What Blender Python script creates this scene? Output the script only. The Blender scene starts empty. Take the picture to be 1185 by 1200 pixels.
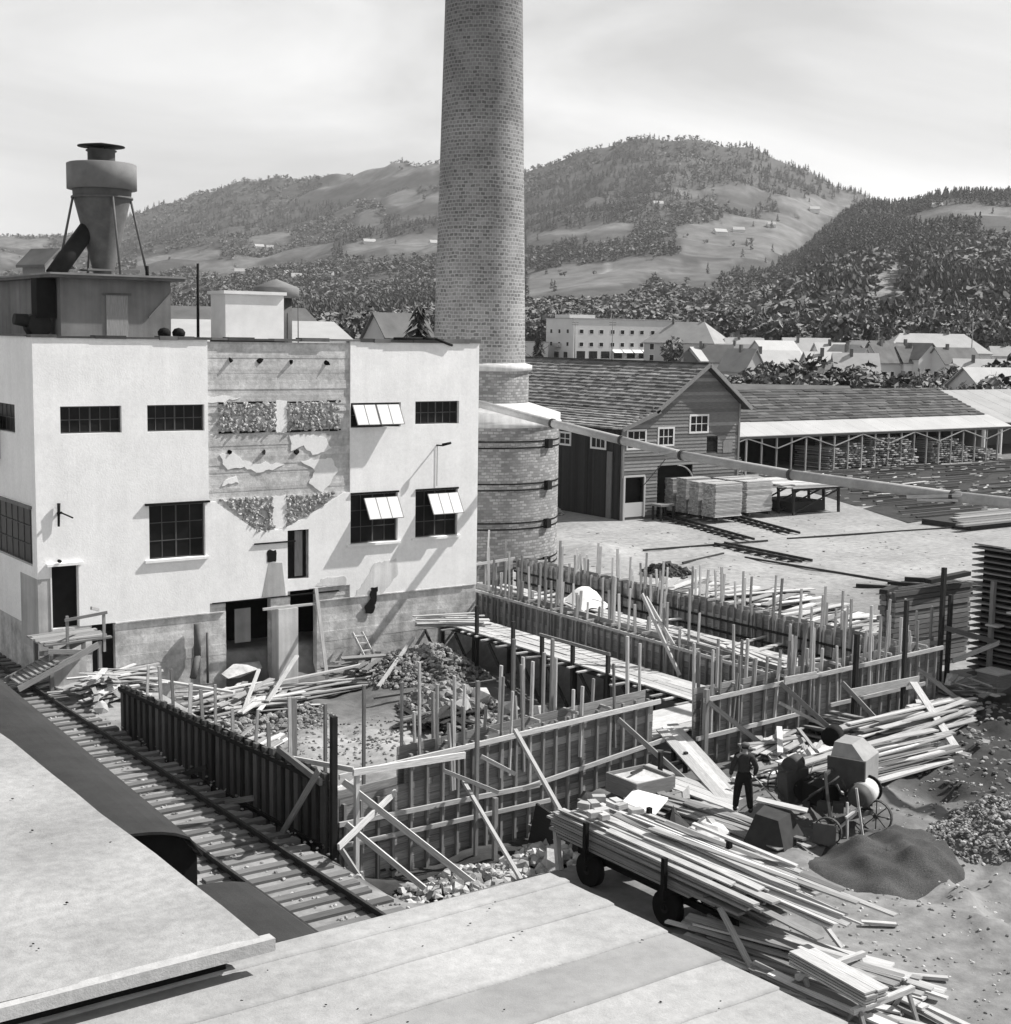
import bpy, math, random
import numpy as np
from mathutils import Vector, Matrix

rnd = random.Random(7)
SC = bpy.context.scene
COL = SC.collection
R = math.radians

# ---------------------------------------------------------------- camera
# X runs along the front of the white factory, Y away behind it, Z up; ground is z = 0
YAW, PITCH, ROLL, EYE = R(35.713), R(6.99), R(0.891), Vector((0, 0, 12.0))
fw = Vector((math.sin(YAW) * math.cos(PITCH), math.cos(YAW) * math.cos(PITCH), -math.sin(PITCH)))
rt = Vector((math.cos(YAW), -math.sin(YAW), 0))
up = rt.cross(fw)
r2 = rt * math.cos(ROLL) + up * math.sin(ROLL)
u2 = -rt * math.sin(ROLL) + up * math.cos(ROLL)
cam_d = bpy.data.cameras.new('camera')
cam = bpy.data.objects.new('camera', cam_d)
COL.objects.link(cam)
cam.matrix_world = Matrix(((r2.x, u2.x, -fw.x, EYE.x), (r2.y, u2.y, -fw.y, EYE.y),
                           (r2.z, u2.z, -fw.z, EYE.z), (0, 0, 0, 1)))
cam_d.sensor_fit = 'VERTICAL'
cam_d.sensor_height = 36.0
cam_d.lens = 36.0 * 1675.5 / 1200.0
cam_d.clip_start = 0.1
cam_d.clip_end = 12000
SC.camera = cam

# ---------------------------------------------------------------- light
SUN_AZ, SUN_EL = 105.0, 45.3            # clockwise from +Y
SKY_STRENGTH, SUN_STRENGTH, EXPOSURE = 0.075, 5.0, 0.58
SC.view_settings.view_transform = 'Standard'
SC.view_settings.look = 'None'
SC.view_settings.gamma = 1.0
SC.view_settings.use_curve_mapping = False
SC.view_settings.exposure = EXPOSURE
SC.cycles.max_bounces = 6
SC.cycles.diffuse_bounces = 3
SC.cycles.use_denoising = True

world = bpy.data.worlds.new('World')
SC.world = world
world.use_nodes = True
nt = world.node_tree
nt.nodes.clear()


def N(tree, kind, **kw):
    n = tree.nodes.new(kind)
    for k, v in kw.items():
        setattr(n, k, v)
    return n


def L(tree, a, b):
    tree.links.new(a, b)


def math_node(tree, op, a, b=None, clamp=False):
    n = N(tree, 'ShaderNodeMath', operation=op, use_clamp=clamp)
    for i, v in enumerate((a, b)):
        if v is None:
            continue
        if isinstance(v, (int, float)):
            n.inputs[i].default_value = v
        else:
            L(tree, v, n.inputs[i])
    return n.outputs[0]


sky = N(nt, 'ShaderNodeTexSky', sky_type='NISHITA')
sky.sun_disc = False
sky.sun_elevation = R(SUN_EL)
sky.sun_rotation = R(SUN_AZ)
sky.altitude = 150
sky.dust_density = 2.0
bw = N(nt, 'ShaderNodeRGBToBW')
L(nt, sky.outputs[0], bw.inputs[0])
tc = N(nt, 'ShaderNodeTexCoord')
mp = N(nt, 'ShaderNodeMapping')
mp.inputs['Scale'].default_value = (1.0, 1.0, 3.2)
mp.inputs['Rotation'].default_value = (0.0, 0.12, 0.4)
L(nt, tc.outputs['Generated'], mp.inputs[0])
cl = N(nt, 'ShaderNodeTexNoise')
cl.inputs['Scale'].default_value = 2.6
cl.inputs['Detail'].default_value = 7
cl.inputs['Roughness'].default_value = 0.52
cl.inputs['Distortion'].default_value = 0.5
L(nt, mp.outputs[0], cl.inputs['Vector'])
rg = N(nt, 'ShaderNodeMapRange')
rg.inputs['From Min'].default_value = 0.36
rg.inputs['From Max'].default_value = 0.62
L(nt, cl.outputs[0], rg.inputs[0])
# thin high cloud over a pale sky: bright veil with greyer breaks
cloud = math_node(nt, 'ADD', math_node(nt, 'MULTIPLY', rg.outputs[0], 2.7), 4.1)
sep = N(nt, 'ShaderNodeSeparateXYZ')
L(nt, tc.outputs['Generated'], sep.inputs[0])
el_ = N(nt, 'ShaderNodeMapRange')
el_.inputs['From Min'].default_value = 0.0
el_.inputs['From Max'].default_value = 0.9
el_.inputs['To Min'].default_value = 1.72
el_.inputs['To Max'].default_value = 0.45
L(nt, sep.outputs[2], el_.inputs[0])        # the hazy veil thins towards the zenith
cloud = math_node(nt, 'MULTIPLY', cloud, el_.outputs[0])
mixed = N(nt, 'ShaderNodeMix', data_type='FLOAT')
mixed.inputs[0].default_value = 0.82
L(nt, bw.outputs[0], mixed.inputs[2])
L(nt, cloud, mixed.inputs[3])
bg = N(nt, 'ShaderNodeBackground')
bg.inputs['Strength'].default_value = SKY_STRENGTH
L(nt, mixed.outputs[0], bg.inputs[0])
wo = N(nt, 'ShaderNodeOutputWorld')
L(nt, bg.outputs[0], wo.inputs[0])

sun_d = bpy.data.lights.new('sun', 'SUN')
sun_d.energy = SUN_STRENGTH
sun_d.angle = R(0.6)
sun_d.color = (1.0, 0.985, 0.965)
sun = bpy.data.objects.new('sun', sun_d)
COL.objects.link(sun)
sdir = Vector((math.sin(R(SUN_AZ)) * math.cos(R(SUN_EL)), math.cos(R(SUN_AZ)) * math.cos(R(SUN_EL)), math.sin(R(SUN_EL))))
sun.rotation_euler = sdir.to_track_quat('Z', 'Y').to_euler()
sun.location = (60, -20, 60)

# ---------------------------------------------------------------- materials (a grey film: every colour is a grey)
MATS = {}


def M(name, v, amp=0.25, sc=2.0, rough=0.9, bump=0.0, bsc=25.0, wood=False, orand=0.0, spec=0.25,
      streak=0.0, metal=0.0, amp2=0.0, sc2=20.0, bdist=0.02):
    m = bpy.data.materials.new(name)
    m.use_nodes = True
    t = m.node_tree
    b = t.nodes['Principled BSDF']
    b.inputs['Roughness'].default_value = rough
    b.inputs['Specular IOR Level'].default_value = spec
    b.inputs['Metallic'].default_value = metal
    if wood:
        co = N(t, 'ShaderNodeTexCoord').outputs['UV']
        s = (1.2, 22.0, 1.0)
    else:
        co = N(t, 'ShaderNodeNewGeometry').outputs['Position']
        s = (1, 1, 1)
    mpn = N(t, 'ShaderNodeMapping')
    mpn.inputs['Scale'].default_value = s
    L(t, co, mpn.inputs[0])

    def noise(scale, det=5, vec=mpn.outputs[0]):
        n = N(t, 'ShaderNodeTexNoise')
        n.inputs['Scale'].default_value = scale
        n.inputs['Detail'].default_value = det
        n.inputs['Roughness'].default_value = 0.6
        L(t, vec, n.inputs['Vector'])
        return n.outputs[0]

    def swing(n, a):
        r = N(t, 'ShaderNodeMapRange')
        r.inputs['From Min'].default_value = 0.28
        r.inputs['From Max'].default_value = 0.72
        r.inputs['To Min'].default_value = 1 - a
        r.inputs['To Max'].default_value = 1 + a
        L(t, n, r.inputs[0])
        return r.outputs[0]
    val = swing(noise(sc), amp)
    if amp2:
        val = math_node(t, 'MULTIPLY', val, swing(noise(sc2, 3), amp2))
    if streak:
        ms = N(t, 'ShaderNodeMapping')
        ms.inputs['Scale'].default_value = (3.0, 3.0, 0.16)
        L(t, co, ms.inputs[0])
        val = math_node(t, 'MULTIPLY', val, swing(noise(1.0, 4, ms.outputs[0]), streak))
    at = N(t, 'ShaderNodeAttribute', attribute_name='tone')
    val = math_node(t, 'MULTIPLY', val, at.outputs['Fac'])
    if orand:
        oi = N(t, 'ShaderNodeObjectInfo')
        r = N(t, 'ShaderNodeMapRange')
        r.inputs['To Min'].default_value = 1 - orand
        r.inputs['To Max'].default_value = 1 + orand
        L(t, oi.outputs['Random'], r.inputs[0])
        val = math_node(t, 'MULTIPLY', val, r.outputs[0])
    val = math_node(t, 'MULTIPLY', val, v)
    L(t, val, b.inputs['Base Color'])
    if bump:
        bn = N(t, 'ShaderNodeBump')
        bn.inputs['Strength'].default_value = bump
        bn.inputs['Distance'].default_value = bdist
        L(t, noise(bsc), bn.inputs['Height'])
        L(t, bn.outputs[0], b.inputs['Normal'])
    MATS[name] = m
    return m


def brick_mat(name, v, mortar, bw_, bh, bumpd=0.02, contrast=0.5, msize=0.014):
    m = bpy.data.materials.new(name)
    m.use_nodes = True
    t = m.node_tree
    b = t.nodes['Principled BSDF']
    b.inputs['Roughness'].default_value = 0.92
    b.inputs['Specular IOR Level'].default_value = 0.2
    uv = N(t, 'ShaderNodeTexCoord').outputs['UV']
    bt = N(t, 'ShaderNodeTexBrick')
    bt.inputs['Scale'].default_value = 1.0
    bt.inputs['Brick Width'].default_value = bw_
    bt.inputs['Row Height'].default_value = bh
    bt.inputs['Mortar Size'].default_value = msize
    bt.inputs['Mortar Smooth'].default_value = 0.2
    lo, hi = v * (1 - contrast), v * (1 + contrast)
    bt.inputs['Color1'].default_value = (lo, lo, lo, 1)
    bt.inputs['Color2'].default_value = (hi, hi, hi, 1)
    bt.inputs['Mortar'].default_value = (mortar, mortar, mortar, 1)
    wob = N(t, 'ShaderNodeTexNoise')
    wob.inputs['Scale'].default_value = 2.2
    wob.inputs['Detail'].default_value = 4
    L(t, uv, wob.inputs['Vector'])
    wsub = N(t, 'ShaderNodeVectorMath', operation='SUBTRACT')
    wsub.inputs[1].default_value = (.5, .5, .5)
    L(t, wob.outputs[1], wsub.inputs[0])
    wsc = N(t, 'ShaderNodeVectorMath', operation='SCALE')
    wsc.inputs[3].default_value = 0.16            # courses wander a little
    L(t, wsub.outputs[0], wsc.inputs[0])
    wadd = N(t, 'ShaderNodeVectorMath', operation='ADD')
    L(t, uv, wadd.inputs[0])
    L(t, wsc.outputs[0], wadd.inputs[1])
    L(t, wadd.outputs[0], bt.inputs[0])
    nz = N(t, 'ShaderNodeTexNoise')
    nz.inputs['Scale'].default_value = 0.55
    nz.inputs['Detail'].default_value = 5
    L(t, N(t, 'ShaderNodeNewGeometry').outputs['Position'], nz.inputs['Vector'])
    r = N(t, 'ShaderNodeMapRange')
    r.inputs['From Min'].default_value = 0.3
    r.inputs['From Max'].default_value = 0.7
    r.inputs['To Min'].default_value = 0.8
    r.inputs['To Max'].default_value = 1.16
    L(t, nz.outputs[0], r.inputs[0])
    mu = math_node(t, 'MULTIPLY', bt.outputs[0], r.outputs[0])
    at = N(t, 'ShaderNodeAttribute', attribute_name='tone')
    mu = math_node(t, 'MULTIPLY', mu, at.outputs['Fac'])
    L(t, mu, b.inputs['Base Color'])
    bn = N(t, 'ShaderNodeBump')
    bn.inputs['Strength'].default_value = 0.7
    bn.inputs['Distance'].default_value = bumpd
    inv = math_node(t, 'SUBTRACT', 1.0, bt.outputs[1])
    L(t, inv, bn.inputs['Height'])
    L(t, bn.outputs[0], b.inputs['Normal'])
    MATS[name] = m
    return m


M('plaster', 0.85, amp=0.07, sc=0.7, bump=0.3, bsc=14, streak=0.04, amp2=0.05, sc2=9)
M('plaster_grey', 0.5, amp=0.22, sc=0.9, bump=0.3, bsc=12, streak=0.2)
M('concrete', 0.47, amp=0.42, sc=1.3, bump=0.5, bsc=14, amp2=0.15, sc2=7, streak=0.15)
M('board_concrete', 0.5, amp=0.2, sc=0.9, bump=0.5, bsc=18, amp2=0.22, sc2=6)
M('rubble', 0.34, amp=0.3, sc=6, bump=0.6, bsc=20)
M('ground', 0.26, amp=0.22, sc=0.22, bump=0.7, bsc=6, amp2=0.26, sc2=2.4, bdist=0.03)
M('far_ground', 0.095, amp=0.4, sc=0.008, amp2=0.4, sc2=0.05)
M('dark_earth', 0.03, amp=0.4, sc=0.7, bump=0.8, bsc=8, amp2=0.3, sc2=4)
M('sand', 0.055, amp=0.4, sc=1.5, bump=0.8, bsc=28, amp2=0.45, sc2=34)
M('pit_rubble', 0.2, amp=0.35, sc=5, bump=0.6, bsc=20)
M('stone', 0.40, amp=0.25, sc=5, bump=0.5, bsc=25, orand=0.2)
M('roof_felt', 0.35, amp=0.2, sc=0.5, bump=0.3, bsc=40, amp2=0.14, sc2=9)
M('roof_felt_slab', 0.33, amp=0.24, sc=0.6, bump=0.35, bsc=40, amp2=0.16, sc2=9)
M('roof_felt_dark', 0.27, amp=0.24, sc=0.8, bump=0.2, bsc=60, amp2=0.08, sc2=9)
M('wagon_felt', 0.034, amp=0.25, sc=1.2, bump=0.2, bsc=50, amp2=0.2, sc2=40)
M('tar', 0.02, amp=0.3, sc=3)
M('new_wood', 0.43, amp=0.38, sc=2.0, wood=True, orand=0.14)
M('old_wood', 0.22, amp=0.35, sc=2.0, wood=True, orand=0.25)
M('form_wood', 0.22, amp=0.42, sc=1.8, wood=True, orand=0.28)
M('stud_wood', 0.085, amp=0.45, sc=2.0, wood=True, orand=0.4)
M('dark_wood', 0.034, amp=0.4, sc=2.0, wood=True, orand=0.25)  # dark timber, lowered further to deepen the shade on sunless sides
M('barn_wood', 0.17, amp=0.35, sc=2.0, wood=True, orand=0.22)
M('sleeper', 0.15, amp=0.35, sc=2.0, wood=True, orand=0.18)
M('shingle', 0.2, amp=0.4, sc=2.0, wood=True, orand=0.2)
M('shed_shingle', 0.075, amp=0.45, sc=2.0, wood=True, orand=0.25)
M('white_paint', 0.75, amp=0.08, sc=2, rough=0.6)
M('pale_roof', 0.38, amp=0.10, sc=0.5, rough=0.6)
M('grey_roof', 0.30, amp=0.15, sc=0.4)
M('dark_roof', 0.12, amp=0.25, sc=0.5)
M('house_pale', 0.62, amp=0.07, sc=0.3)
M('house_grey', 0.46, amp=0.1, sc=0.3)
M('window_bar', 0.075, amp=0.3, sc=2, rough=0.6)
M('steel', 0.10, amp=0.3, sc=2, rough=0.75, spec=0.25)
M('steel_light', 0.17, amp=0.25, sc=1.2, rough=0.75, spec=0.25)
M('rail_steel', 0.035, amp=0.4, sc=4, rough=0.7)
M('black', 0.012, amp=0.3, sc=3, rough=0.8, spec=0.1)
M('black_paint', 0.02, amp=0.3, sc=3, rough=0.7, spec=0.15)
M('glass', 0.012, amp=0.5, sc=1.5, rough=0.3, spec=0.12)
M('sash_glass', 0.62, amp=0.06, sc=3, rough=0.25, spec=0.5)  # pale base stands in for sky mirrored in the tilted panes
M('pipe_metal', 0.36, amp=0.2, sc=1.4, rough=0.6, spec=0.35, amp2=0.1, sc2=9)
M('tarp_dark', 0.035, amp=0.3, sc=4, rough=0.8)
M('cloth_dark', 0.02, amp=0.3, sc=8, rough=0.95, spec=0.1)
M('shirt', 0.026, amp=0.3, sc=8, rough=0.95, spec=0.1)
M('skin', 0.28, amp=0.1, sc=8, rough=0.7)
M('lichen', 0.2, amp=0.3, sc=3)
M('conifer', 0.08, amp=0.3, sc=0.05, rough=1.0, spec=0.0)
M('foliage', 0.19, amp=0.35, sc=0.05, rough=1.0, spec=0.0)
M('pale_foliage', 0.22, amp=0.3, sc=0.4, rough=1.0, spec=0.0)
M('bark', 0.06, amp=0.3, sc=3)
M('mixer_paint', 0.055, amp=0.25, sc=4, rough=0.7)
M('mixer_drum', 0.5, amp=0.2, sc=3, rough=0.6)
M('mixer_grey', 0.26, amp=0.2, sc=3, rough=0.7)
brick_mat('stack_brick', 0.19, 0.32, 0.28, 0.19, 0.04, 0.35, 0.03)
brick_mat('drum_brick', 0.27, 0.2, 0.30, 0.15, 0.04, 0.35, 0.02)

for nm in ('conifer', 'foliage', 'pale_foliage'):
    t = MATS[nm].node_tree
    b = t.nodes['Principled BSDF']
    g = N(t, 'ShaderNodeNewGeometry')
    s1 = N(t, 'ShaderNodeVectorMath', operation='SCALE')
    s1.inputs[3].default_value = 0.32
    L(t, g.outputs['Normal'], s1.inputs[0])
    s2 = N(t, 'ShaderNodeVectorMath', operation='ADD')
    s2.inputs[1].default_value = (0, 0, 0.7)      # leaves scatter light: soften each facet towards the crown's top
    L(t, s1.outputs[0], s2.inputs[0])
    s3 = N(t, 'ShaderNodeVectorMath', operation='NORMALIZE')
    L(t, s2.outputs[0], s3.inputs[0])
    L(t, s3.outputs[0], b.inputs['Normal'])

# ---------------------------------------------------------------- mesh builder
ORG = {}


class MB:
    def __init__(self):
        self.V, self.F, self.T, self.U, self.S = [], [], [], [], []

    def face(self, idx, tone=1.0, uv=None, smooth=False):
        self.F.append(tuple(idx))
        self.T.append(tone)
        self.U.append(uv or [(0.0, 0.0)] * len(idx))
        self.S.append(smooth)

    def hexa(self, P, tone=1.0):
        """eight corners: bottom loop 0-3, top loop 4-7"""
        b = len(self.V)
        P = [Vector(p) for p in P]
        self.V += P
        ax = [P[1] - P[0], P[3] - P[0], P[4] - P[0]]
        ln = [a.length for a in ax]
        k = max(range(3), key=lambda i: ln[i])
        d = ax[k].normalized() if ln[k] > 0 else Vector((1, 0, 0))
        ox, oy = rnd.random() * 50, rnd.random() * 50
        for f in ((0, 3, 2, 1), (4, 5, 6, 7), (0, 1, 5, 4), (1, 2, 6, 5), (2, 3, 7, 6), (3, 0, 4, 7)):
            n = (P[f[1]] - P[f[0]]).cross(P[f[3]] - P[f[0]])
            e = n.cross(d)
            e = e.normalized() if e.length > 1e-9 else Vector((0, 0, 1))
            dd = d if e.length and n.length and abs(n.normalized().dot(d)) < 0.9 else ax[(k + 1) % 3].normalized()
            if abs(n.normalized().dot(d)) >= 0.9 if n.length else False:
                e = ax[(k + 2) % 3].normalized()
            uv = [((P[i] - P[0]).dot(dd) + ox, (P[i] - P[0]).dot(e) + oy) for i in f]
            self.face([b + i for i in f], tone, uv)
        return self

    def box(self, x0, x1, y0, y1, z0, z1, tone=1.0):
        self.hexa([(x0, y0, z0), (x1, y0, z0), (x1, y1, z0), (x0, y1, z0),
                   (x0, y0, z1), (x1, y0, z1), (x1, y1, z1), (x0, y1, z1)], tone)
        return self

    def cbox(self, c, s, rz=0.0, tone=1.0, tilt=None):
        c = Vector(c)
        m = Matrix.Rotation(rz, 3, 'Z')
        if tilt:
            m = m @ Matrix.Rotation(tilt[1], 3, tilt[0])
        h = [x / 2 for x in s]
        q = [(-1, -1, -1), (1, -1, -1), (1, 1, -1), (-1, 1, -1), (-1, -1, 1), (1, -1, 1), (1, 1, 1), (-1, 1, 1)]
        self.hexa([c + m @ Vector((a * h[0], b * h[1], d * h[2])) for a, b, d in q], tone)
        return self

    def beam(self, p0, p1, w, h, tone=1.0, upv=(0, 0, 1)):
        p0, p1 = Vector(p0), Vector(p1)
        d = p1 - p0
        if d.length < 1e-6:
            return self
        d.normalize()
        upv = Vector(upv)
        s = d.cross(upv)
        if s.length < 0.05:
            s = d.cross(Vector((0, 1, 0)))
        s.normalize()
        t = s.cross(d)
        s, t = s * w / 2, t * h / 2
        self.hexa([p0 - s - t, p1 - s - t, p1 + s - t, p0 + s - t, p0 - s + t, p1 - s + t, p1 + s + t, p0 + s + t], tone)
        return self

    def bent(self, p0, p1, w, h, sag, side, tone=1.0):
        """a warped board: one piece bowed by sag downwards and side sideways"""
        p0, p1 = Vector(p0), Vector(p1)
        d = (p1 - p0).normalized()
        s = d.cross(Vector((0, 0, 1)))
        if s.length < .05:
            return self.beam(p0, p1, w, h, tone)
        s.normalize()
        t = s.cross(d)
        b = len(self.V)
        ln = (p1 - p0).length
        o = rnd.random() * 40
        for q in (0, .33, .67, 1):
            k = 4 * q * (1 - q)
            c = p0 + (p1 - p0) * q - Vector((0, 0, sag * k)) + s * side * k
            self.V += [c - s * w / 2 - t * h / 2, c + s * w / 2 - t * h / 2, c + s * w / 2 + t * h / 2, c - s * w / 2 + t * h / 2]
        for i in range(3):
            for j in range(4):
                e = b + i * 4
                jj = (j + 1) % 4
                u0, u1 = o + ln * i / 3, o + ln * (i + 1) / 3
                v0, v1 = o + j * .1, o + j * .1 + (w if j % 2 == 0 else h)
                self.face((e + j, e + jj, e + 4 + jj, e + 4 + j), tone, [(u0, v0), (u0, v1), (u1, v1), (u1, v0)])
        self.face((b + 3, b + 2, b + 1, b), tone)
        self.face((b + 12, b + 13, b + 14, b + 15), tone)
        return self

    def tube(self, p0, p1, r0, r1=None, n=10, tone=1.0, cap=True, smooth=True):
        p0, p1 = Vector(p0), Vector(p1)
        r1 = r0 if r1 is None else r1
        d = (p1 - p0)
        ln = d.length
        d.normalize()
        a = d.cross(Vector((0, 0, 1)))
        if a.length < 0.05:
            a = Vector((1, 0, 0))
        a.normalize()
        c = a.cross(d)
        b = len(self.V)
        for p, r in ((p0, r0), (p1, r1)):
            for i in range(n):
                t = 2 * math.pi * i / n
                self.V.append(p + (a * math.cos(t) + c * math.sin(t)) * r)
        for i in range(n):
            j = (i + 1) % n
            u0, u1 = i / n * 6.283 * r0, (i + 1) / n * 6.283 * r0
            self.face((b + j, b + i, b + n + i, b + n + j), tone, [(0, u1), (0, u0), (ln, u0), (ln, u1)], smooth)
        if cap:
            self.face([b + i for i in range(n)], tone)
            self.face([b + n + i for i in range(n - 1, -1, -1)], tone)
        return self

    def lathe(self, c, prof, n=32, tone=1.0, smooth=True, ur=None):
        """prof: (radius, z) from bottom to top; UV in metres round the wall"""
        c = Vector(c)
        b = len(self.V)
        for r, z in prof:
            for i in range(n + 1):
                t = 2 * math.pi * i / n
                self.V.append(c + Vector((r * math.cos(t), r * math.sin(t), z)))
        ur = ur or max(r for r, z in prof)
        m = n + 1
        for k in range(len(prof) - 1):
            for i in range(n):
                u0, u1 = 6.2832 * ur * i / n, 6.2832 * ur * (i + 1) / n
                z0, z1 = prof[k][1], prof[k + 1][1]
                if abs(z1 - z0) < 1e-6:
                    z1 = z0 + abs(prof[k + 1][0] - prof[k][0])
                self.face((b + k * m + i, b + k * m + i + 1, b + (k + 1) * m + i + 1, b + (k + 1) * m + i), tone,
                          [(u0, z0), (u1, z0), (u1, z1), (u0, z1)], smooth)
        return self

    def prism(self, pts, off, tone=1.0):
        """a flat outline pushed along off"""
        b = len(self.V)
        n = len(pts)
        off = Vector(off)
        pts = [Vector(p) for p in pts]
        nrm = Vector((0, 0, 0))
        for i in range(n):
            nrm += pts[i].cross(pts[(i + 1) % n])
        if nrm.dot(off) > 0:
            pts = pts[::-1]
        self.V += pts + [p + off for p in pts]
        ax = (pts[1] - pts[0]).normalized()
        bx = nrm.normalized().cross(ax)
        uv = [((p - pts[0]).dot(ax), (p - pts[0]).dot(bx)) for p in pts]
        self.face(range(b, b + n), tone, uv)
        self.face(range(b + 2 * n - 1, b + n - 1, -1), tone, uv[::-1])
        for i in range(n):
            j = (i + 1) % n
            l = (pts[j] - pts[i]).length
            self.face((b + j, b + i, b + n + i, b + n + j), tone, [(l, 0), (0, 0), (0, off.length), (l, off.length)])
        return self

    def rock(self, c, s, tone=1.0, rg=rnd, var=.8):
        """lumpy stone of 20 triangles; s = half sizes"""
        g = (1 + 5 ** .5) / 2
        P = [(-1, g, 0), (1, g, 0), (-1, -g, 0), (1, -g, 0), (0, -1, g), (0, 1, g), (0, -1, -g), (0, 1, -g),
             (g, 0, -1), (g, 0, 1), (-g, 0, -1), (-g, 0, 1)]
        FF = [(0, 11, 5), (0, 5, 1), (0, 1, 7), (0, 7, 10), (0, 10, 11), (1, 5, 9), (5, 11, 4), (11, 10, 2), (10, 7, 6),
              (7, 1, 8), (3, 9, 4), (3, 4, 2), (3, 2, 6), (3, 6, 8), (3, 8, 9), (4, 9, 5), (2, 4, 11), (6, 2, 10),
              (8, 6, 7), (9, 8, 1)]
        b = len(self.V)
        ra = rg.random() * 6.28
        ca, sa = math.cos(ra), math.sin(ra)
        for p in P:
            k = (0.95 + (rg.random() - .5) * var) / 1.9
            x, y, z = p[0] * k * s[0], p[1] * k * s[1], p[2] * k * s[2]
            self.V.append(Vector((c[0] + x * ca - y * sa, c[1] + x * sa + y * ca, c[2] + z)))
        for f in FF:
            self.face([b + i for i in f], tone)
        return self

    def grid(self, rows, tone=1.0, smooth=True):
        """rows of points -> sheet"""
        b = len(self.V)
        n = len(rows[0])
        for r in rows:
            self.V += [Vector(p) for p in r]
        for i in range(len(rows) - 1):
            for j in range(n - 1):
                self.face((b + i * n + j, b + i * n + j + 1, b + (i + 1) * n + j + 1, b + (i + 1) * n + j), tone,
                          [(i, j * .3), (i, j * .3 + .3), (i + 1, j * .3 + .3), (i + 1, j * .3)], smooth)
        return self

    def mesh(self, name, mat, origin=(0, 0, 0)):
        me = bpy.data.meshes.new(name)
        o = Vector(origin)
        me.from_pydata([v - o for v in self.V], [], self.F)
        uv = me.uv_layers.new(name='uv')
        flat = [c for f in self.U for p in f for c in p]
        uv.data.foreach_set('uv', flat)
        at = me.attributes.new('tone', 'FLOAT', 'FACE')
        at.data.foreach_set('value', self.T)
        me.polygons.foreach_set('use_smooth', self.S)
        me.materials.append(MATS[mat] if isinstance(mat, str) else mat)
        me.update()
        return me


def tag(o, label=None, cat=None, group=None, kind=None):
    if label:
        o['label'] = label
    if cat:
        o['category'] = cat
    if group:
        o['group'] = group
    if kind:
        o['kind'] = kind
    return o


def thing(name, label, cat, loc=(0, 0, 0), group=None, rz=0.0):
    o = bpy.data.objects.new(name, None)
    o.empty_display_size = 0.3
    COL.objects.link(o)
    o.location = loc
    o.rotation_euler = (0, 0, rz)
    # parts of an unturned thing are given in world coordinates, of a turned one in its own
    ORG[o.name] = Vector(loc) if rz == 0 else Vector((0, 0, 0))
    return tag(o, label, cat, group)


def part(mb, name, mat, parent, label=None, kind=None, base=None):
    """one mesh part of a thing (or of a part); world coordinates in, local out"""
    po = ORG.get(parent.name, Vector((0, 0, 0)))
    me = mb.mesh(name, mat, po) if base is None else mb.mesh(name, mat, base)
    o = bpy.data.objects.new(name, me)
    COL.objects.link(o)
    o.parent = parent
    ORG[o.name] = po
    if base is not None:
        o.location = Vector(base) - po
        ORG[o.name] = Vector(base)
    return tag(o, label, None, None, kind)


def solo(mb, name, mat, label=None, cat=None, loc=(0, 0, 0), group=None, kind=None):
    """a thing that is one mesh"""
    o = bpy.data.objects.new(name, mb.mesh(name, mat, loc))
    o.location = loc
    COL.objects.link(o)
    ORG[o.name] = Vector(loc)
    return tag(o, label, cat, group, kind)


def copy_tree(o, parent=None):
    c = o.copy()
    COL.objects.link(c)
    if parent:
        c.parent = parent
    ORG[c.name] = ORG.get(o.name, Vector((0, 0, 0)))
    for ch in o.children:
        copy_tree(ch, c)
    return c


def jit(a):
    return (rnd.random() * 2 - 1) * a


def tn(a=0.25):
    return 1 + jit(a)


def holes_wall(mb, u0, u1, v0, v1, holes, place, tone=1.0):
    """solid wall panel with rectangular openings; place(ua, ub, va, vb) adds one block"""
    us = sorted({u0, u1} | {h[k] for h in holes for k in (0, 1) if u0 < h[k] < u1})
    vs = sorted({v0, v1} | {h[k] for h in holes for k in (2, 3) if v0 < h[k] < v1})
    for i in range(len(us) - 1):
        run = None
        for j in range(len(vs) - 1):
            cu, cv = (us[i] + us[i + 1]) / 2, (vs[j] + vs[j + 1]) / 2
            solid = not any(h[0] < cu < h[1] and h[2] < cv < h[3] for h in holes)
            if solid:
                run = [vs[j], vs[j + 1]] if run is None else [run[0], vs[j + 1]]
            if run and (not solid or j == len(vs) - 2):
                place(us[i], us[i + 1], run[0], run[1])
                run = None
    return mb

# ---------------------------------------------------------------- terrain

SKY_A = [(10.59, 0.054), (14.58, 0.0595), (16.36, 0.0602), (18.18, 0.0608), (19.73, 0.0639), (21.31, 0.0772), (23.06, 0.0883), (24.84, 0.0978), (26.46, 0.1016), (27.51, 0.1027), (28.43, 0.1072), (30.08, 0.112), (31.41, 0.1137), (33.08, 0.1143), (35.09, 0.1115), (36.32, 0.113), (37.42, 0.1207), (39.08, 0.1278), (40.4, 0.1319), (41.39, 0.1334), (43.37, 0.1328), (45.01, 0.129), (46.16, 0.1216), (46.98, 0.1131), (48.45, 0.1006), (49.26, 0.0949), (50.87, 0.0824), (54.75, 0.0654), (58.14, 0.0623)]
SKY_B = [(39.27, -0.0181), (41.95, -0.0038), (43.57, 0.0239), (44.87, 0.0386), (45.83, 0.0491), (46.95, 0.0577), (47.73, 0.0708), (48.66, 0.0832), (49.28, 0.0887), (49.9, 0.0915), (51.0, 0.0913), (52.08, 0.0939), (53.3, 0.0947), (54.66, 0.0954), (58.03, 0.0953)]

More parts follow.
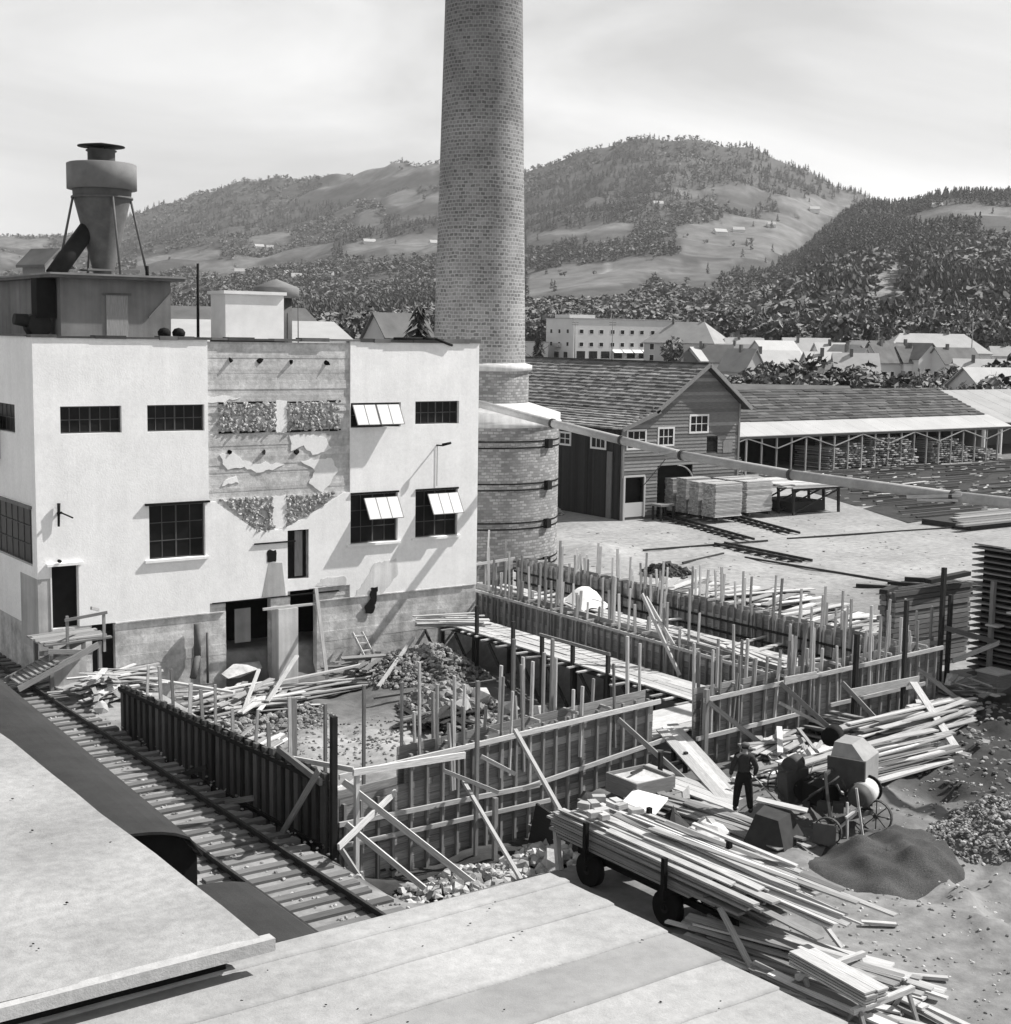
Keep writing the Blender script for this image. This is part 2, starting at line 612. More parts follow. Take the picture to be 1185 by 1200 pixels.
def sstep(a, b, x):
    t = np.clip((x - a) / (b - a), 0, 1)
    return t * t * (3 - 2 * t)
def far_height(X, Y):
    """valley floor rising into two ridges"""
    r = np.hypot(X, Y) + 1e-6
    az = np.degrees(np.arctan2(X, Y))
    val = 7.0 * sstep(150, 430, r)
    lump = (np.sin(X * .013 + 1.3) * np.cos(Y * .011) + .6 * np.sin(X * .031 + Y * .027)
            + .4 * np.sin(Y * .051 - X * .043))
    ta = np.interp(az, [a for a, b in SKY_A], [b for a, b in SKY_A])
    tb = np.interp(az, [a for a, b in SKY_B], [b for a, b in SKY_B])
    rs = 2500 + 700 * sstep(34, 26, az) * (az < 34) + 0 * az
    rs = np.where(az < 34, 2500 + 700 * np.clip((34 - az) / 8, 0, 1), 2500)
    u = (r - 420) / (rs - 420)
    qa = np.interp(u, [0, .13, .28, .47, .7, .88, 1, 1.6], [0, .13, .26, .44, .66, .84, 1, .6])
    za = 12 + r * (-.0119 + (ta + .0119) * qa)
    ub = (r - 420) / (1500 - 420)
    qb = np.interp(ub, [0, .17, .35, .63, 1, 1.6], [0, .28, .52, .79, 1, .6])
    zb = 12 + r * (-.0119 + (tb + .0119) * qb)
    amp = np.clip((r - 500) / 1500, 0, 1) * 7
    z = np.maximum(za, zb) + lump * amp
    return np.where(r < 420, val, np.maximum(z, val - 2 * (r > 700)))
FIELDS = [[(857, 1854), (1003, 1853), (937, 1702), (917, 1717), (857, 1826)], [(937, 1684), (983, 1674), (1035, 1594), (953, 1467), (917, 1540), (892, 1581)], [(817, 1877), (867, 1821), (852, 1732), (777, 1680), (784, 1789)], [(1319, 2728), (1385, 2390), (1362, 2367), (1339, 2474), (1336, 2724)], [(1479, 2761), (1405, 2165), (1387, 2137), (1368, 2269), (1361, 2381)], [(874, 2245), (971, 2126), (902, 1995), (771, 1979)], [(1079, 2233), (1110, 2162), (1049, 2064), (1010, 2106)], [(866, 3069), (948, 2888), (858, 2815), (815, 2888)], [(1185, 2087), (1154, 1964), (1089, 1817), (1103, 1930)], [(1296, 2206), (1281, 1973), (1224, 1886), (1179, 1930)], [(752, 2614), (878, 2726), (833, 2539), (716, 2442)], [(1119, 1520), (1113, 1469), (1148, 1427), (1161, 1392), (1134, 1317), (1083, 1330), (1094, 1485)], [(1152, 1273), (1242, 1310), (1437, 1399), (1838, 1600), (1815, 1580), (1577, 1434), (1346, 1251), (1096, 1065), (998, 1015), (986, 1057), (960, 1051), (1062, 1160)], [(835, 1133), (855, 1114), (893, 1095), (947, 1045), (951, 1037), (853, 964), (709, 848), (677, 871), (664, 900)], [(944, 1029), (980, 1008), (1063, 1045), (946, 973), (831, 875), (824, 909), (834, 942)], [(1424, 1585), (1532, 1546), (1623, 1574), (1517, 1513), (1427, 1561)], [(1534, 1486), (1847, 1636), (1875, 1615), (1841, 1603), (1553, 1462)], [(1111, 846), (1133, 790), (1011, 704), (1070, 815), (1067, 849), (1074, 884)]]
SCARS = [[(550, 468), (664, 557), (725, 594), (717, 579), (594, 484), (545, 451)], [(806, 986), (904, 1094), (902, 1085), (795, 964)]]


def gauss(X, Y, x, y, s, a, sy=None):
    return a * np.exp(-((X - x) / s) ** 2 - ((Y - y) / (sy or s)) ** 2)


def inb(X, Y, x0, x1, y0, y1, w):
    return sstep(x0 - w / 2, x0 + w / 2, X) * sstep(x1 + w / 2, x1 - w / 2, X) * sstep(y0 - w / 2, y0 + w / 2, Y) * sstep(y1 + w / 2, y1 - w / 2, Y)


_rs = np.random.RandomState(3)
_wv = [(_rs.uniform(.3, 3.2), _rs.uniform(0, 6.28), _rs.uniform(0, 6.28)) for _ in range(14)]


def rough(X, Y):
    z = 0
    for k, a, p in _wv:
        z = z + np.sin(k * (X * np.cos(a) + Y * np.sin(a)) + p) / (1 + k)
    return z


def pit_mask(X, Y):
    return np.maximum(np.maximum(inb(X, Y, 16.1, 33.4, 29.6, 41.8, .9), inb(X, Y, 18.4, 33.4, 40, 48.9, .9)),
                      inb(X, Y, 15.9, 23.6, 25.2, 31, 1.3))


def near_height(X, Y):
    p = pit_mask(X, Y)
    z = -1.35 * p
    z = z + p * (gauss(X, Y, 29.3, 45.8, 2.2, 1.1) + gauss(X, Y, 27.6, 42.0, 1.8, .6) + gauss(X, Y, 22, 37.5, 3.2, .45)
                 + gauss(X, Y, 21.5, 26.6, 2.0, .6) + gauss(X, Y, 18.5, 27.4, 1.2, .25) + gauss(X, Y, 27.5, 37.5, 1.3, .35))
    z = z - .25 * inb(X, Y, 24.2, 39.6, 28.3, 29.6, .9)
    z = z - .5 * inb(X, Y, 15.3, 16.0, 29, 41.5, .5)
    z = z + gauss(X, Y, 31.3, 22.6, 2.2, .22) + gauss(X, Y, 35.5, 24, 3, .25) + gauss(X, Y, 51, 62, 1.6, .5)
    z = z + gauss(X, Y, 43.4, 29.6, .9, .35) + gauss(X, Y, 58.5, 78.2, 1.2, .9) + gauss(X, Y, 29.5, 20.5, 1.7, .35)
    rut = np.exp(-(((X - 28.6) + (Y - 18.2) * .35) / .16) ** 2) + np.exp(-(((X - 27.9) + (Y - 18.2) * .35) / .16) ** 2)
    z = z - .10 * rut * inb(X, Y, 25, 32, 14, 19.6, 1.5)
    r = np.hypot(X - 30, Y - 35)
    z = z + (.09 * rough(X * 2.1 + 5, Y * 2.1) + .05 * rough(X * 4.3, Y * 4.3)) * inb(X, Y, 24.5, 42, 13, 28.6, 2.5)
    z = z + .035 * rough(X, Y) * sstep(70, 20, r) * sstep(15.6, 17.5, X) + .05 * p * rough(X * 2.3, Y * 2.3)
    # nothing bulges through the walkway or the slab
    return z


def height(X, Y):
    X, Y = np.asarray(X, float), np.asarray(Y, float)
    return near_height(X, Y) + 7.0 * sstep(150, 430, np.hypot(X, Y))


def hz(x, y):
    return float(height(np.array([x]), np.array([y]))[0])


def in_poly(X, Y, poly):
    ins = np.zeros(X.shape, bool)
    n = len(poly)
    for i in range(n):
        x0, y0 = poly[i]
        x1, y1 = poly[(i + 1) % n]
        c = ((y0 > Y) != (y1 > Y)) & (X < (x1 - x0) * (Y - y0) / (y1 - y0 + 1e-9) + x0)
        ins ^= c
    return ins


def np_mesh(name, V, F, mat, tone=None, dom='POINT', smooth=True):
    """mesh from arrays; F is (n,3) or (n,4)"""
    me = bpy.data.meshes.new(name)
    V = np.asarray(V, np.float32)
    F = np.asarray(F, np.int32)
    k = F.shape[1]
    me.vertices.add(len(V))
    me.vertices.foreach_set('co', V.ravel())
    me.loops.add(F.size)
    me.loops.foreach_set('vertex_index', F.ravel())
    me.polygons.add(len(F))
    me.polygons.foreach_set('loop_start', np.arange(0, F.size, k, dtype=np.int32))
    me.polygons.foreach_set('use_smooth', np.full(len(F), smooth))
    me.update(calc_edges=True)
    me.validate()
    at = me.attributes.new('tone', 'FLOAT', dom)
    at.data.foreach_set('value', np.ones(len(V) if dom == 'POINT' else len(F), np.float32) if tone is None else np.asarray(tone, np.float32))
    me.materials.append(MATS[mat])
    return me


def np_obj(name, me, **kw):
    o = bpy.data.objects.new(name, me)
    COL.objects.link(o)
    ORG[o.name] = Vector((0, 0, 0))
    return tag(o, **kw)


def grid_faces(ni, nj):
    a = np.arange((ni - 1) * nj).reshape(ni - 1, nj)[:, :nj - 1].ravel()
    return np.stack([a, a + nj, a + nj + 1, a + 1], 1)


gx = np.concatenate([[-5000, -2500, -1200, -600, -300, -150, -80, -40, -20, -10, -4, 2, 6], np.arange(9, 14, .8), np.arange(14, 58, .3),
                     np.arange(58, 150, 3.), np.arange(150, 470, 14.), [520, 700, 1200, 2500, 5000]])
gy = np.concatenate([[-5000, -2500, -1200, -600, -300, -150, -80, -40, -20, -8, 0, 6], np.arange(10, 15, .8), np.arange(15, 64, .3),
                     np.arange(64, 150, 3.), np.arange(150, 470, 14.), [520, 700, 1200, 2500, 5000]])
GX, GY = np.meshgrid(gx, gy, indexing='ij')
GZ = height(GX, GY)
GZ = GZ - 7.0 * (np.hypot(GX, GY) > 440)
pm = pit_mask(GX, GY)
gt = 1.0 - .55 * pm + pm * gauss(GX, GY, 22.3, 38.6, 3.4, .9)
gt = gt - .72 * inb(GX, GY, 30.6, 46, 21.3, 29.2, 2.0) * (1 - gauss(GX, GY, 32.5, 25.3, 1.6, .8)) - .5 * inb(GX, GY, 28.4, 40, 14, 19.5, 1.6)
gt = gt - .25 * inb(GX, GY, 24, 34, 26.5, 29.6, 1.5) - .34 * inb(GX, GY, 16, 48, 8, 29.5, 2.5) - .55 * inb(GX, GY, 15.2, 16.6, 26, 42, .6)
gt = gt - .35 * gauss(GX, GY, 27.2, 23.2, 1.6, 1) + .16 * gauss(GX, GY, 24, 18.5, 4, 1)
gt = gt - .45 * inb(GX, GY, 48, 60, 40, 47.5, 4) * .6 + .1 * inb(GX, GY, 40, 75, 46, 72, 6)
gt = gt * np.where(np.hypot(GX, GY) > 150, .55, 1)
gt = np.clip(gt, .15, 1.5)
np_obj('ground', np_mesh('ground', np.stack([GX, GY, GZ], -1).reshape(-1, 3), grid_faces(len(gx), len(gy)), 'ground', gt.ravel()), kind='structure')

ha = np.radians(np.linspace(6, 66, 260))
hr = np.concatenate([np.linspace(405, 1000, 60), np.linspace(1010, 4600, 130)])
HA, HR = np.meshgrid(ha, hr, indexing='ij')
HX, HY = HR * np.sin(HA), HR * np.cos(HA)
HZ = far_height(HX, HY) - 1.5 * (HR < 430)
ft = np.full(HX.shape, .55)
for f in FIELDS:
    ft[in_poly(HX, HY, f)] = 1.25
for f in SCARS:
    ft[in_poly(HX, HY, f)] = 2.4
np_obj('hills', np_mesh('hills', np.stack([HX, HY, HZ], -1).reshape(-1, 3), grid_faces(len(ha), len(hr))[:, ::-1], 'far_ground', ft.ravel()), kind='structure')

# ---------------------------------------------------------------- trees
rs = np.random.RandomState(11)


def spruce_proto(seed, n=16):
    """drooping boughs round a stem"""
    g = np.random.RandomState(seed)
    V, F = [], []
    for i in range(n):
        z = .04 + .93 * i / n
        rad = (.25 * (1 - z) ** .85 + .02) * g.uniform(.75, 1.2)
        a = i * 2.4 + g.uniform(-.4, .4)
        w = rad * .62
        c, q = math.cos(a), math.sin(a)
        b = len(V)
        V += [(0, 0, min(1, z + .16)), (rad * .6 * c - w * q, rad * .6 * q + w * c, z + .03), (rad * c, rad * q, z - .04), (rad * .6 * c + w * q, rad * .6 * q - w * c, z + .03)]
        F.append((b, b + 1, b + 2, b + 3))
    return np.array(V), np.array(F)


def birch_proto(seed, n=22, q=1.0):
    """a loose crown of leaf clumps"""
    g = np.random.RandomState(seed)
    V, F = [], []
    for i in range(n):
        d = g.normal(0, 1, 3)
        d /= np.linalg.norm(d)
        c = np.array([0, 0, .56]) + d * np.array([.26, .26, .40]) * g.uniform(.6, 1.05)
        t = g.normal(0, 1, (2, 3)) * g.uniform(.06, .105) * q
        b = len(V)
        V += [c - t[0] - t[1] * .3, c + t[0] * .3 - t[1], c + t[0] + t[1] * .3, c - t[0] * .3 + t[1]]
        F.append((b, b + 1, b + 2, b + 3))
    return np.array(V), np.array(F)


def wood(name, mat, protos, pos, hts, wid, tone):
    VV, FF, TT, off = [], [], [], 0
    for i, p in enumerate(pos):
        v, f = protos[i % len(protos)]
        a = rs.uniform(0, 6.28)
        c, s = math.cos(a), math.sin(a)
        h, w = hts[i], wid[i]
        VV.append(np.stack([p[0] + (v[:, 0] * c - v[:, 1] * s) * w, p[1] + (v[:, 0] * s + v[:, 1] * c) * w, p[2] + v[:, 2] * h], 1))
        FF.append(f + off)
        TT.append(tone[i] * rs.uniform(.85, 1.15, len(f)))
        off += len(v)
    return np_obj(name, np_mesh(name, np.concatenate(VV), np.concatenate(FF), mat, np.concatenate(TT), 'FACE', False), kind='stuff')


NT = 64000
az = rs.uniform(14, 58, NT)
rr = 425 * (3300 / 425) ** (rs.uniform(0, 1, NT) ** .66)
tx, ty = rr * np.sin(np.radians(az)), rr * np.cos(np.radians(az))
keep = np.ones(NT, bool)
lone = rs.uniform(0, 1, NT) < .006          # single trees left standing on the open fields
for f in FIELDS + SCARS:
    for back in (0, 35, 75, 115, 150):                       # open ground also keeps its lower edge clear of tall trees
        keep &= ~in_poly(tx * (1 + back / rr), ty * (1 + back / rr), f) | lone
for q in (.78, .81, .84, .87, .9, .93, .96):
    keep &= ~in_poly(tx / q, ty / q, SCARS[0])
dens = np.sin(tx * .021 + 2) * np.sin(ty * .017) + .6 * np.sin(tx * .047 - ty * .039)
keep &= (dens > -.8 - rs.uniform(0, .5, NT)) | (rr < 900)
tx, ty, rr, dens, az = tx[keep], ty[keep], rr[keep], dens[keep], az[keep]
tz = far_height(tx, ty)
kind = np.sin(tx * .0061 + 1.0) + np.sin(ty * .0083 + .4) + .7 * np.sin((tx - ty) * .016) + rs.normal(0, .55, len(tx))
kind = kind + np.where(az > 47, 1.0, 0) + np.where((az > 37) & (rr > 1700), .6, 0) - np.where(rr < 600, 1.5, 0) - np.where((az < 33) & (rr > 1300), .9, 0)
con = kind > .1
hh = rs.uniform(6, 12, len(tx)) + np.where(rr < 900, 3, 0) + np.where((az > 45) & (rr > 560) & (rr < 900), 4, 0)
P = np.stack([tx, ty, tz - .5], 1)
wood('spruce_forest', 'conifer', [spruce_proto(i) for i in range(8)], P[con], hh[con], hh[con] * rs.uniform(.9, 1.3, con.sum()), rs.uniform(.7, 1.25, con.sum()))
d = ~con
for nm, dd, pr in (('birch_woodland', d & (rr >= 1700), [birch_proto(i, 14) for i in range(8)]), ('birch_slope', d & (rr >= 850) & (rr < 1700), [birch_proto(i, 26, .8) for i in range(8)]), ('birch_grove', d & (rr < 850), [birch_proto(i, 60, .54) for i in range(10)])):
    wood(nm, 'pale_foliage' if nm == 'birch_grove' else 'foliage', pr, P[dd], hh[dd] * .8, hh[dd] * rs.uniform(.9, 1.4, dd.sum()), rs.uniform(.6, 1.05, dd.sum()))


def leafy_mesh(seed, n=1300, mat='foliage'):
    """trunk apart; a crown of many small leaf clumps gathered round several boughs"""
    g = np.random.RandomState(seed)
    boughs = []
    for k in range(9):
        a = g.uniform(0, 6.28)
        q = g.uniform(.05, .3)
        boughs.append((q * math.cos(a), q * math.sin(a), g.uniform(.3, .86), g.uniform(.14, .24)))
    V, F, T = [], [], []
    for i in range(n):
        bx, by, bz, br = boughs[g.randint(9)]
        dv = g.normal(0, 1, 3)
        dv /= np.linalg.norm(dv)
        c = np.array([bx, by, bz]) + dv * br * g.uniform(.55, 1.05)
        s = g.uniform(.012, .034)
        t = g.normal(0, 1, (2, 3)) * s
        b = len(V)
        V += [c - t[0] - t[1] * .4, c + t[0] * .4 - t[1], c + t[0] + t[1] * .4, c - t[0] * .4 + t[1]]
        F.append((b, b + 1, b + 2, b + 3))
        T.append(g.uniform(.55, 1.4))
    return np_mesh('crown', np.array(V), np.array(F), mat, np.array(T), 'FACE', False)


def spruce_mesh(seed):
    g = np.random.RandomState(seed)
    V, F, T = [], [], []
    for k in range(24):
        z = .08 + .90 * k / 24
        rad = .24 * (1 - z) ** .8 + .015
        for i in range(14):
            a = g.uniform(0, 6.28)
            q = rad * g.uniform(.7, 1.2)
            w = q * .16 + .006
            b = len(V)
            tip = np.array([q * math.cos(a), q * math.sin(a), z - q * .45])
            root = np.array([0, 0, z + .05])
            sd = np.array([-math.sin(a), math.cos(a), 0]) * w
            mid = (tip + root) / 2 + np.array([0, 0, .012])
            V += [root, mid + sd, tip, mid - sd]
            F.append((b, b + 1, b + 2, b + 3))
            T.append(g.uniform(.6, 1.4))
    return np_mesh('crown', np.array(V), np.array(F), 'conifer', np.array(T), 'FACE', False)


tb = MB()
tb.tube((0, 0, -.02), (0.01, 0.0, .45), .022, .014, 6)
tb.tube((0.01, 0.0, .45), (0.0, 0.01, .85), .014, .004, 6)
for k in range(5):
    a = k * 1.3
    tb.tube((0, 0, .3 + .09 * k), (.2 * math.cos(a), .2 * math.sin(a), .48 + .08 * k), .009, .003, 5)
trunk_me = tb.mesh('trunk', 'bark')
LEAFY = [leafy_mesh(40 + i) for i in range(6)]
PALE = [leafy_mesh(50 + i, 1500, 'pale_foliage') for i in range(5)]
SPRUCE = [spruce_mesh(60 + i) for i in range(4)]


def tree(name, label, cat, x, y, h, w, crown, group):
    z = height(np.array([x]), np.array([y]))[0]
    t = thing(name, label, cat, (x, y, z), group, rz=rnd.random() * 6.28)
    t.scale = (w, w, h)
    for nm, me in (('trunk', trunk_me), ('crown', crown)):
        o = bpy.data.objects.new(nm, me)
        COL.objects.link(o)
        o.parent = t
    return t


def pol(az_, r):
    return r * math.sin(R(az_)), r * math.cos(R(az_))


for i in range(120):
    if i < 82:
        a, r_ = rnd.uniform(36.5, 55.5), rnd.uniform(345, 425)
        if 36.4 < a < 43 and r_ < 415:
            r_ = rnd.uniform(416, 430)
    else:
        a, r_ = rnd.uniform(17, 34), rnd.uniform(250, 420)
    x, y = pol(a, r_)
    h = rnd.uniform(7, 13)
    pale = a > 43.5 and i % 3
    if pale:
        h = rnd.uniform(10, 15)
    lab, grp = ('leafy tree in the woods left of the brick chimney, behind the roofs', 'leafy trees left of the chimney') if i >= 82 else \
        ('big pale leafy tree in the belt behind the far houses', 'pale trees behind the far houses') if pale else ('dark leafy tree in the belt behind the far houses', 'dark trees behind the far houses')
    tree('leafy_tree', lab, 'tree', x, y, h, h * rnd.uniform(.85, 1.25), PALE[i % 5] if pale else LEAFY[i % 6], grp)
G2 = 'bushes behind the long timber shed'
for i in range(44):
    a, r_ = rnd.uniform(44.6, 54.8), rnd.uniform(185, 225)
    x, y = pol(a, r_)
    h = rnd.uniform(5.5, 9)
    tree('bush', ('pale' if i % 2 else 'dark') + ' leafy bush between the long timber shed and the pale houses', 'bush', x, y, h, h * rnd.uniform(.9, 1.4), (PALE[i % 5] if i % 2 else LEAFY[i % 6]), ('pale ' if i % 2 else 'dark ') + G2)
for i in range(30):
    a, r_ = rnd.uniform(17, 37), rnd.uniform(200, 420)
    x, y = pol(a, r_)
    h = rnd.uniform(9, 15)
    tree('spruce_tree', 'dark spruce standing among the houses at the foot of the hill', 'tree', x, y, h, h * rnd.uniform(.9, 1.2), SPRUCE[i % 4], 'spruces at the foot of the hill')
x, y = pol(32.15, 150)
tree('spruce_tree', 'tall dark spruce right beside the brick chimney, its tip above the white factory roof', 'tree', x, y, 15.2, 21, SPRUCE[0], None)
x, y = pol(42.45, 305)
tree('leafy_tree', 'dark round tree in front of the grey-roofed town house', 'tree', x, y, 8.2, 8.5, LEAFY[2], None)

# ---------------------------------------------------------------- the town and the farms
def house(name, label, x, y, z, rz, W, D, he, hr, wall='house_pale', roof='grey_roof', hip=0.0, over=.45, wins=(), chim=(), group=None,
          cat='house', doors=(), wsize=(1.0, 1.3)):
    """ridge along its own x, front wall at y = 0 facing -y; wins: (wall, along, height) with wall f, l, r"""
    t = thing(name, label, cat, (x, y, z), group, rz=rz)
    b = MB().box(0, W, 0, D, -3, he)
    if hip == 0 and hr > he:
        for u in (0.0, W - .2):
            b.prism([(u, 0, he), (u, D, he), (u, D / 2, hr)], (.2, 0, 0))
    w = part(b, 'wall', wall, t)
    if hr > he:
        s = (hr - he) / (D / 2)
        rf = MB()
        e = he - over * s
        A = [(-over, -over, e), (W + over, -over, e), (W + over, D + over, e), (-over, D + over, e)]
        h0 = hip if hip else -over
        Rr = [(h0, D / 2, hr + .02), (W - h0, D / 2, hr + .02)]
        up_ = (0, 0, .18)
        rf.prism([A[0], A[1], Rr[1], Rr[0]], up_)
        rf.prism([A[2], A[3], Rr[0], Rr[1]], up_)
        if hip:
            rf.prism([A[3], A[0], Rr[0]], up_)
            rf.prism([A[1], A[2], Rr[1]], up_)
        ro = part(rf, 'roof', roof, t)
    else:
        ro = part(MB().box(-.2, W + .2, -.2, D + .2, he, he + .25), 'roof', roof, t)
    for u, v in chim:
        zr = hr - abs(v - D / 2) * (hr - he) / (D / 2)
        part(MB().box(u - .27, u + .27, v - .27, v + .27, zr - .4, hr + .9), 'chimney', 'dark_roof', ro)
    ww, wh = wsize
    for k, a, h in wins:
        g, f = MB(), MB()
        if k == 'f':
            f.box(a - ww / 2 - .1, a + ww / 2 + .1, -.04, .05, h - .1, h + wh + .1)
            g.box(a - ww / 2, a + ww / 2, -.055, .06, h, h + wh)
        else:
            X = 0 if k == 'l' else W
            f.box(X - .045, X + .045, a - ww / 2 - .1, a + ww / 2 + .1, h - .1, h + wh + .1)
            g.box(X - .06, X + .06, a - ww / 2, a + ww / 2, h, h + wh)
        fo = part(f, 'window', 'white_paint', t)
        part(g, 'pane', 'glass', fo)
    for k, a, w_, h in doors:
        g = MB()
        if k == 'f':
            g.box(a - w_ / 2, a + w_ / 2, -.03, .1, -1, h)
        else:
            X = 0 if k == 'l' else W
            g.box(X - .05, X + .05, a - w_ / 2, a + w_ / 2, -1, h)
        part(g, 'doorway', 'black', t)
    return t


def facing(x, y, th=0):
    return -math.atan2(x, y) + R(th)


apt = house('apartment_block', 'long pale flat-roofed town block of three storeys with dark shop openings', 237.5, 300.7, 5.6, facing(237.5, 300.7, 30), 34, 15, 11.4, 11.4,
            roof='pale_roof', cat='building', wsize=(1.1, 1.0),
            wins=[('f', a, h) for h in (4.2, 7.6) for a in (2.5, 5.6, 8.7, 12.2, 15.3, 18.4, 21.5, 25, 28)] + [('l', a, h) for h in (4.2, 7.6) for a in (3, 7.5, 12)],
            doors=[('f', a, 2.6, 2.9) for a in (2.4, 6.2, 10, 14, 18.2, 22)] + [('l', 4, 2.0, 2.6), ('l', 9, 2.5, 2.6)])
ab = MB()
for k in range(4):
    aw = MB().hexa([(12 + k * 3.2, -1.5, 2.5), (14.8 + k * 3.2, -1.5, 2.5), (14.8 + k * 3.2, -.06, 3.3), (12 + k * 3.2, -.06, 3.3),
                    (12 + k * 3.2, -1.5, 2.6), (14.8 + k * 3.2, -1.5, 2.6), (14.8 + k * 3.2, -.06, 3.4), (12 + k * 3.2, -.06, 3.4)])
    part(aw, 'awning', 'white_paint', apt)
part(MB().box(-.9, -.06, 6.5, 10, 3.9, 4.9), 'balcony', 'house_grey', apt)
part(MB().box(1, 9, 4, 12, 11.66, 12.6), 'roof_storey', 'house_pale', apt)

house('town_house', 'large two-storey town house with grey hipped roof and a pale right side', 218.3, 250.2, 6.2, facing(224, 248, -24), 17, 11, 5.2, 9.6,
      wall='house_grey', roof='grey_roof', hip=4.5, wins=[('f', a, h) for h in (.9, 3.4) for a in (2, 5.5, 9, 12.5)] + [('r', 3, 3.2), ('r', 8, 3.2)], chim=[(5, 5), (12, 6)])
house('town_house', 'small pale house with dark gabled roof right of the grey-roofed town house', 241.5, 247.5, 6.6, facing(243, 246, -38), 8, 7, 3.2, 5.9,
      roof='dark_roof', wins=[('r', 2.2, 1), ('r', 4.8, 1), ('f', 3, .8)], chim=[(3, 3.5)])
house('town_house', 'grey gabled house with its gable end at the left and pale roof running right', 220.3, 213.4, 4.0, facing(222, 212, 38), 9.5, 7.5, 4.9, 7.9,
      wall='house_grey', roof='pale_roof', wins=[('l', 2.5, 2.6), ('l', 5, 2.6)], chim=[(4, 4)])
house('town_house', 'small pale house turning its gable to the viewer with a dark chimney', 229.6, 206.6, 4.6, facing(230, 206, -52), 8, 6.5, 3.8, 6.7,
      wall='house_pale', roof='grey_roof', wins=[('r', 2, 1.3), ('r', 4.4, 1.3)], chim=[(4.5, 3.0)])
house('white_hall', 'low hall with long bright white roof behind the grey gabled house', 283, 268, 8.5, facing(286, 266, 4), 15, 9, 3.9, 5.6, wall='house_grey', roof='white_paint', chim=[(9.5, 4)], cat='building')
house('big_house', 'wide pale house with a long hipped roof and two dark chimneys', 256.5, 211.5, 6.4, facing(262, 209, 16), 23, 12, 3.6, 7.6,
      wall='house_pale', roof='pale_roof', hip=4.2, wins=[('l', 3, 1.2), ('l', 6, 1.2), ('f', 3, .6), ('f', 8, .6), ('f', 15, .6)], chim=[(6, 6), (15, 6)])
house('town_house', 'pale low house at the right edge behind the big hipped roof', 279, 200, 6.4, facing(280, 200, 10), 14, 8, 3.0, 5.0, roof='grey_roof', chim=[(3, 4)])
house('shop_house', 'low white flat building between the chimney and the pale town block', 226, 312, 6.0, facing(228, 311, 10), 9.5, 8, 4.6, 4.6, roof='pale_roof', wins=[('f', 2.5, 2.4), ('f', 6, 2.4)], cat='building')
house('town_house', 'white house with pale roof left of the chimneyed white hall', 292, 283, 9.2, facing(292, 283, 28), 9, 7, 3.4, 6.2, roof='pale_roof')
house('town_house', 'pale-roofed house half hidden in the trees above the white hall', 300, 279, 10.0, facing(300, 279, -12), 14, 8, 3.6, 7.6, wall='house_grey', roof='grey_roof')
house('town_house', 'little white gabled house in front of the trees above the dark-roofed house', 289, 300, 9.5, facing(289, 300, 30), 7, 6, 3.2, 5.4, roof='white_paint')
house('town_house', 'white low house with flat white roof right of the pole', 246, 214, 5.0, facing(246, 214, 12), 8, 7, 2.6, 4.2, roof='white_paint')
house('warehouse', 'low warehouse with broad dark roof just behind the barn gable', 118, 121, 0, facing(122, 119, 6), 15, 12, 4.4, 6.6, wall='old_wood', roof='dark_roof', cat='building')
house('warehouse', 'low board shed with pale felt roof behind the barn right eave', 104, 96.5 + 9, 0, facing(110, 106, 8), 11, 6, 4.6, 5.6, wall='old_wood', roof='grey_roof', cat='building')
house('white_hall', 'bright white gabled hall at the right edge beyond the long timber shed', 161, 117, 0.3, facing(163, 116, 30), 14, 9, 6.0, 8.4, wall='house_pale', roof='pale_roof', cat='building')

# behind the factory, left
house('metal_roofed_hall', 'hall with broad bright white sheet roof behind the white roof chimney', 38.5, 96.5, 0, facing(46, 92, 2), 14.6, 16, 10.8, 12.75, wall='house_pale', roof='pale_roof', hip=1.2, cat='building')
house('old_hall', 'long hall with worn dark shingled roof behind the white sheet roof', 51, 134, 0.2, facing(60, 130, 0), 20, 14, 10.8, 14.2, wall='house_grey', roof='dark_roof', hip=2.5, cat='building')
house('town_house', 'small white house with flat roof peeping over the old shingled roof', 63, 140, 3, facing(64, 140, 0), 4, 5, 11.4, 11.4, cat='house')
house('barrack', 'small dark gabled cabin with a paler roof left behind the dust cyclone', 29.9, 97.0, 8, facing(30, 97, -50), 2.2, 2.0, 8.3, 9.15, wall='barn_wood', roof='dark_roof', over=.3, wins=[('r', 1.0, 7.2)], wsize=(.5, .6), cat='cabin')
house('town_house', 'house with steep pale roof beside the dark spruce left of the chimney', 86, 142, 1, facing(86, 142, 40), 7, 7, 9.0, 13.4, wall='house_grey', roof='dark_roof')

for i, (x, y) in enumerate([(1005, 2080), (966, 1963), (963, 1668), (973, 1521), (1183, 1234), (1251, 1275), (1317, 1282), (1592, 1466), (777, 1668), (748, 1472), (690, 1084), (692, 1348), (720, 1330), (1250, 1420)]):
    z = float(far_height(np.array([float(x)]), np.array([float(y)]))[0])
    house('farmhouse', 'tiny pale farmhouse far off on the hillside', x, y, z, facing(x, y, rnd.uniform(-40, 40)), rnd.uniform(9, 17), 8, 3.5, 7, wall='house_pale', roof='pale_roof', group='farms on the hillside')
house('farm_barn', 'pale farm barn on the open field at the top of the near right hill', 1099, 862, float(far_height(np.array([1099.]), np.array([862.]))[0]) - .6, facing(1099, 862, 15), 9, 7, 3, 5.6, wall='house_pale', roof='pale_roof')


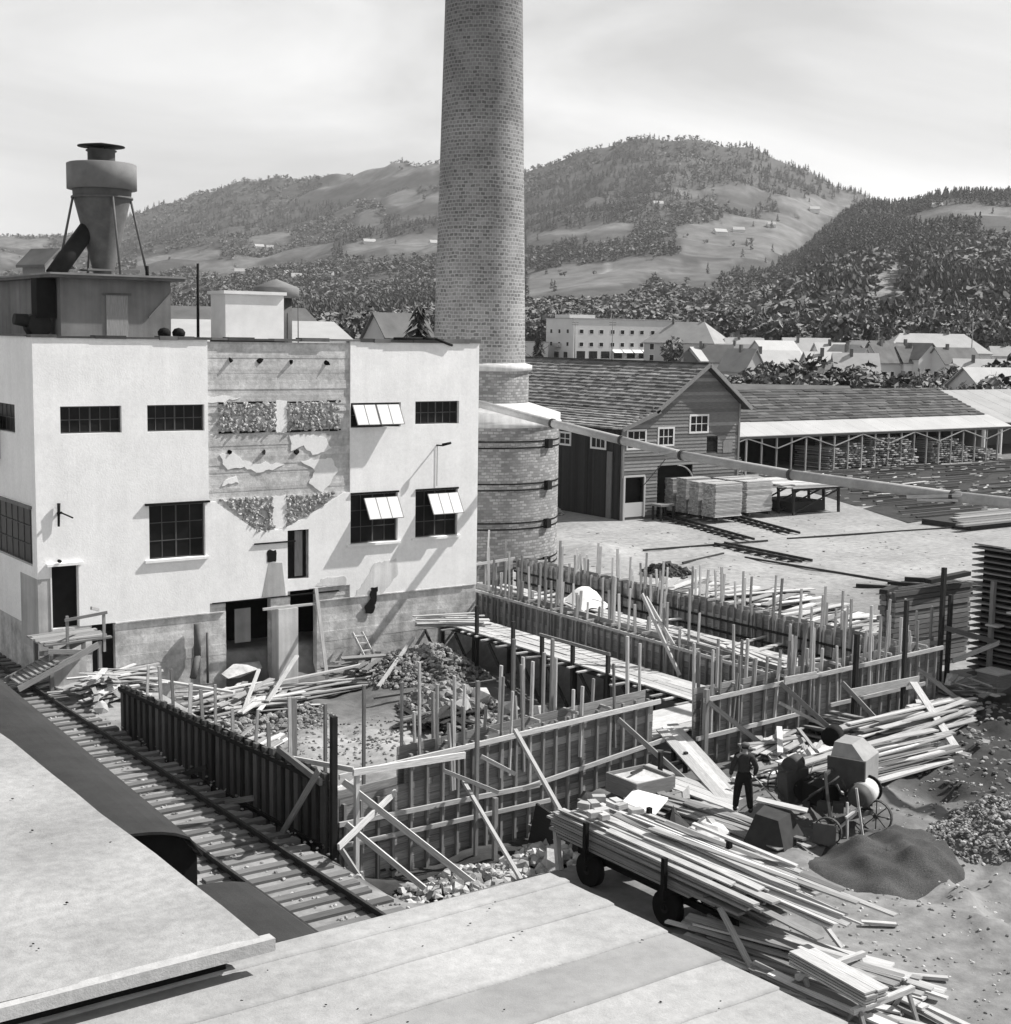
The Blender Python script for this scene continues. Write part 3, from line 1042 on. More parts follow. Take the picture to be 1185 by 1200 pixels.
HS = random.Random(21)
for i in range(24):
    a, r_ = HS.uniform(42.6, 53.6), HS.uniform(262, 360)
    x, y = pol(a, r_)
    z = hz(x, y)
    house('town_house', 'small pale house among the crowded little houses below the woods', x, y, z - .5, facing(x, y, HS.uniform(-50, 50)), HS.uniform(6, 11), HS.uniform(5, 7), HS.uniform(4.2, 5.2), HS.uniform(6.8, 8.2),
          wall=HS.choice(('house_pale', 'house_pale', 'house_grey')), roof=HS.choice(('pale_roof', 'pale_roof', 'grey_roof', 'dark_roof', 'pale_roof')), group='small houses of the town',
          wins=[('f', 1.6, 1.2), ('f', 3.8, 1.2), ('l', 2.4, 1.2), ('r', 2.4, 1.2)], chim=[(3, 2.6)])


def pole(name, label, x, y, h, r=.13, arms=True, base=None):
    z = hz(x, y) if base is None else base
    t = thing(name, label, 'pole', (x, y, z))
    part(MB().tube((x, y, z - .5), (x, y, z + h), r, r * .7, 8), 'mast', 'old_wood', t)
    if arms:
        d = Vector((.81, -.58, 0))
        for k in (0.25, .8):
            c = Vector((x, y, z + h - k))
            part(MB().beam(c - d * .8, c + d * .8, .1, .12), 'crossarm', 'old_wood', t)
    return t


pole('utility_pole', 'tall pale utility pole left of the big hipped roof', 255, 213, 10.5)
pole('utility_pole', 'tall pale utility pole over the right end of the big hipped roof', 272.5, 201.2, 12.5)
pole('utility_pole', 'dark utility pole in front of the pale town block', 222, 266, 10.5)
pole('utility_pole', 'thin utility pole at the left corner of the pale town block', 228, 288, 10)

# ---------------------------------------------------------------- the white factory
XL, XR, YF, ZT = 15.2, 33.42, 48.5, 11.76
fac = thing('factory_building', 'white plastered factory building with small dark windows and a stripped bare middle strip', 'building', (24, 48.5, 0))


def front(y0, y1):
    return lambda a, b, c, d: cur.box(a, b, y0, y1, c, d)


W_UP = [(16.1, 18.26, 8.46, 9.40), (19.2, 21.36, 8.45, 9.40), (27.42, 29.68, 8.40, 9.36), (30.36, 32.46, 8.46, 9.38)]
W_LO = [(19.21, 21.35, 3.86, 5.82), (27.42, 29.57, 3.84, 5.78), (30.40, 32.44, 3.88, 5.78)]
D1 = (15.68, 16.62, 1.72, 3.9)
cur = MB()
holes_wall(cur, XL, 21.5, 1.72, ZT, W_UP[:2] + [(19.21, 21.35, 3.86, 5.82), D1], front(48.5, 48.85))
part(cur, 'plaster_wall', 'plaster', fac)
cur = MB()
holes_wall(cur, 27.4, XR, 1.72, ZT + .05, W_UP[2:] + W_LO[1:], front(48.5, 48.85))
part(cur, 'plaster_wall', 'plaster', fac)
NW = (24.69, 25.59, 2.67, 4.56)
OP = [(22.15, 24.0, -1.6, 2.05), (24.82, 25.96, -1.6, 2.2)]
cur = MB()
z = 1.72
while z < 11.6:
    h = min(.135 * tn(.2), 11.66 - z)
    o = jit(.014)
    k = MB()
    tone = tn(.13)
    holes_wall(cur, 21.5, 27.4, z, z + h, [NW] + OP, lambda a, b, c, d: cur.box(a, b, 48.56 + o, 48.85, c, d, tone))
    z += h
part(cur, 'bare_wall', 'board_concrete', fac)
cur = MB()
z = -1.7
while z < 1.69:
    h = min(.34 * tn(.2), 1.715 - z)
    o, tone = jit(.012), tn(.12)
    holes_wall(cur, XL, XR, z, z + h, OP + [(17.06, 17.9, -.5, 1.72)], lambda a, b, c, d: cur.box(a, b, 48.535 + o, 48.85, c, d, tone))
    z += h
part(cur, 'concrete_base', 'concrete', fac)
# side wall, back, far side
SW = [(49.0, 54.6, 3.88, 5.86), (50.6, 53.6, 8.38, 9.38)]
cur = MB()
holes_wall(cur, 48.85, 64, 1.72, ZT, SW, lambda a, b, c, d: cur.box(15.2, 15.55, a, b, c, d))
part(cur, 'side_wall', 'plaster', fac)
part(MB().box(15.22, 15.55, 48.85, 64, -1.6, 1.72), 'side_base', 'concrete', fac)
part(MB().box(15.55, 33.42, 63.65, 64, -1.6, ZT), 'back_wall', 'plaster', fac)
part(MB().box(33.07, 33.42, 48.85, 63.65, -1.6, ZT), 'end_wall', 'plaster', fac)
part(MB().box(15.55, 33.07, 48.85, 63.65, 11.35, 11.6), 'flat_roof', 'roof_felt', fac)
part(MB().box(15.55, 33.07, 48.85, 63.65, -1.75, -1.5), 'cellar_floor', 'black', fac)  # black colour stands for the unlit interior
part(MB().box(15.55, 33.07, 51.0, 51.2, -1.5, 11.35), 'inner_wall', 'black', fac)  # blackened to paint the darkness seen through the openings
# ragged flashing along the roof edge
fl = MB()
x = XL - .05
while x < XR:
    w = rnd.uniform(.5, 1.6)
    x1 = min(x + w, XR + .04)
    hgt = rnd.uniform(.02, .08)
    fl.box(x, x1, 48.44 + jit(.02), 48.95, ZT - .02 - rnd.uniform(0, .05), ZT + hgt + (.05 if x > 27.4 else 0), rnd.uniform(.4, 1.5))
    x = x1 + .004
part(fl, 'roof_edge', 'steel', fac)
part(MB().box(15.12, 15.62, 48.96, 64, ZT, ZT + .07), 'roof_edge', 'steel', fac)
def ragged(pts, step=.14, amp=.045):
    out = []
    for i in range(len(pts)):
        a, b = Vector(pts[i]), Vector(pts[(i + 1) % len(pts)])
        n = max(1, int((b - a).length / step))
        for k in range(n):
            p = a + (b - a) * k / n
            out.append((p.x + jit(amp), p.y + jit(amp)))
    return out


# plaster left standing at the foot of the bare strip
Yp = 48.5
for pts in ([(21.5, 2.06), (24.69, 2.06), (24.69, 4.72), (24.4, 4.62), (23.45, 4.62), (21.75, 5.82), (21.5, 5.82)],
            [(24.69, 4.56), (25.59, 4.56), (25.59, 5.08), (24.69, 4.72)],
            [(25.59, 2.24), (27.4, 2.24), (27.4, 5.9), (27.15, 5.9), (25.59, 5.08)],
            [(24.69, 2.22), (25.59, 2.22), (25.59, 2.67), (24.69, 2.67)]):
    part(MB().prism([(a, Yp, b) for a, b in pts], (0, .1, 0)), 'plaster_panel', 'plaster', fac)
for pts in ([(21.95, 7.5), (22.5, 7.65), (22.85, 7.3), (23.4, 7.12), (23.8, 7.2), (24.6, 7.1), (24.1, 6.92), (23.4, 6.85), (22.9, 7.05), (22.3, 6.95)],
            [(22.0, 6.4), (22.7, 6.5), (22.6, 6.75), (22.2, 6.6)], [(24.8, 8.2), (26.3, 8.1), (26.6, 7.6), (25.8, 7.4), (25.4, 7.75), (24.9, 7.6)],
            [(25.3, 7.2), (26.6, 7.25), (26.9, 6.7), (26.2, 5.95), (25.6, 6.3), (25.9, 6.8)], [(24.25, 9.5), (24.68, 9.5), (24.68, 8.3), (24.25, 8.3)],
            [(24.1, 5.9), (24.66, 5.95), (24.66, 4.7), (24.1, 4.6)], [(21.5, 9.7), (22.8, 9.62), (21.9, 9.45), (21.5, 9.5)]):
    part(MB().prism([(a, 48.535, b) for a, b in ragged(pts)], (0, .04, 0), .93), 'plaster_patch', 'plaster', fac)


def rubble_fill(name, poly, n):
    mb = MB()
    xs, zs = [p[0] for p in poly], [p[1] for p in poly]
    P = np.array([[rnd.uniform(min(xs), max(xs)), rnd.uniform(min(zs), max(zs))] for _ in range(n)])
    ok = in_poly(P[:, 0], P[:, 1], poly)
    for a, b in P[ok]:
        s = rnd.uniform(.05, .13)
        mb.rock((a, 48.55, b), (s * 1.2, .06, s * .8), rnd.uniform(.65, 1.45), var=.35)
    return part(mb, name, 'rubble', fac, kind='stuff')


rubble_fill('rubble_infill', [(21.94, 8.38), (24.22, 8.38), (24.22, 9.42), (21.94, 9.42)], 230)
rubble_fill('rubble_infill', [(24.72, 8.36), (27.0, 8.36), (26.8, 9.41), (24.72, 9.41)], 230)
rubble_fill('rubble_infill', [(21.9, 5.9), (24.1, 5.9), (24.1, 4.62), (23.45, 4.62)], 260)
rubble_fill('rubble_infill', [(24.68, 5.9), (26.9, 5.9), (25.59, 5.12), (24.68, 4.76)], 260)
gr = MB()
for a, b, c in ((21.94, 24.22, 9.44), (24.72, 27.0, 9.44), (21.94, 24.22, 8.36), (24.72, 27.0, 8.34)):
    u = a
    while u < b:
        w = rnd.uniform(.2, .6)
        gr.box(u, min(u + w, b), 48.53, 48.6, c - rnd.uniform(.02, .05), c + rnd.uniform(.01, .04))
        u += w + rnd.uniform(0, .25)
part(gr, 'broken_joint', 'black', fac)
for x, z in ((22.4, 11.0), (23.6, 10.98), (24.85, 10.95), (26.35, 10.9), (22.35, 7.62), (25.1, 7.55), (23.75, 7.6)):
    part(MB().rock((x, 48.55, z), (.17, .05, .11)), 'beam_hole', 'black', fac)
part(MB().box(23.3, 25.0, 48.44, 48.5, 4.12, 4.17), 'bar', 'black', fac)
part(MB().prism([(a, 48.488, b) for a, b in ragged([(23.82, 3.4), (24.2, 3.42), (24.22, 3.85), (23.85, 3.88)], .1, .03)], (0, .012, 0)), 'flue_hole', 'black', fac)
part(MB().prism([(23.6, 48.49, 2.1), (24.6, 48.49, 2.1), (24.45, 48.49, 3.35), (23.9, 48.49, 3.4)], (0, .012, 0), .8), 'smoke_mark', 'plaster_grey', fac)
part(MB().prism([(a, 48.45, b) for a, b in ragged([(28.3, 2.05), (28.65, 2.02), (28.6, 1.5), (28.4, 1.0), (28.05, 1.05), (28.0, 1.35), (28.3, 1.6)], .1, .05)], (0, .012, 0)), 'broken_hole', 'black', fac)
for pts in ([(27.6, 1.76), (28.1, 2.4), (28.5, 3.0), (29.5, 3.1), (29.6, 2.5), (28.9, 1.76)], [(25.9, 2.3), (27.2, 2.26), (27.2, 2.62), (26.1, 2.6)]):
    part(MB().prism([(a, 48.492, b) for a, b in ragged(pts, .12, .05)], (0, .012, 0), 1.25), 'grey_patch', 'plaster_grey', fac)  # thin ragged grey patches on the plaster
# grey brick corner round the small upper door
part(MB().box(15.188, 15.67, 48.488, 48.6, 1.0, 3.5, .8), 'corner_patch', 'plaster_grey', fac)
part(MB().box(15.188, 15.3, 48.61, 50.4, 1.0, 3.5, .8), 'corner_patch', 'plaster_grey', fac)
part(MB().box(15.5, 16.75, 48.36, 48.5, 3.92, 4.02), 'door_lintel', 'plaster', fac)
part(MB().box(15.68, 16.62, 48.75, 48.8, 1.72, 3.9), 'door', 'black', fac)
part(MB().box(17.06, 17.9, 48.75, 48.8, -.5, 1.7), 'door', 'black', fac)
part(MB().box(15.62, 15.67, 48.46, 48.7, 1.72, 3.9), 'door_post', 'white_paint', fac)
part(MB().box(24.0, 24.82, 47.9, 48.5, -1.5, 1.68, 1.15), 'pillar', 'plaster_grey', fac)
part(MB().box(23.4, 25.8, 47.96, 48.03, 1.69, 1.78), 'lintel_board', 'new_wood', fac)
part(MB().box(21.6, 26.9, 48.47, 48.56, 2.03, 2.07), 'rusty_beam', 'black', fac)
part(MB().box(22.7, 23.35, 48.95, 49.0, .35, 1.65, .5), 'inner_window', 'plaster_grey', fac)
for x0, x1, z in ((17.9, 22.1, 1.705), (26.0, 32.9, 1.735)):
    part(MB().box(x0, x1, 48.47, 48.53, z - .03, z + .012), 'plaster_lip', 'concrete', fac)
# a rounded concrete lump on the sill of the first opening
part(MB().rock((22.4, 48.1, -.55), (1.5, .35, .3), .8), 'broken_sill', 'concrete', fac)


def fac_window(x0, x1, z0, z1, cols, rows, sash=(), sill=False, label=None, side=False):
    def bx(m, a, b, ya, yb, c, d):
        if side:
            m.box(15.2 + ya, 15.2 + yb, a, b, c, d)
        else:
            m.box(a, b, 48.5 + ya, 48.5 + yb, c, d)
    f = MB()
    t = .045
    bx(f, x0, x1, .14, .20, z0, z0 + t)
    bx(f, x0, x1, .14, .20, z1 - t, z1)
    bx(f, x0, x0 + t, .14, .20, z0 + t, z1 - t)
    bx(f, x1 - t, x1, .14, .20, z0 + t, z1 - t)
    cw, rh = (x1 - x0) / cols, (z1 - z0) / rows
    for i in range(1, cols):
        w = .028 if i * 2 == cols else .014
        bx(f, x0 + i * cw - w, x0 + i * cw + w, .15, .19, z0 + t, z1 - t)
    for j in range(1, rows):
        bx(f, x0 + t, x1 - t, .135, .15, z0 + j * rh - .016, z0 + j * rh + .016)
    fo = part(f, 'window', 'window_bar', fac, label)
    for i in range(cols):
        for j in range(rows):
            p = MB()
            bx(p, x0 + i * cw + .015, x0 + (i + 1) * cw - .015, .165, .175, z0 + j * rh + .016, z0 + (j + 1) * rh - .016)
            part(p, 'pane', 'glass', fo)
    if sill:
        s = MB()
        bx(s, x0 - .18, x1 + .1, -.1, .13, z0 - .1, z0 - .005)
        part(s, 'sill', 'plaster', fo)
    for (a, b, zt, ln, out) in sash:
        s = MB()
        p0, p1 = Vector((a, 48.5, zt)), Vector((b, 48.5, zt))
        dn = Vector((0, -out, -math.sqrt(ln * ln - out * out)))
        n = max(2, round((b - a) / .5))
        for q in range(n + 1):
            e = p0 + (p1 - p0) * q / n
            s.beam(e, e + dn, .03, .03)
        s.beam(p0, p1, .03, .03)
        s.beam(p0 + dn, p1 + dn, .03, .03)
        s.beam(p0 + dn * .5, p1 + dn * .5, .02, .02)
        part(s, 'open_sash', 'steel_light', fo)
        for q in range(n):
            e0, e1 = p0 + (p1 - p0) * (q + .04) / n, p0 + (p1 - p0) * (q + .96) / n
            nn = Vector((0, dn.z, -dn.y)).normalized() * .012
            k = MB()
            k.hexa([e0 - nn, e1 - nn, e1 + dn - nn, e0 + dn - nn, e0 + nn, e1 + nn, e1 + dn + nn, e0 + dn + nn])
            part(k, 'sash_pane', 'sash_glass', fo)  # sky reflection painted as a pale pane
    return fo


fac_window(*W_UP[0], 6, 2)
fac_window(*W_UP[1], 6, 2)
fac_window(*W_UP[2], 6, 2, sash=[(27.5, 28.5, 9.28, .86, .42), (28.56, 29.6, 9.28, .86, .42)], label='upper window with two sashes swung open')
fac_window(*W_UP[3], 6, 2)
fac_window(*W_LO[0], 4, 3, sill=True)
fac_window(*W_LO[1], 4, 3, sash=[(28.02, 29.56, 5.62, .92, .47)], sill=True, label='lower window with one pale sash swung open')
fac_window(*W_LO[2], 4, 3, sash=[(30.98, 32.44, 5.64, .92, .47)], sill=True, label='lower window with one pale sash swung open, at the right corner')
fac_window(*SW[0], 8, 3, side=True)
fac_window(*SW[1], 6, 2, side=True)
part(MB().box(15.08, 15.2, 48.95, 54.7, 5.88, 5.98), 'window_hood', 'steel_light', fac)
part(MB().box(19.05, 21.5, 48.38, 48.5, 5.83, 5.9), 'window_hood', 'black', fac)
part(MB().box(27.42, 29.6, 48.44, 48.5, 5.79, 5.86), 'window_hood', 'black', fac)
part(MB().box(30.4, 32.46, 48.44, 48.5, 5.79, 5.86), 'window_hood', 'black', fac)
w = part(MB().box(24.72, 25.56, 48.7, 48.74, 2.7, 4.53), 'window', 'black', fac)
part(MB().box(25.08, 25.4, 48.66, 48.7, 2.75, 4.5), 'shutter', 'old_wood', w)
part(MB().box(14.75, 15.2, 52.4, 53.9, 7.35, 8.9), 'wall_box', 'plaster_grey', fac)
cur = MB()
cur.tube((20.9, 48.3, 1.4), (20.9, 48.3, .2), .13, .13, 8).tube((20.9, 48.3, .2), (20.55, 47.9, -.5), .13, .13, 8)
cur.tube((21.35, 48.42, 1.0), (21.35, 48.42, -.9), .05, .05, 6)
part(cur, 'downpipe', 'steel', fac)
cur = MB()
cur.tube((31.4, 48.5, 7.6), (31.4, 48.05, 7.62), .035, .03, 6).tube((31.4, 48.1, 7.64), (31.75, 48.0, 7.72), .06, .05, 8)
cur.tube((31.4, 48.47, 7.6), (31.4, 48.47, 5.95), .012, .012, 5)
part(cur, 'lamp_bracket', 'black', fac)
cur = MB()
cur.tube((15.95, 48.5, 5.75), (15.95, 48.15, 5.8), .05, .05, 6).tube((15.95, 48.4, 6.1), (15.93, 48.4, 5.3), .06, .04, 6)
cur.tube((15.95, 48.2, 5.8), (16.35, 48.15, 5.6), .03, .03, 6)
part(cur, 'insulator_bracket', 'black', fac)
part(MB().tube((15.92, 48.45, 4.1), (15.92, 48.3, 4.1), .06, .06, 6), 'pipe_stub', 'black', fac)
cur = MB()
q = [(29.3, 48.42, 11.86), (30.6, 48.42, 11.88), (31.2, 48.42, 11.88), (32.05, 48.43, 11.62)]
for a, b in zip(q, q[1:]):
    cur.tube(a, b, .05, .05, 7)
part(cur, 'roof_pipe', 'black', fac)

# ---- things on its roof
pen = thing('roof_house', 'low grey boxy machine house on the factory roof with an overhanging flat roof', 'roof house', (18.7, 50, 11.6))
part(MB().box(16.7, 20.75, 50, 62, 11.6, 13.8, .34), 'wall', 'plaster_grey', pen)
part(MB().box(16.25, 21.15, 49.6, 62.3, 13.8, 13.9), 'flat_roof', 'steel', pen)
part(MB().box(16.22, 21.18, 49.57, 62.3, 13.903, 13.97, 1.3), 'roof_sheet', 'steel_light', pen)
pd = part(MB().box(18.32, 19.12, 49.96, 50.02, 11.62, 13.25, 1.35), 'door', 'old_wood', pen)
part(MB().box(18.2, 19.24, 49.93, 49.955, 13.25, 13.33), 'door_head', 'steel', pd)
part(MB().beam((19.9, 49.97, 12.5), (20.75, 49.97, 13.4), .03, .05), 'batten', 'old_wood', pen)
bl = thing('blower', 'black blower with upright duct standing against the left corner of the grey roof house', 'blower', (16.2, 50.6, 11.6))
cur = MB()
cur.tube((16.15, 50.5, 12.15), (16.15, 51.2, 12.15), .42, .42, 16)
part(cur, 'fan_housing', 'black_paint', bl)
part(MB().box(15.98, 16.66, 50.35, 50.95, 12.4, 13.78), 'duct', 'black', bl)
part(MB().tube((15.3, 50.75, 12.35), (15.75, 50.75, 12.3), .2, .24, 10), 'motor', 'black_paint', bl)
part(MB().box(15.5, 16.6, 50.3, 51.3, 11.6, 11.78), 'bed', 'black_paint', bl)
for x in (20.2, 20.75):
    cur = MB().lathe((x, 49.3, 11.6), [(.12, 0), (.12, .2), (.22, .25), (.24, .38), (.15, .5), (.0, .54)], 12)
    solo(cur, 'vent_cap', 'black', 'small black vent cap on the factory roof edge, ' + ('nearer the grey roof house' if x < 20.5 else 'nearer the tall thin pole'), 'vent cap', (x, 49.3, 11.6))
cy = thing('dust_cyclone', 'tall grey sheet-metal dust cyclone with round hat on four legs above the roof house', 'cyclone', (19.35, 53, 13.97))
C0 = (19.35, 53, 0)
part(MB().lathe(C0, [(.36, 13.97), (.37, 14.15), (1.06, 16.95), (1.08, 17.22)], 28), 'cone', 'steel', cy)
part(MB().lathe(C0, [(1.08, 17.2), (1.27, 17.2), (1.27, 18.12), (1.2, 18.15), (.5, 18.2)], 32), 'drum', 'steel_light', cy)
part(MB().lathe(C0, [(.5, 18.15), (.5, 18.58), (.56, 18.6), (.56, 18.64)], 24, .8), 'neck', 'steel', cy)
cap = part(MB().lathe(C0, [(.0, 18.74), (.86, 18.76), (.86, 18.79), (.0, 18.92)], 28), 'hat', 'black_paint', cy)
for k in range(3):
    a = k * 2.1 + .4
    part(MB().tube((19.35 + .48 * math.cos(a), 53 + .48 * math.sin(a), 18.6), (19.35 + .5 * math.cos(a), 53 + .5 * math.sin(a), 18.77), .02, .02, 5), 'strut', 'black_paint', cap)
part(MB().lathe(C0, [(1.0, 16.86), (1.13, 16.86), (1.13, 16.93), (1.0, 16.93)], 28), 'ring', 'steel', cy)
for a in (R(215), R(305), R(35), R(125)):
    c, s = math.cos(a - R(35)), math.sin(a - R(35))
    part(MB().tube((19.35 + 1.1 * c, 53 + 1.1 * s, 16.9), (19.35 + 1.75 * c, 53 + 1.75 * s, 13.97), .045, .045, 6), 'leg', 'steel', cy)
part(MB().box(18.6, 20.6, 52.55, 52.65, 14.2, 14.27).box(18.6, 20.6, 53.4, 53.5, 14.2, 14.27), 'brace', 'steel_light', cy)
part(MB().tube((17.35, 52.6, 13.97), (18.75, 53, 15.7), .33, .33, 14), 'inlet_duct', 'black_paint', cy)
wc = thing('chimney_block', 'square white rendered roof chimney with a thin coping on the factory roof', 'chimney', (24.1, 50, 11.6))
part(MB().box(22.72, 25.12, 49.6, 50.9, 11.75, 13.42), 'shaft', 'white_paint', wc)
part(MB().box(22.62, 25.2, 49.5, 51.0, 13.42, 13.54), 'coping', 'white_paint', wc)
part(MB().box(22.69, 25.15, 49.57, 50.93, 11.6, 11.75), 'foot', 'black', wc)
vt = thing('roof_ventilator', 'dark round roof ventilator with pointed grey lid behind the white roof chimney', 'ventilator', (25.45, 51.6, 11.6))
part(MB().lathe((25.8, 51.6, 0), [(.62, 11.6), (.62, 13.4), (.0, 13.4)], 24, .6), 'drum', 'steel', vt)
part(MB().lathe((25.8, 51.6, 0), [(.0, 13.35), (.9, 13.38), (.9, 13.75), (.86, 13.8), (.0, 14.12)], 28), 'lid', 'steel_light', vt)
part(MB().tube((26.4, 50.9, 11.6), (26.4, 50.9, 13.2), .025, .02, 6), 'stay', 'steel', vt)
solo(MB().tube((21.8, 50, 11.6), (21.82, 50, 14.5), .06, .05, 8), 'flue_pipe', 'black', 'tall thin black pipe standing on the factory roof left of the white roof chimney', 'pipe', (21.8, 50, 11.6))
solo(MB().tube((20.9, 52.6, 13.97), (20.9, 52.6, 14.45), .07, .07, 8), 'flue_pipe', 'black', 'short black pipe stub on the right end of the roof house', 'pipe', (20.9, 52.6, 13.97))

# ---------------------------------------------------------------- the brick chimney
CX, CY = 43.7, 63.4
ch = thing('brick_chimney', 'huge round brick factory chimney rising out of the frame from a wide banded brick drum', 'chimney', (CX, CY, 0))
c = (CX, CY, 0)
part(MB().lathe(c, [(4.34, -.5), (4.34, 7.35)], 72), 'drum', 'drum_brick', ch)
part(MB().lathe(c, [(4.34, 7.35), (4.46, 7.4), (4.46, 7.6), (4.4, 7.65), (4.4, 8.0), (2.6, 8.55)], 72), 'drum_top', 'plaster_grey', ch)
part(MB().lathe(c, [(2.66, 8.4), (2.66, 10.2)], 64), 'lower_shaft', 'drum_brick', ch)
part(MB().lathe(c, [(2.66, 10.2), (2.84, 10.24), (2.84, 10.5), (2.44, 10.62)], 64), 'collar', 'plaster_grey', ch)
prof = [(2.46 - .0235 * (z - 10.5), z) for z in range(11, 44, 2)]
q = [(2.46, 10.55)] + prof
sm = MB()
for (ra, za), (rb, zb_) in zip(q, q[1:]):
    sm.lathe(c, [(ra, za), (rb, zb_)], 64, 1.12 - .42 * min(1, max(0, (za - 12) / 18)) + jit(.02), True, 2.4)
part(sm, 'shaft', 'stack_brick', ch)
rt_ = prof[-1][0]
part(MB().lathe(c, [(rt_, 43), (rt_ + .25, 43.2), (rt_ + .3, 44), (rt_ - .3, 44.1), (rt_ - .35, 42)], 48), 'crown', 'stack_brick', ch)
va = Vector((.812, -.584, 0))
for z in (6.5, 4.32, 2.3, .28):
    for d in (-.16, .16):
        bo = part(MB().lathe(c, [(4.33, z + d - .035), (4.37, z + d - .035), (4.37, z + d + .035), (4.33, z + d + .035)], 72), 'iron_band', 'black', ch)
    a = math.atan2(va.y, va.x) - R(33)
    p = Vector((CX + 4.45 * math.cos(a), CY + 4.45 * math.sin(a), z))
    part(MB().cbox(p, (.24, .42, .48), a), 'band_clamp', 'black', ch)

# ---------------------------------------------------------------- blower pipe across the yard
pp = thing('blower_pipe', 'long grey sheet-metal blower pipe sloping through the air from the factory corner to the right', 'pipe', (36.5, 36, 7.4))
q = [(36.5, 60.5, 9.8), (36.5, 53.0, 9.0), (36.5, 47.5, 8.43), (36.5, 43, 8.02), (36.5, 39.5, 7.7), (36.5, 34, 7.45), (36.5, 27.3, 7.36), (36.5, 20, 7.4), (36.5, 8, 7.6)]
for i, (a, b) in enumerate(zip(q, q[1:])):
    part(MB().tube(a, b, .17, .17, 16, 1 + jit(.08)), 'pipe_section', 'pipe_metal', pp)
    if i:
        d = (Vector(b) - Vector(a)).normalized() * .06
        part(MB().tube(Vector(a) - d, Vector(a) + d, .2, .2, 18, .6), 'flange', 'steel', pp)
part(MB().beam((36.3, 28.9, 7.2), (36.35, 26.9, 7.45), .05, .1), 'splint', 'new_wood', pp)
part(MB().beam((36.3, 28.5, 7.15), (36.32, 27.0, 7.28), .04, .08), 'splint', 'new_wood', pp)
part(MB().beam((36.3, 40.6, 7.65), (36.3, 39.6, 7.85), .05, .08), 'splint', 'new_wood', pp)
part(MB().tube((36.5, 40.4, 7.5), (36.3, 41.4, 6.4), .02, .02, 5), 'stay', 'steel', pp)

# ---------------------------------------------------------------- the barn
barn = thing('barn', 'large dark weatherboarded barn with shingled roof and a lean-to on its left side', 'barn', (66, 72, 0))
BY = 72.0
# gable outline: lean-to eave, main eave, ridge, right eave
GX = [(61.2, 0), (71.8, 0), (71.8, 7.75), (68.35, 10.25), (64.15, 7.45), (61.2, 6.25)]


def gable_z(x):
    return float(np.interp(x, [61.2, 64.15, 68.35, 71.8], [6.25, 7.45, 10.25, 7.75]))


BH = [(61.62, 63.1, 4.8, 5.9), (64.35, 65.6, 4.95, 6.0), (67.2, 68.75, 5.75, 6.8), (68.75, 69.8, 4.3, 5.3), (64.3, 67.5, .0, 3.5), (61.35, 63.1, .15, 2.85)]
z = 0.0
while z < 10.2:
    h = min(.235, 10.25 - z)
    mb = MB()
    tone = tn(.3)
    x0 = 61.2 if z < 6.2 else float(np.interp(z, [6.25, 7.45, 10.25], [61.2, 64.15, 68.35]))
    x1 = 71.8 if z < 7.75 else float(np.interp(z, [7.75, 10.25], [71.8, 68.35]))
    us = sorted({x0, x1} | {u for hh_ in BH for u in hh_[:2] if hh_[2] < z + h / 2 < hh_[3] and x0 < u < x1})
    for a, b in zip(us, us[1:]):
        if any(q[0] < (a + b) / 2 < q[1] and q[2] < z + h / 2 < q[3] for q in BH):
            continue
        mb = MB().hexa([(a, BY - .05, z), (b, BY - .05, z), (b, BY, z), (a, BY, z), (a, BY - .012, z + h - .004), (b, BY - .012, z + h - .004), (b, BY, z + h - .004), (a, BY, z + h - .004)], tone)
        part(mb, 'weatherboard', 'barn_wood', barn)
    z += h
inner = MB()
holes_wall(inner, 61.2, 71.8, 0, 6.2, BH, lambda a, b, c, d: inner.box(a, b, BY + .01, BY + .16, c, d))
part(inner, 'gable_wall', 'dark_wood', barn)
part(MB().prism([(61.25, BY + .02, 6.2), (71.75, BY + .02, 6.2), (71.75, BY + .02, 7.7), (68.35, BY + .02, 10.15), (64.2, BY + .02, 7.4)], (0, .14, 0)), 'gable_wall', 'dark_wood', barn)
cur = MB()
y = 72.2
while y < 98:
    w = rnd.uniform(.2, .3)
    cur.box(61.2 + jit(.015), 61.35, y, y + w - .01, 0, 6.1, tn(.3))
    y += w
part(cur, 'side_wall', 'dark_wood', barn)  # near-black wood paints the shade of this sunless side
part(MB().box(71.65, 71.8, 72.2, 98, 0, 7.6).box(61.4, 71.6, 97.8, 98, 0, 6.2), 'far_walls', 'dark_wood', barn)
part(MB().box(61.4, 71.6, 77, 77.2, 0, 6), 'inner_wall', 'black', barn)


def shingle_slope(root, x_lo, z_lo, x_hi, z_hi, y0, y1, n, name, mat, wid=.62, single=True):
    """courses of shingles from eave to ridge, each course a part; the courses lap"""
    sx, sz = (x_hi - x_lo) / n, (z_hi - z_lo) / n
    l = math.hypot(sx, sz)
    nx, nz = -sz / l, sx / l
    if nz < 0:
        nx, nz = -nx, -nz
    for k in range(n):
        mb = MB()
        y = y0
        while y < y1:
            w = min(rnd.uniform(.7, 1.3) * wid, y1 - y)
            a = Vector((x_lo + sx * k, 0, z_lo + sz * k))
            b = Vector((x_lo + sx * (k + 1.25), 0, z_lo + sz * (k + 1.25)))
            n1 = Vector((nx, 0, nz)) * (.11 + jit(.03))
            n0 = Vector((nx, 0, nz)) * .012
            o = Vector((sx, 0, sz)).normalized() * jit(.03)
            a = a + o
            ya, yb = Vector((0, y + .012, 0)), Vector((0, y + w, 0))
            mb.hexa([a + ya, a + yb, b + yb, b + ya, a + ya + n1, a + yb + n1, b + yb + n0, b + ya + n0], tn(.38))
            y += w
        part(mb, name, mat, root)


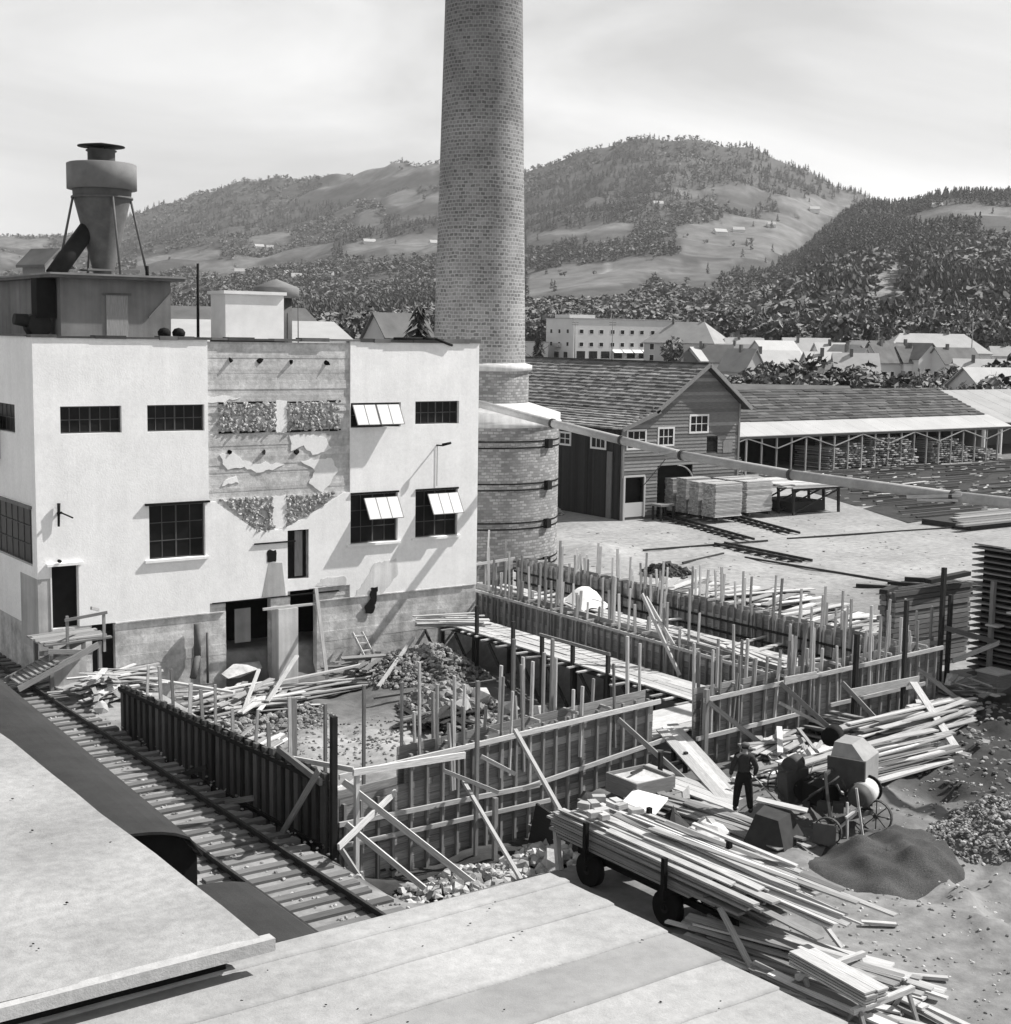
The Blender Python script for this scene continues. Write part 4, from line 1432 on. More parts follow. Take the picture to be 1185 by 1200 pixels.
shingle_slope(barn, 63.7, 7.18, 68.35, 10.3, 71.5, 98.2, 14, 'shingle_course', 'shingle')
shingle_slope(barn, 72.4, 7.3, 68.36, 10.3, 71.5, 98.2, 10, 'shingle_course', 'shingle')
shingle_slope(barn, 60.75, 6.05, 64.1, 7.28, 71.5, 98.2, 9, 'shingle_course', 'shingle')
part(MB().beam((68.35, 71.45, 10.42), (68.35, 98.2, 10.42), .3, .08), 'ridge_board', 'dark_wood', barn)
part(MB().prism([(63.72, 71.5, 7.1), (63.9, 98.2, 7.1), (68.35, 98.2, 10.2), (68.35, 71.5, 10.2)], (0, 0, -.06)).prism([(72.35, 71.5, 7.25), (72.35, 98.2, 7.25), (68.37, 98.2, 10.2), (68.37, 71.5, 10.2)], (0, 0, -.06)), 'roof_deck', 'dark_wood', barn)
for a, b in (((63.6, 71.42, 7.15), (68.37, 71.42, 10.32)), ((72.5, 71.42, 7.25), (68.38, 71.42, 10.32)), ((60.7, 71.42, 6.05), (63.95, 71.42, 7.22))):
    part(MB().beam(a, b, .07, .26, 1.0), 'barge_board', 'old_wood' if a[0] > 61 else 'old_wood', barn)
part(MB().box(61.14, 61.3, 71.9, 72.06, 0, 6.1).box(71.7, 71.86, 71.9, 72.06, 0, 7.6), 'corner_board', 'old_wood', barn)


def barn_window(x0, x1, z0, z1, cols, rows, side=None):
    def bx(m, a, b, ya, yb, c, d):
        if side is not None:
            m.box(61.2 + ya, 61.2 + yb, a, b, c, d)
        else:
            m.box(a, b, BY + ya, BY + yb, c, d)
    f = MB()
    t = .13
    bx(f, x0 - t, x1 + t, -.06, .0, z0 - t, z0)
    bx(f, x0 - t, x1 + t, -.06, .0, z1, z1 + t)
    bx(f, x0 - t, x0, -.06, .0, z0, z1)
    bx(f, x1, x1 + t, -.06, .0, z0, z1)
    for i in range(1, cols):
        u = x0 + (x1 - x0) * i / cols
        bx(f, u - .025, u + .025, -.035, -.002, z0, z1)
    for j in range(1, rows):
        u = z0 + (z1 - z0) * j / rows
        bx(f, x0, x1, -.032, -.004, u - .025, u + .025)
    fo = part(f, 'window', 'house_pale', barn)
    for i in range(cols):
        for j in range(rows):
            g = MB()
            bx(g, x0 + (x1 - x0) * i / cols + .026, x0 + (x1 - x0) * (i + 1) / cols - .026, -.002, .006,
               z0 + (z1 - z0) * j / rows + .026, z0 + (z1 - z0) * (j + 1) / rows - .026)
            part(g, 'pane', 'glass', fo)


barn_window(*BH[0], 3, 2)
barn_window(*BH[1], 3, 2)
barn_window(*BH[2], 3, 2)
barn_window(73.8, 75.2, 4.7, 5.35, 3, 1, side=1)
barn_window(77.6, 78.7, 4.7, 5.4, 2, 2, side=1)
part(MB().box(68.75, 69.8, BY + .05, BY + .1, 4.3, 5.3), 'loft_door', 'black', barn)
part(MB().box(70.3, 71.2, BY - .06, BY - .036, 4.2, 5.1), 'loft_shutter', 'old_wood', barn)
part(MB().box(61.12, 61.2, 73.0, 73.5, 0, 4.5), 'side_door', 'barn_wood', barn)
cur = MB()
for k in range(9):
    a0, a1 = math.pi * k / 9 * .5, math.pi * (k + 1) / 9 * .5
    cur.beam((66.1 + 1.5 * math.sin(a0), BY - .08, 2.0 + 1.5 * math.cos(a0)), (66.1 + 1.5 * math.sin(a1), BY - .08, 2.0 + 1.5 * math.cos(a1)), .06, .14, 1.5, (0, 1, 0))
part(cur, 'arched_frame', 'old_wood', barn)
part(MB().box(61.3, 63.15, BY - .12, BY - .04, 2.86, 2.98).box(61.22, 61.36, BY - .2, BY - .04, 0, 2.86).box(63.08, 63.2, BY - .12, BY - .04, .15, 2.86), 'bay_frame', 'house_grey', barn)
part(MB().box(61.38, 63.06, BY - .08, BY - .04, .2, 1.15), 'bay_gate', 'house_grey', barn)
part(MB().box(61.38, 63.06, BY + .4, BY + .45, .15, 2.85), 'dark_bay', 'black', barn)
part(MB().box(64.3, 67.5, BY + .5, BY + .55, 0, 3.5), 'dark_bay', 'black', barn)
lt = thing('loading_trestle', 'small low loading trestle by the dark barn opening, left of the stacked timber', 'trestle', (63.9, 70.8, 0))
part(MB().box(63.3, 64.6, 70.4, 71.4, .95, 1.08), 'top', 'old_wood', lt)
for a in (63.4, 64.5):
    for b in (70.5, 71.3):
        part(MB().box(a - .06, a + .06, b - .06, b + .06, 0, .95), 'leg', 'dark_wood', lt)

# ---------------------------------------------------------------- long timber shed
sh = thing('timber_shed', 'long low open-fronted timber shed with dark shingled roof and a broad white front canopy', 'shed', (110, 91, 0))
N0, N1 = 86.5, 130.0
k = 11
sx, sz = (100.0 - 93.9) / k, (7.15 - 4.55) / k
for i in range(k):
    mb = MB()
    x = N0
    end = N1 - i * .05
    while x < end:
        w = min(rnd.uniform(.8, 1.6), end - x)
        y, zz = 93.9 + sx * i, 4.55 + sz * i
        l = sx * 1.25
        t0 = .12 + jit(.04)
        o = jit(.05)
        mb.hexa([(x + .01, y + o, zz), (x + w, y + o, zz), (x + w, y + l, zz + sz * 1.25), (x + .01, y + l, zz + sz * 1.25),
                 (x + .01, y + o, zz + t0), (x + w, y + o, zz + t0), (x + w, y + l, zz + sz * 1.25 + .01), (x + .01, y + l, zz + sz * 1.25 + .01)], tn(.45))
        x += w
    part(mb, 'shingle_course', 'shed_shingle', sh)
part(MB().prism([(N0, 106, 4.5), (N1, 106, 4.5), (N1, 100, 7.1), (N0, 100, 7.1)], (0, 0, .12)), 'back_roof', 'shed_shingle', sh)
x = N0
cur = MB()
while x < N1 + .4:
    w = 2.6
    cur.hexa([(x, 90.9, 3.45), (x + w - .02, 90.9, 3.45), (x + w - .02, 94, 4.5), (x, 94, 4.5), (x, 90.9, 3.52), (x + w - .02, 90.9, 3.52), (x + w - .02, 94, 4.57), (x, 94, 4.57)], tn(.05))
    x += w
part(cur, 'canopy', 'pale_roof', sh)
part(MB().box(N0, N1 + .5, 91.0, 91.1, 3.25, 3.44), 'eave_beam', 'old_wood', sh)
part(MB().box(N0, N1, 105.6, 105.8, 0, 4.5), 'back_wall', 'dark_wood', sh)
part(MB().box(N1 - .2, N1, 94, 105.6, 0, 4.3).prism([(N1 - .2, 94, 4.3), (N1 - .2, 106, 4.3), (N1 - .2, 100, 7.05)], (.2, 0, 0)), 'gable', 'old_wood', sh)
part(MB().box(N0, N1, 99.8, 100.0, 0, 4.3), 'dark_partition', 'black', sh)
x, kk = 88.0, 0
while x < 129:
    part(MB().box(x - .07, x + .07, 91.0, 91.14, -.1, 3.25, 1.5), 'post', 'old_wood', sh)
    kk += 1
    x += 1.93
x = 88.0
while x < 127:
    for a, b in ((x, x + 3.86), (x + 7.72, x + 3.86)):
        part(MB().beam((a, 90.97, 2.3), (b, 90.97, 3.3), .05, .1, 1.5), 'knee_brace', 'old_wood', sh)
    x += 7.72


def lumber_heap(name, label, cat, x, y, n, L_, w, h, az_, mat='new_wood', group=None, spread=.5, z0=None, tw=(.1, .25), tt=(.025, .05), messy=.12, lean=0.0):
    """heap of boards: every board a part, roughly parallel, higher in the middle"""
    z0 = hz(x, y) if z0 is None else z0
    t = thing(name, label, cat, (x, y, z0), group)
    d = Vector((math.cos(az_), math.sin(az_), 0))
    s = Vector((-d.y, d.x, 0))
    for i in range(n):
        q = jit(1)
        lvl = h * (i + .5) / n * (1 - .55 * abs(q))
        c = Vector((x, y, z0)) + s * q * w / 2 + d * jit(spread) + Vector((0, 0, lvl + .03))
        a = jit(messy)
        dd = (d * math.cos(a) + s * math.sin(a)) * L_ * rnd.uniform(.35, .55)
        dz = Vector((0, 0, jit(.06) * h + lean))
        mb = MB()
        if rnd.random() < .5:
            mb.bent(c - dd - dz, c + dd + dz, rnd.uniform(*tw), rnd.uniform(*tt), jit(.025) * L_, jit(.02) * L_, tn(.4))
        else:
            mb.beam(c - dd - dz, c + dd + dz, rnd.uniform(*tw), rnd.uniform(*tt), tn(.4), (jit(.25), jit(.25), 1))
        part(mb, 'board', mat if rnd.random() < .66 else rnd.choice(('form_wood', 'old_wood')), t)
    return t


for i, (x0, x1, h, lab) in enumerate([(102.9, 105.3, 2.0, 'first low stack of sawn boards in the timber shed, from the left'), (105.6, 108.6, 2.35, 'second stack of boards in the shed, just left of the tallest'),
                                      (108.9, 115.6, 2.9, 'tallest stepped stack of boards spilling out of the timber shed front'), (118.2, 124.2, 2.5, 'broad stack of boards near the right end of the timber shed'),
                                      (88.2, 92.0, 2.2, 'stack of boards in the left bay of the timber shed near the barn'), (125.0, 129.5, 1.2, 'low loose board stack at the right end of the timber shed')]):
    st = thing('board_stack', lab, 'board stack', ((x0 + x1) / 2, 92, 0))
    z = .12
    while z < h:
        k = 1 - .35 * (z / h) ** 3
        n = 0
        x = x0
        mb = MB()
        while x < x0 + (x1 - x0) * k - .15:
            w = rnd.uniform(.2, .5)
            if rnd.random() < .86:
                o = rnd.uniform(-.5, .25) if i == 2 else rnd.uniform(-.3, .2)
                mb.box(x, x + w - .03, 91.3 + o, 95.5, z, z + .1, tn(.45))
            x += w
        if mb.V:
            part(mb, 'board_layer', 'new_wood', st)
        z += .2

# bark-strewn log yard with timber bearers
gxx, gyy = np.linspace(0, 1, 34), np.linspace(0, 1, 20)
A0, B0 = np.meshgrid(gxx, gyy, indexing='ij')
LX0 = 77.5 + (93 - 77.5) * B0
bx_ = LX0 + (150 - LX0) * A0
by_ = 61.5 + (90.6 - 61.5) * B0 + 1.2 * np.sin(A0 * 9)
bz_ = height(bx_, by_) + .03 + .04 * np.sin(bx_ * 3.1) * np.sin(by_ * 2.7)
np_obj('bark_yard', np_mesh('bark_yard', np.stack([bx_, by_, bz_], -1).reshape(-1, 3), grid_faces(34, 20), 'dark_earth'), kind='structure')
for k in range(21):
    y = 62.3 + k * 1.36
    x = 78.5 + (y - 61.5) * .55 + rnd.uniform(0, 3)
    while x < 146:
        l = rnd.uniform(5, 13)
        solo(MB().beam((x, y + jit(.2), .18), (x + l, y + jit(.3), .18), rnd.uniform(.1, .2), .12, rnd.uniform(.08, .5)), 'timber_bearer', 'old_wood',
             'dark timber bearer lying in rows across the bark yard', 'timber bearer', (x, y, .1), 'timber bearers in the bark yard')
        x += l + rnd.uniform(.3, 6)
for i, (x, y, l, a) in enumerate([(99, 66, 4.5, -.5), (88, 72.5, 3, -.2), (96, 77, 3.5, .1)]):
    solo(MB().beam((x, y, .34), (x + l * math.cos(a), y + l * math.sin(a), .36), .22, .06, 1.2), 'loose_plank', 'new_wood',
         ['pale loose plank on the bark yard under the blower pipe', 'short pale plank in the left part of the bark yard', 'pale plank lying mid-way across the bark yard'][i], 'plank', (x, y, .3))

# sticker-stacked timber on the narrow track in front of the barn
def bundle(name, label, x0, x1, y0, y1, h):
    t = thing(name, label, 'timber stack', ((x0 + x1) / 2, (y0 + y1) / 2, 0), 'square timber stacks before the barn')
    z = .42
    while z < h:
        mb = MB()
        th = .075
        y = y0
        while y < y1 - .05:
            w = min(rnd.uniform(.14, .24), y1 - y)
            mb.box(x0 + jit(.05), x1 + jit(.05), y, y + w - .012, z, z + th, tn(.28))
            y += w
        part(mb, 'board_layer', 'new_wood', t)
        z += th + .022
    part(MB().box(x0 + .2, x0 + .35, y0 - .05, y1 + .05, .2, .42).box(x1 - .35, x1 - .2, y0 - .05, y1 + .05, .2, .42), 'bearer', 'dark_wood', t)
    return t


for i in range(5):
    y0 = [67.55, 69.15, 70.45, 71.7, 72.5][i]
    bundle('timber_stack', 'pale square timber stack before the barn, ' + ['nearest of the left row', 'second of the left row from the viewer', 'middle of the left row', 'fourth of the left row from the viewer', 'farthest of the left row, by the loading trestle'][i],
           65.5 + jit(.06), 67.85 + jit(.08), y0, y0 + (1.3 if i == 0 else .98), 2.62 + jit(.08)) if i < 4 else None
for i in range(3):
    y0 = [68.5, 69.95, 71.3][i]
    bundle('timber_stack', 'pale square timber stack before the barn, ' + ['nearest of the right row', 'middle of the right row', 'farthest of the right row'][i],
           69.3 + jit(.06), 71.8 + jit(.06), y0, y0 + 1.12, 2.5 + jit(.06))
bt = thing('board_trestle', 'dark timber trestle carrying a sagging layer of boards right of the timber stacks', 'trestle', (75.5, 70, 0))
for y in (68.2, 69.6, 71.0, 72.4):
    for x in (73.6, 78.2):
        part(MB().beam((x, y, 0), (x, y + .1, 1.75), .16, .16), 'leg', 'dark_wood', bt)
    part(MB().beam((73.4, y, 1.8), (78.5, y, 1.8), .18, .18), 'crossbeam', 'dark_wood', bt)
    part(MB().beam((73.7, y, .2), (78.0, y, 1.6), .08, .1), 'brace', 'dark_wood', bt)
part(MB().box(74.3, 77.5, 68.9, 72.3, .1, .8), 'trestle_shade', 'dark_wood', bt)  # dark block added to fill the shade under the trestle
for q in range(3):
    for k in range(11):
        y = 67.9 + k * .44
        l = rnd.uniform(-.6, 1.6)
        part(MB().beam((72.6 + jit(.6), y, 1.97 + q * .11 + jit(.02)), (78.8 + l, y + jit(.1), 1.93 + q * .1 - .12 * (l > .8)), .38, .09, tn(.25)), 'board', 'new_wood', bt)

# narrow-gauge rails and timbers in the yard
def rail_track(label, a, b, gauge=.75):
    a, b = Vector(a), Vector(b)
    t = thing('yard_track', label, 'track', a)
    d = (b - a).normalized()
    s = Vector((-d.y, d.x, 0)) * gauge / 2
    for k in (-1, 1):
        part(MB().beam(a + s * k + Vector((0, 0, .14)), b + s * k + Vector((0, 0, .14)), .09, .14), 'rail', 'rail_steel', t)
    n = int((b - a).length / .9)
    for i in range(n):
        c = a + d * (.4 + i * .9)
        part(MB().beam(c - s * 1.9 + Vector((0, 0, .05)), c + s * 1.9 + Vector((0, 0, .05)), .16, .08, tn(.3)), 'sleeper', 'dark_wood', t)


rail_track('narrow yard track running under the left row of timber stacks', (66.0, 76, 0), (61.6, 60.6, 0))
rail_track('narrow yard track running under the right row of timber stacks', (70.4, 74, 0), (66.2, 61.2, 0))
rail_track('short length of narrow track lying apart on the bare yard', (58.9, 60.3, 0), (58.3, 52.9, 0))
for i, (a, b) in enumerate([((53.4, 60.8), (62.6, 60.0)), ((64.3, 60.0), (83, 57.6)), ((56.6, 55.9), (57.7, 42.4)), ((52.2, 56.2), (56.6, 57.6))]):
    solo(MB().beam((a[0], a[1], .06), (b[0], b[1], .06), .1, .1), 'yard_rail', 'rail_steel', ['single dark rail line crossing the yard in front of the chimney drum', 'single dark rail line running right across the open yard towards the deck of boards',
         'thin rail line running towards the low board stacks at the right', 'short dark bar lying near the edge of the dug ground'][i], 'rail', (a[0], a[1], .06))
for i, (x, y, a) in enumerate([(54.6, 46.3, .3), (56.6, 46.0, .25), (57.6, 44.8, .35), (55.2, 44.9, .3), (58.4, 46.4, .3)]):
    solo(MB().beam((x, y, .1), (x + 4 * math.cos(a - 1.2), y + 4 * math.sin(a - 1.2), .1), .2, .2, .8), 'ground_beam', 'dark_wood', 'dark beam on the ground above the low board stack',
         'beam', (x, y, .1), 'dark beams beside the low board stack')

# decks and stacks at the right edge
dk = thing('board_deck', 'low wide deck of boards with dark gaps above the very tall stack', 'board deck', (84, 58.5, 0))
for k in range(6):
    y = 56.6 + k * .75
    part(MB().box(76.5 + k * 1.0 + jit(.4), 96, y, y + .6, .38 + jit(.05), .5 + jit(.04), tn(.25)), 'board', 'old_wood', dk)
part(MB().box(78, 96, 56.9, 60.8, .0, .36), 'skid', 'dark_wood', dk)


def board_stack(name, label, x0, x1, y0, y1, z0, z1, mat, th=.09, gap=.13, ragged=.1, cap=True):
    t = thing(name, label, 'board stack', ((x0 + x1) / 2, (y0 + y1) / 2, z0))
    z = z0
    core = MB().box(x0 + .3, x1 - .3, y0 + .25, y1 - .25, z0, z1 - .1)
    part(core, 'core_shade', 'black', t)  # core painted black as the shade in the gaps between layers
    while z < z1:
        mb = MB()
        mb.box(x0 - rnd.uniform(0, ragged), x1 + rnd.uniform(0, ragged), y0 - rnd.uniform(0, .05), y0 + .3, z, z + th, tn(.35))
        mb.box(x0 - rnd.uniform(0, ragged), x1, y1 - .3, y1, z, z + th, tn(.35))
        mb.box(x0 - rnd.uniform(0, ragged), x1, y0 + .32, y1 - .32, z, z + th, tn(.35))
        part(mb, 'board_layer', mat, t)
        z += th + gap
    if cap:
        for k in range(7):
            y = y0 + (y1 - y0) * k / 7
            part(MB().box(x0 - rnd.uniform(0, .3), x1 + .3, y, y + (y1 - y0) / 7 - .03, z1, z1 + .06, tn(.2)), 'top_board', 'old_wood', t)
    return t


tall = board_stack('board_stack', 'very tall dark air-dried board stack at the right edge of the picture', 43.4, 47.5, 22.0, 31.5, -.1, 4.85, 'barn_wood', th=.05, gap=.17, ragged=.14, cap=True)
board_stack('board_stack', 'lower board stack with weathered pale planks on top, left of the very tall dark stack', 41.4, 45.6, 33.2, 33.9, 0, 2.95, 'barn_wood', gap=.03, th=.16, ragged=.25)  # darker wood stands in for shadow from the very tall stack
for i, (a, b) in enumerate([((43.0, 33.1, 3.3), (45.4, 33.15, 3.4)), ((40.9, 33.4, 3.05), (42.0, 33.8, 3.05))]):
    solo(MB().beam(a, b, .3, .16), 'beam', 'dark_wood', ['dark beam laid on top of the lower board stack', 'dark beam end sticking out left on the lower board stack'][i], 'beam', a)

osd = thing('open_shed', 'pale-roofed open shed with white posts at the right end of the long timber shed', 'shed', (140, 97, 0))
x = 131.2
while x < 158:
    part(MB().hexa([(x, 94.5, 3.5), (x + 2.9, 94.5, 3.5), (x + 2.9, 104, 6.6), (x, 104, 6.6), (x, 94.5, 3.62), (x + 2.9, 94.5, 3.62), (x + 2.9, 104, 6.72), (x, 104, 6.72)], tn(.06)), 'roof_sheet', 'grey_roof', osd)
    part(MB().box(x + .1, x + .3, 94.7, 94.9, 0, 3.45), 'post', 'white_paint', osd)
    x += 2.95
part(MB().box(131.3, 158, 103.6, 103.8, 0, 6.4), 'back_wall', 'old_wood', osd)
part(MB().box(131.2, 131.35, 94.9, 103.6, 0, 3.4), 'end_wall', 'house_pale', osd)

for i in range(6):
    part(MB().box(43.05 - .12 * (i % 3), 43.4, 27.0 + i * .75, 27.5 + i * .75, 4.3 - .55 * i, 4.36 - .55 * i, tn(.3)), 'stray_board', 'new_wood', tall)

mb = MB()
for i in range(420):
    x, y = rnd.uniform(80, 140), rnd.uniform(62, 90)
    if x > 77.5 + (y - 61.5) * .53:
        mb.cbox((x, y, .2), (rnd.uniform(.3, 1.2), .12, .06), jit(.6), rnd.uniform(.4, 1.4))
solo(mb, 'bark_chips', 'new_wood', kind='stuff')

# ---------------------------------------------------------------- concrete formwork
def formwork(name, label, p0, p1, zt0, zt1, zb, side, spacing=.5, poles=(), walers=(), open_=None, axis='x', inner=True, rise=.22, stud_top=.05,
             wood='form_wood', stud_wood='form_wood', extra_battens=1.1, stud_w=.07):
    """boarded form: boards in courses, studs on the visible side, long walers, and tall battens standing up out of it.
    side = +1/-1 picks the visible face; poles = (coordinate along the axis, top)"""
    p0, p1 = Vector((p0[0], p0[1], 0)), Vector((p1[0], p1[1], 0))
    d = (p1 - p0)
    Ln = d.length
    d.normalize()
    n = Vector((-d.y, d.x, 0)) * side
    t = thing(name, label, 'formwork', (p0 + p1) / 2 + Vector((0, 0, zb)))

    def top(u):
        return zt0 + (zt1 - zt0) * u / Ln

    def board(u0, u1, z0, z1, off, tone):
        a, b = p0 + d * u0 + n * off, p0 + d * u1 + n * off
        q = n * .028
        zz = Vector((0, 0, z0))
        hh = Vector((0, 0, z1 - z0))
        dz0, dz1 = Vector((0, 0, top(u0))), Vector((0, 0, top(u1)))
        mb = MB().hexa([a + zz + dz0, b + zz + dz1, b - q + zz + dz1, a - q + zz + dz0, a + zz + hh + dz0, b + zz + hh + dz1, b - q + zz + hh + dz1, a - q + zz + hh + dz0], tone)
        part(mb, 'board', wood, t)
    for off, extra in ((0.0, 0.0), (-.32, rise)) if inner else ((0.0, 0.0),):
        z = extra
        depth = zt0 - zb
        while z > -depth:
            h = rnd.uniform(.17, .23)
            u = 0.0
            while u < Ln:
                w = min(rnd.uniform(2.6, 4.8), Ln - u)
                if Ln - u - w < .6:
                    w = Ln - u
                u0 = u
                if open_ and z - h > open_[1] - top(0):
                    u0 = max(u, open_[0])
                if u0 < u + w - .05:
                    board(u0 + .006, u + w - .006, z - h + .012, z, off + jit(.006), tn(.3))
                u += w
            z -= h
    pl = sorted(poles)
    if len(pl) > 12:
        lo, hi = pl[0][0], pl[-1][0]
        pl += [(rnd.uniform(lo, hi), max(zt0, zt1) + rnd.uniform(.4, 1.6)) for _ in range(int(len(pl) * extra_battens))]
    us = []
    u = .12
    while u < Ln:
        us.append(u)
        u += spacing * tn(.12)
    for u in us:
        a = p0 + d * u + n * .055
        if open_ and u < open_[0] - .1:
            za, zb_ = zb, open_[1]
        else:
            za, zb_ = zb, top(u) + stud_top + abs(jit(.1))
        part(MB().beam(a + Vector((0, 0, za)), a + d * jit(.02) + Vector((0, 0, zb_)), .1, stud_w, tn(.3), d), 'stud', stud_wood, t)
    for (c, zt) in pl:
        u = (c - (p0.x if axis == 'x' else p0.y)) / (d.x if axis == 'x' else d.y)
        a = p0 + d * u + n * rnd.choice((.07, -.16, -.4) if inner else (-.12, -.2))
        part(MB().beam(a + Vector((0, 0, top(max(0, min(Ln, u))) - 1.1)), a + d * jit(.12) + n * jit(.1) + Vector((0, 0, zt)), rnd.uniform(.07, .11), rnd.uniform(.04, .06), tn(.25), d), 'batten', 'old_wood' if rnd.random() < .3 else 'new_wood', t)
    for (u0, u1, dz0, dz1, w_, tone) in walers:
        a, b = p0 + d * u0 + n * .15, p0 + d * u1 + n * .15
        part(MB().beam(a + Vector((0, 0, dz0)), b + Vector((0, 0, dz1)), .06, w_, tone), 'waler', 'new_wood' if tone > .5 else 'dark_wood', t)
    if inner:
        for k in range(int(Ln / 1.4)):
            u = .5 + k * 1.4 + jit(.3)
            if open_ and u < open_[0]:
                continue
            a = p0 + d * u + Vector((0, 0, top(u) + .12 + jit(.06)))
            part(MB().beam(a + n * .1, a - n * (.45 + rnd.random() * .25), .05, .08, tn(.2)), 'spacer', 'new_wood', t)
    return t


def brace(t, a, b, w=.06, h=.14, mat='new_wood', tone=1.0):
    part(MB().beam(a, b, w, h, tone), 'brace', mat, t)


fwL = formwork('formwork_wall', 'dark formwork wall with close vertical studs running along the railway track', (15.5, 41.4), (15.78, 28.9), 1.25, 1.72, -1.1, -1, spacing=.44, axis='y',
               walers=[(0, 12.5, 1.18, 1.52, .12, .3), (0, 12.5, -.32, -.05, .1, .3)], wood='dark_wood', stud_wood='stud_wood', stud_top=-.02, stud_w=.2, inner=False,  # near-black boards also carry the shade of the track side
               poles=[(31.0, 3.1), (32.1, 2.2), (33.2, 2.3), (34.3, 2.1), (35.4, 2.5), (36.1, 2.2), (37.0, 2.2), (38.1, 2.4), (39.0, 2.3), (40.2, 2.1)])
brace(fwL, (15.3, 28.5, 2.0), (15.15, 30.3, -.2), tone=.5)
brace(fwL, (15.2, 34.6, .5), (14.95, 35.9, -.05), mat='dark_wood')
brace(fwL, (15.3, 32.0, .35), (14.9, 33.3, -.1), mat='old_wood')
brace(fwL, (15.45, 28.7, 1.62), (15.6, 31.2, 1.78), .08, .16, mat='old_wood')
brace(fwL, (16.6, 29.2, 1.6), (15.6, 30.6, 1.7), .06, .12, mat='new_wood')

FR1 = [(18.39, 3.38), (18.79, 3.88), (19.41, 2.98), (19.87, 3.41), (20.3, 3.02), (21.19, 3.2), (21.49, 3.39), (22.01, 3.44), (22.38, 3.49), (22.61, 3.37),
       (23.03, 3.55), (23.48, 3.31), (23.91, 2.42), (24.81, 2.57), (25.32, 3.01), (26.24, 3.61), (26.7, 3.36)]
fwF = formwork('formwork_wall', 'long front formwork wall left of the plank ramp, with pale walers and slanting props', (16.3, 29.35), (26.85, 29.95), 1.5, 1.75, -1.45, -1, poles=FR1, extra_battens=.55, open_=(1.9, .75),
               walers=[(-.1, 10.7, 1.48, 1.72, .13, 1.1), (-.1, 6.2, .3, .1, .12, 1.0), (5.6, 10.9, .1, .55, .12, 1.0), (-.2, 6.6, -.25, -.4, .11, .9)])
brace(fwF, (21.4, 29.2, 1.86), (21.2, 26.4, -.1), .1, .1)
brace(fwF, (25.08, 29.4, 1.56), (26.1, 27.5, .02), mat='old_wood')
brace(fwF, (19.8, 29.2, .76), (19.3, 25.9, -.75), .09, .09)
brace(fwF, (16.1, 28.8, 1.5), (18.6, 26.9, -.95), .06, .15)
brace(fwF, (20.2, 29.0, 1.4), (21.0, 28.6, .9), .05, .1)
brace(fwF, (19.0, 28.9, 1.25), (20.4, 28.5, .55), .05, .1)
brace(fwF, (15.2, 27.4, .5), (17.6, 28.9, .95), .06, .15)
brace(fwF, (15.9, 28.3, .65), (17.2, 26.9, -.75), .06, .13)
brace(fwF, (16.2, 28.5, 1.78), (19.5, 28.7, 1.62), .07, .16, tone=1.3)
brace(fwF, (16.35, 28.6, -.9), (16.35, 28.6, 1.75), .1, .12, tone=1.2)
brace(fwF, (15.5, 27.9, .3), (16.0, 27.0, -.9), .06, .12, mat='old_wood')

FR2 = [(28.52, 3.2), (28.76, 3.05), (29.08, 2.89), (29.42, 3.23), (29.88, 2.79), (30.2, 3.56), (30.65, 3.09), (31.48, 2.47), (32.21, 3.08), (32.62, 3.43), (33.07, 3.46), (33.24, 3.2),
       (33.83, 2.46), (34.93, 3.55), (35.84, 2.28), (35.96, 3.64), (36.36, 3.24), (36.65, 3.77), (37.47, 3.06), (38.34, 2.52), (31.0, 2.6), (34.4, 2.5), (35.3, 2.7), (38.8, 2.4)]
fwR = formwork('formwork_wall', 'front formwork wall right of the plank ramp, ending beside the tall board stack', (28.4, 29.6), (39.6, 29.95), 1.65, 1.8, -.6, -1, poles=FR2,
               walers=[(-.05, 11.3, 1.63, 1.82, .13, 1.1), (-.3, 4.2, .52, .6, .12, 1.0), (5.6, 10.4, .66, .7, .12, 1.0)])
brace(fwR, (28.45, 29.35, 1.58), (30.3, 28.6, .02), mat='old_wood')
brace(fwR, (31.46, 29.4, 1.75), (33.0, 28.2, .02), mat='old_wood')
brace(fwR, (31.3, 29.3, 1.2), (33.5, 29.0, .05), .05, .1, mat='old_wood')
brace(fwR, (34.1, 29.3, 1.45), (34.7, 27.9, .1), mat='old_wood')
brace(fwR, (37.9, 29.4, 1.4), (39.5, 28.6, .1), mat='old_wood')
brace(fwR, (28.45, 29.45, -.4), (28.45, 29.45, 1.95), .14, .14, mat='old_wood')
part(MB().box(31.6, 33.0, 29.35, 29.4, 1.72, 1.92, 1.0), 'splice_board', 'new_wood', fwR)

PB = [(48.46, 3.23), (47.93, 2.9), (46.96, 3.21), (46.2, 3.19), (45.5, 2.84), (44.85, 3.03), (44.47, 3.37), (43.94, 4.07), (43.07, 4.02), (42.53, 1.99), (42.14, 1.74), (41.47, 2.07), (41.08, 3.01),
      (40.55, 3.15), (40.11, 3.22), (39.69, 2.64), (39.29, 2.91), (38.77, 2.41), (38.3, 3.54), (37.84, 4.13), (37.32, 3.1), (36.81, 2.83), (36.18, 3.4), (35.75, 2.6)]
fwB = formwork('formwork_wall', 'grey formwork wall beside the plank walkway, from the factory corner to the front', (33.95, 50.0), (33.45, 30.0), 1.32, 1.3, -1.0, -1, spacing=.4, axis='y', poles=PB,
               walers=[(0, 20, 1.34, 1.32, .1, .8)])
brace(fwB, (33.2, 37.8, 3.0), (33.1, 35.6, .5), .06, .14)
brace(fwB, (33.3, 37.7, 2.9), (33.5, 36.4, 1.4), .06, .12)
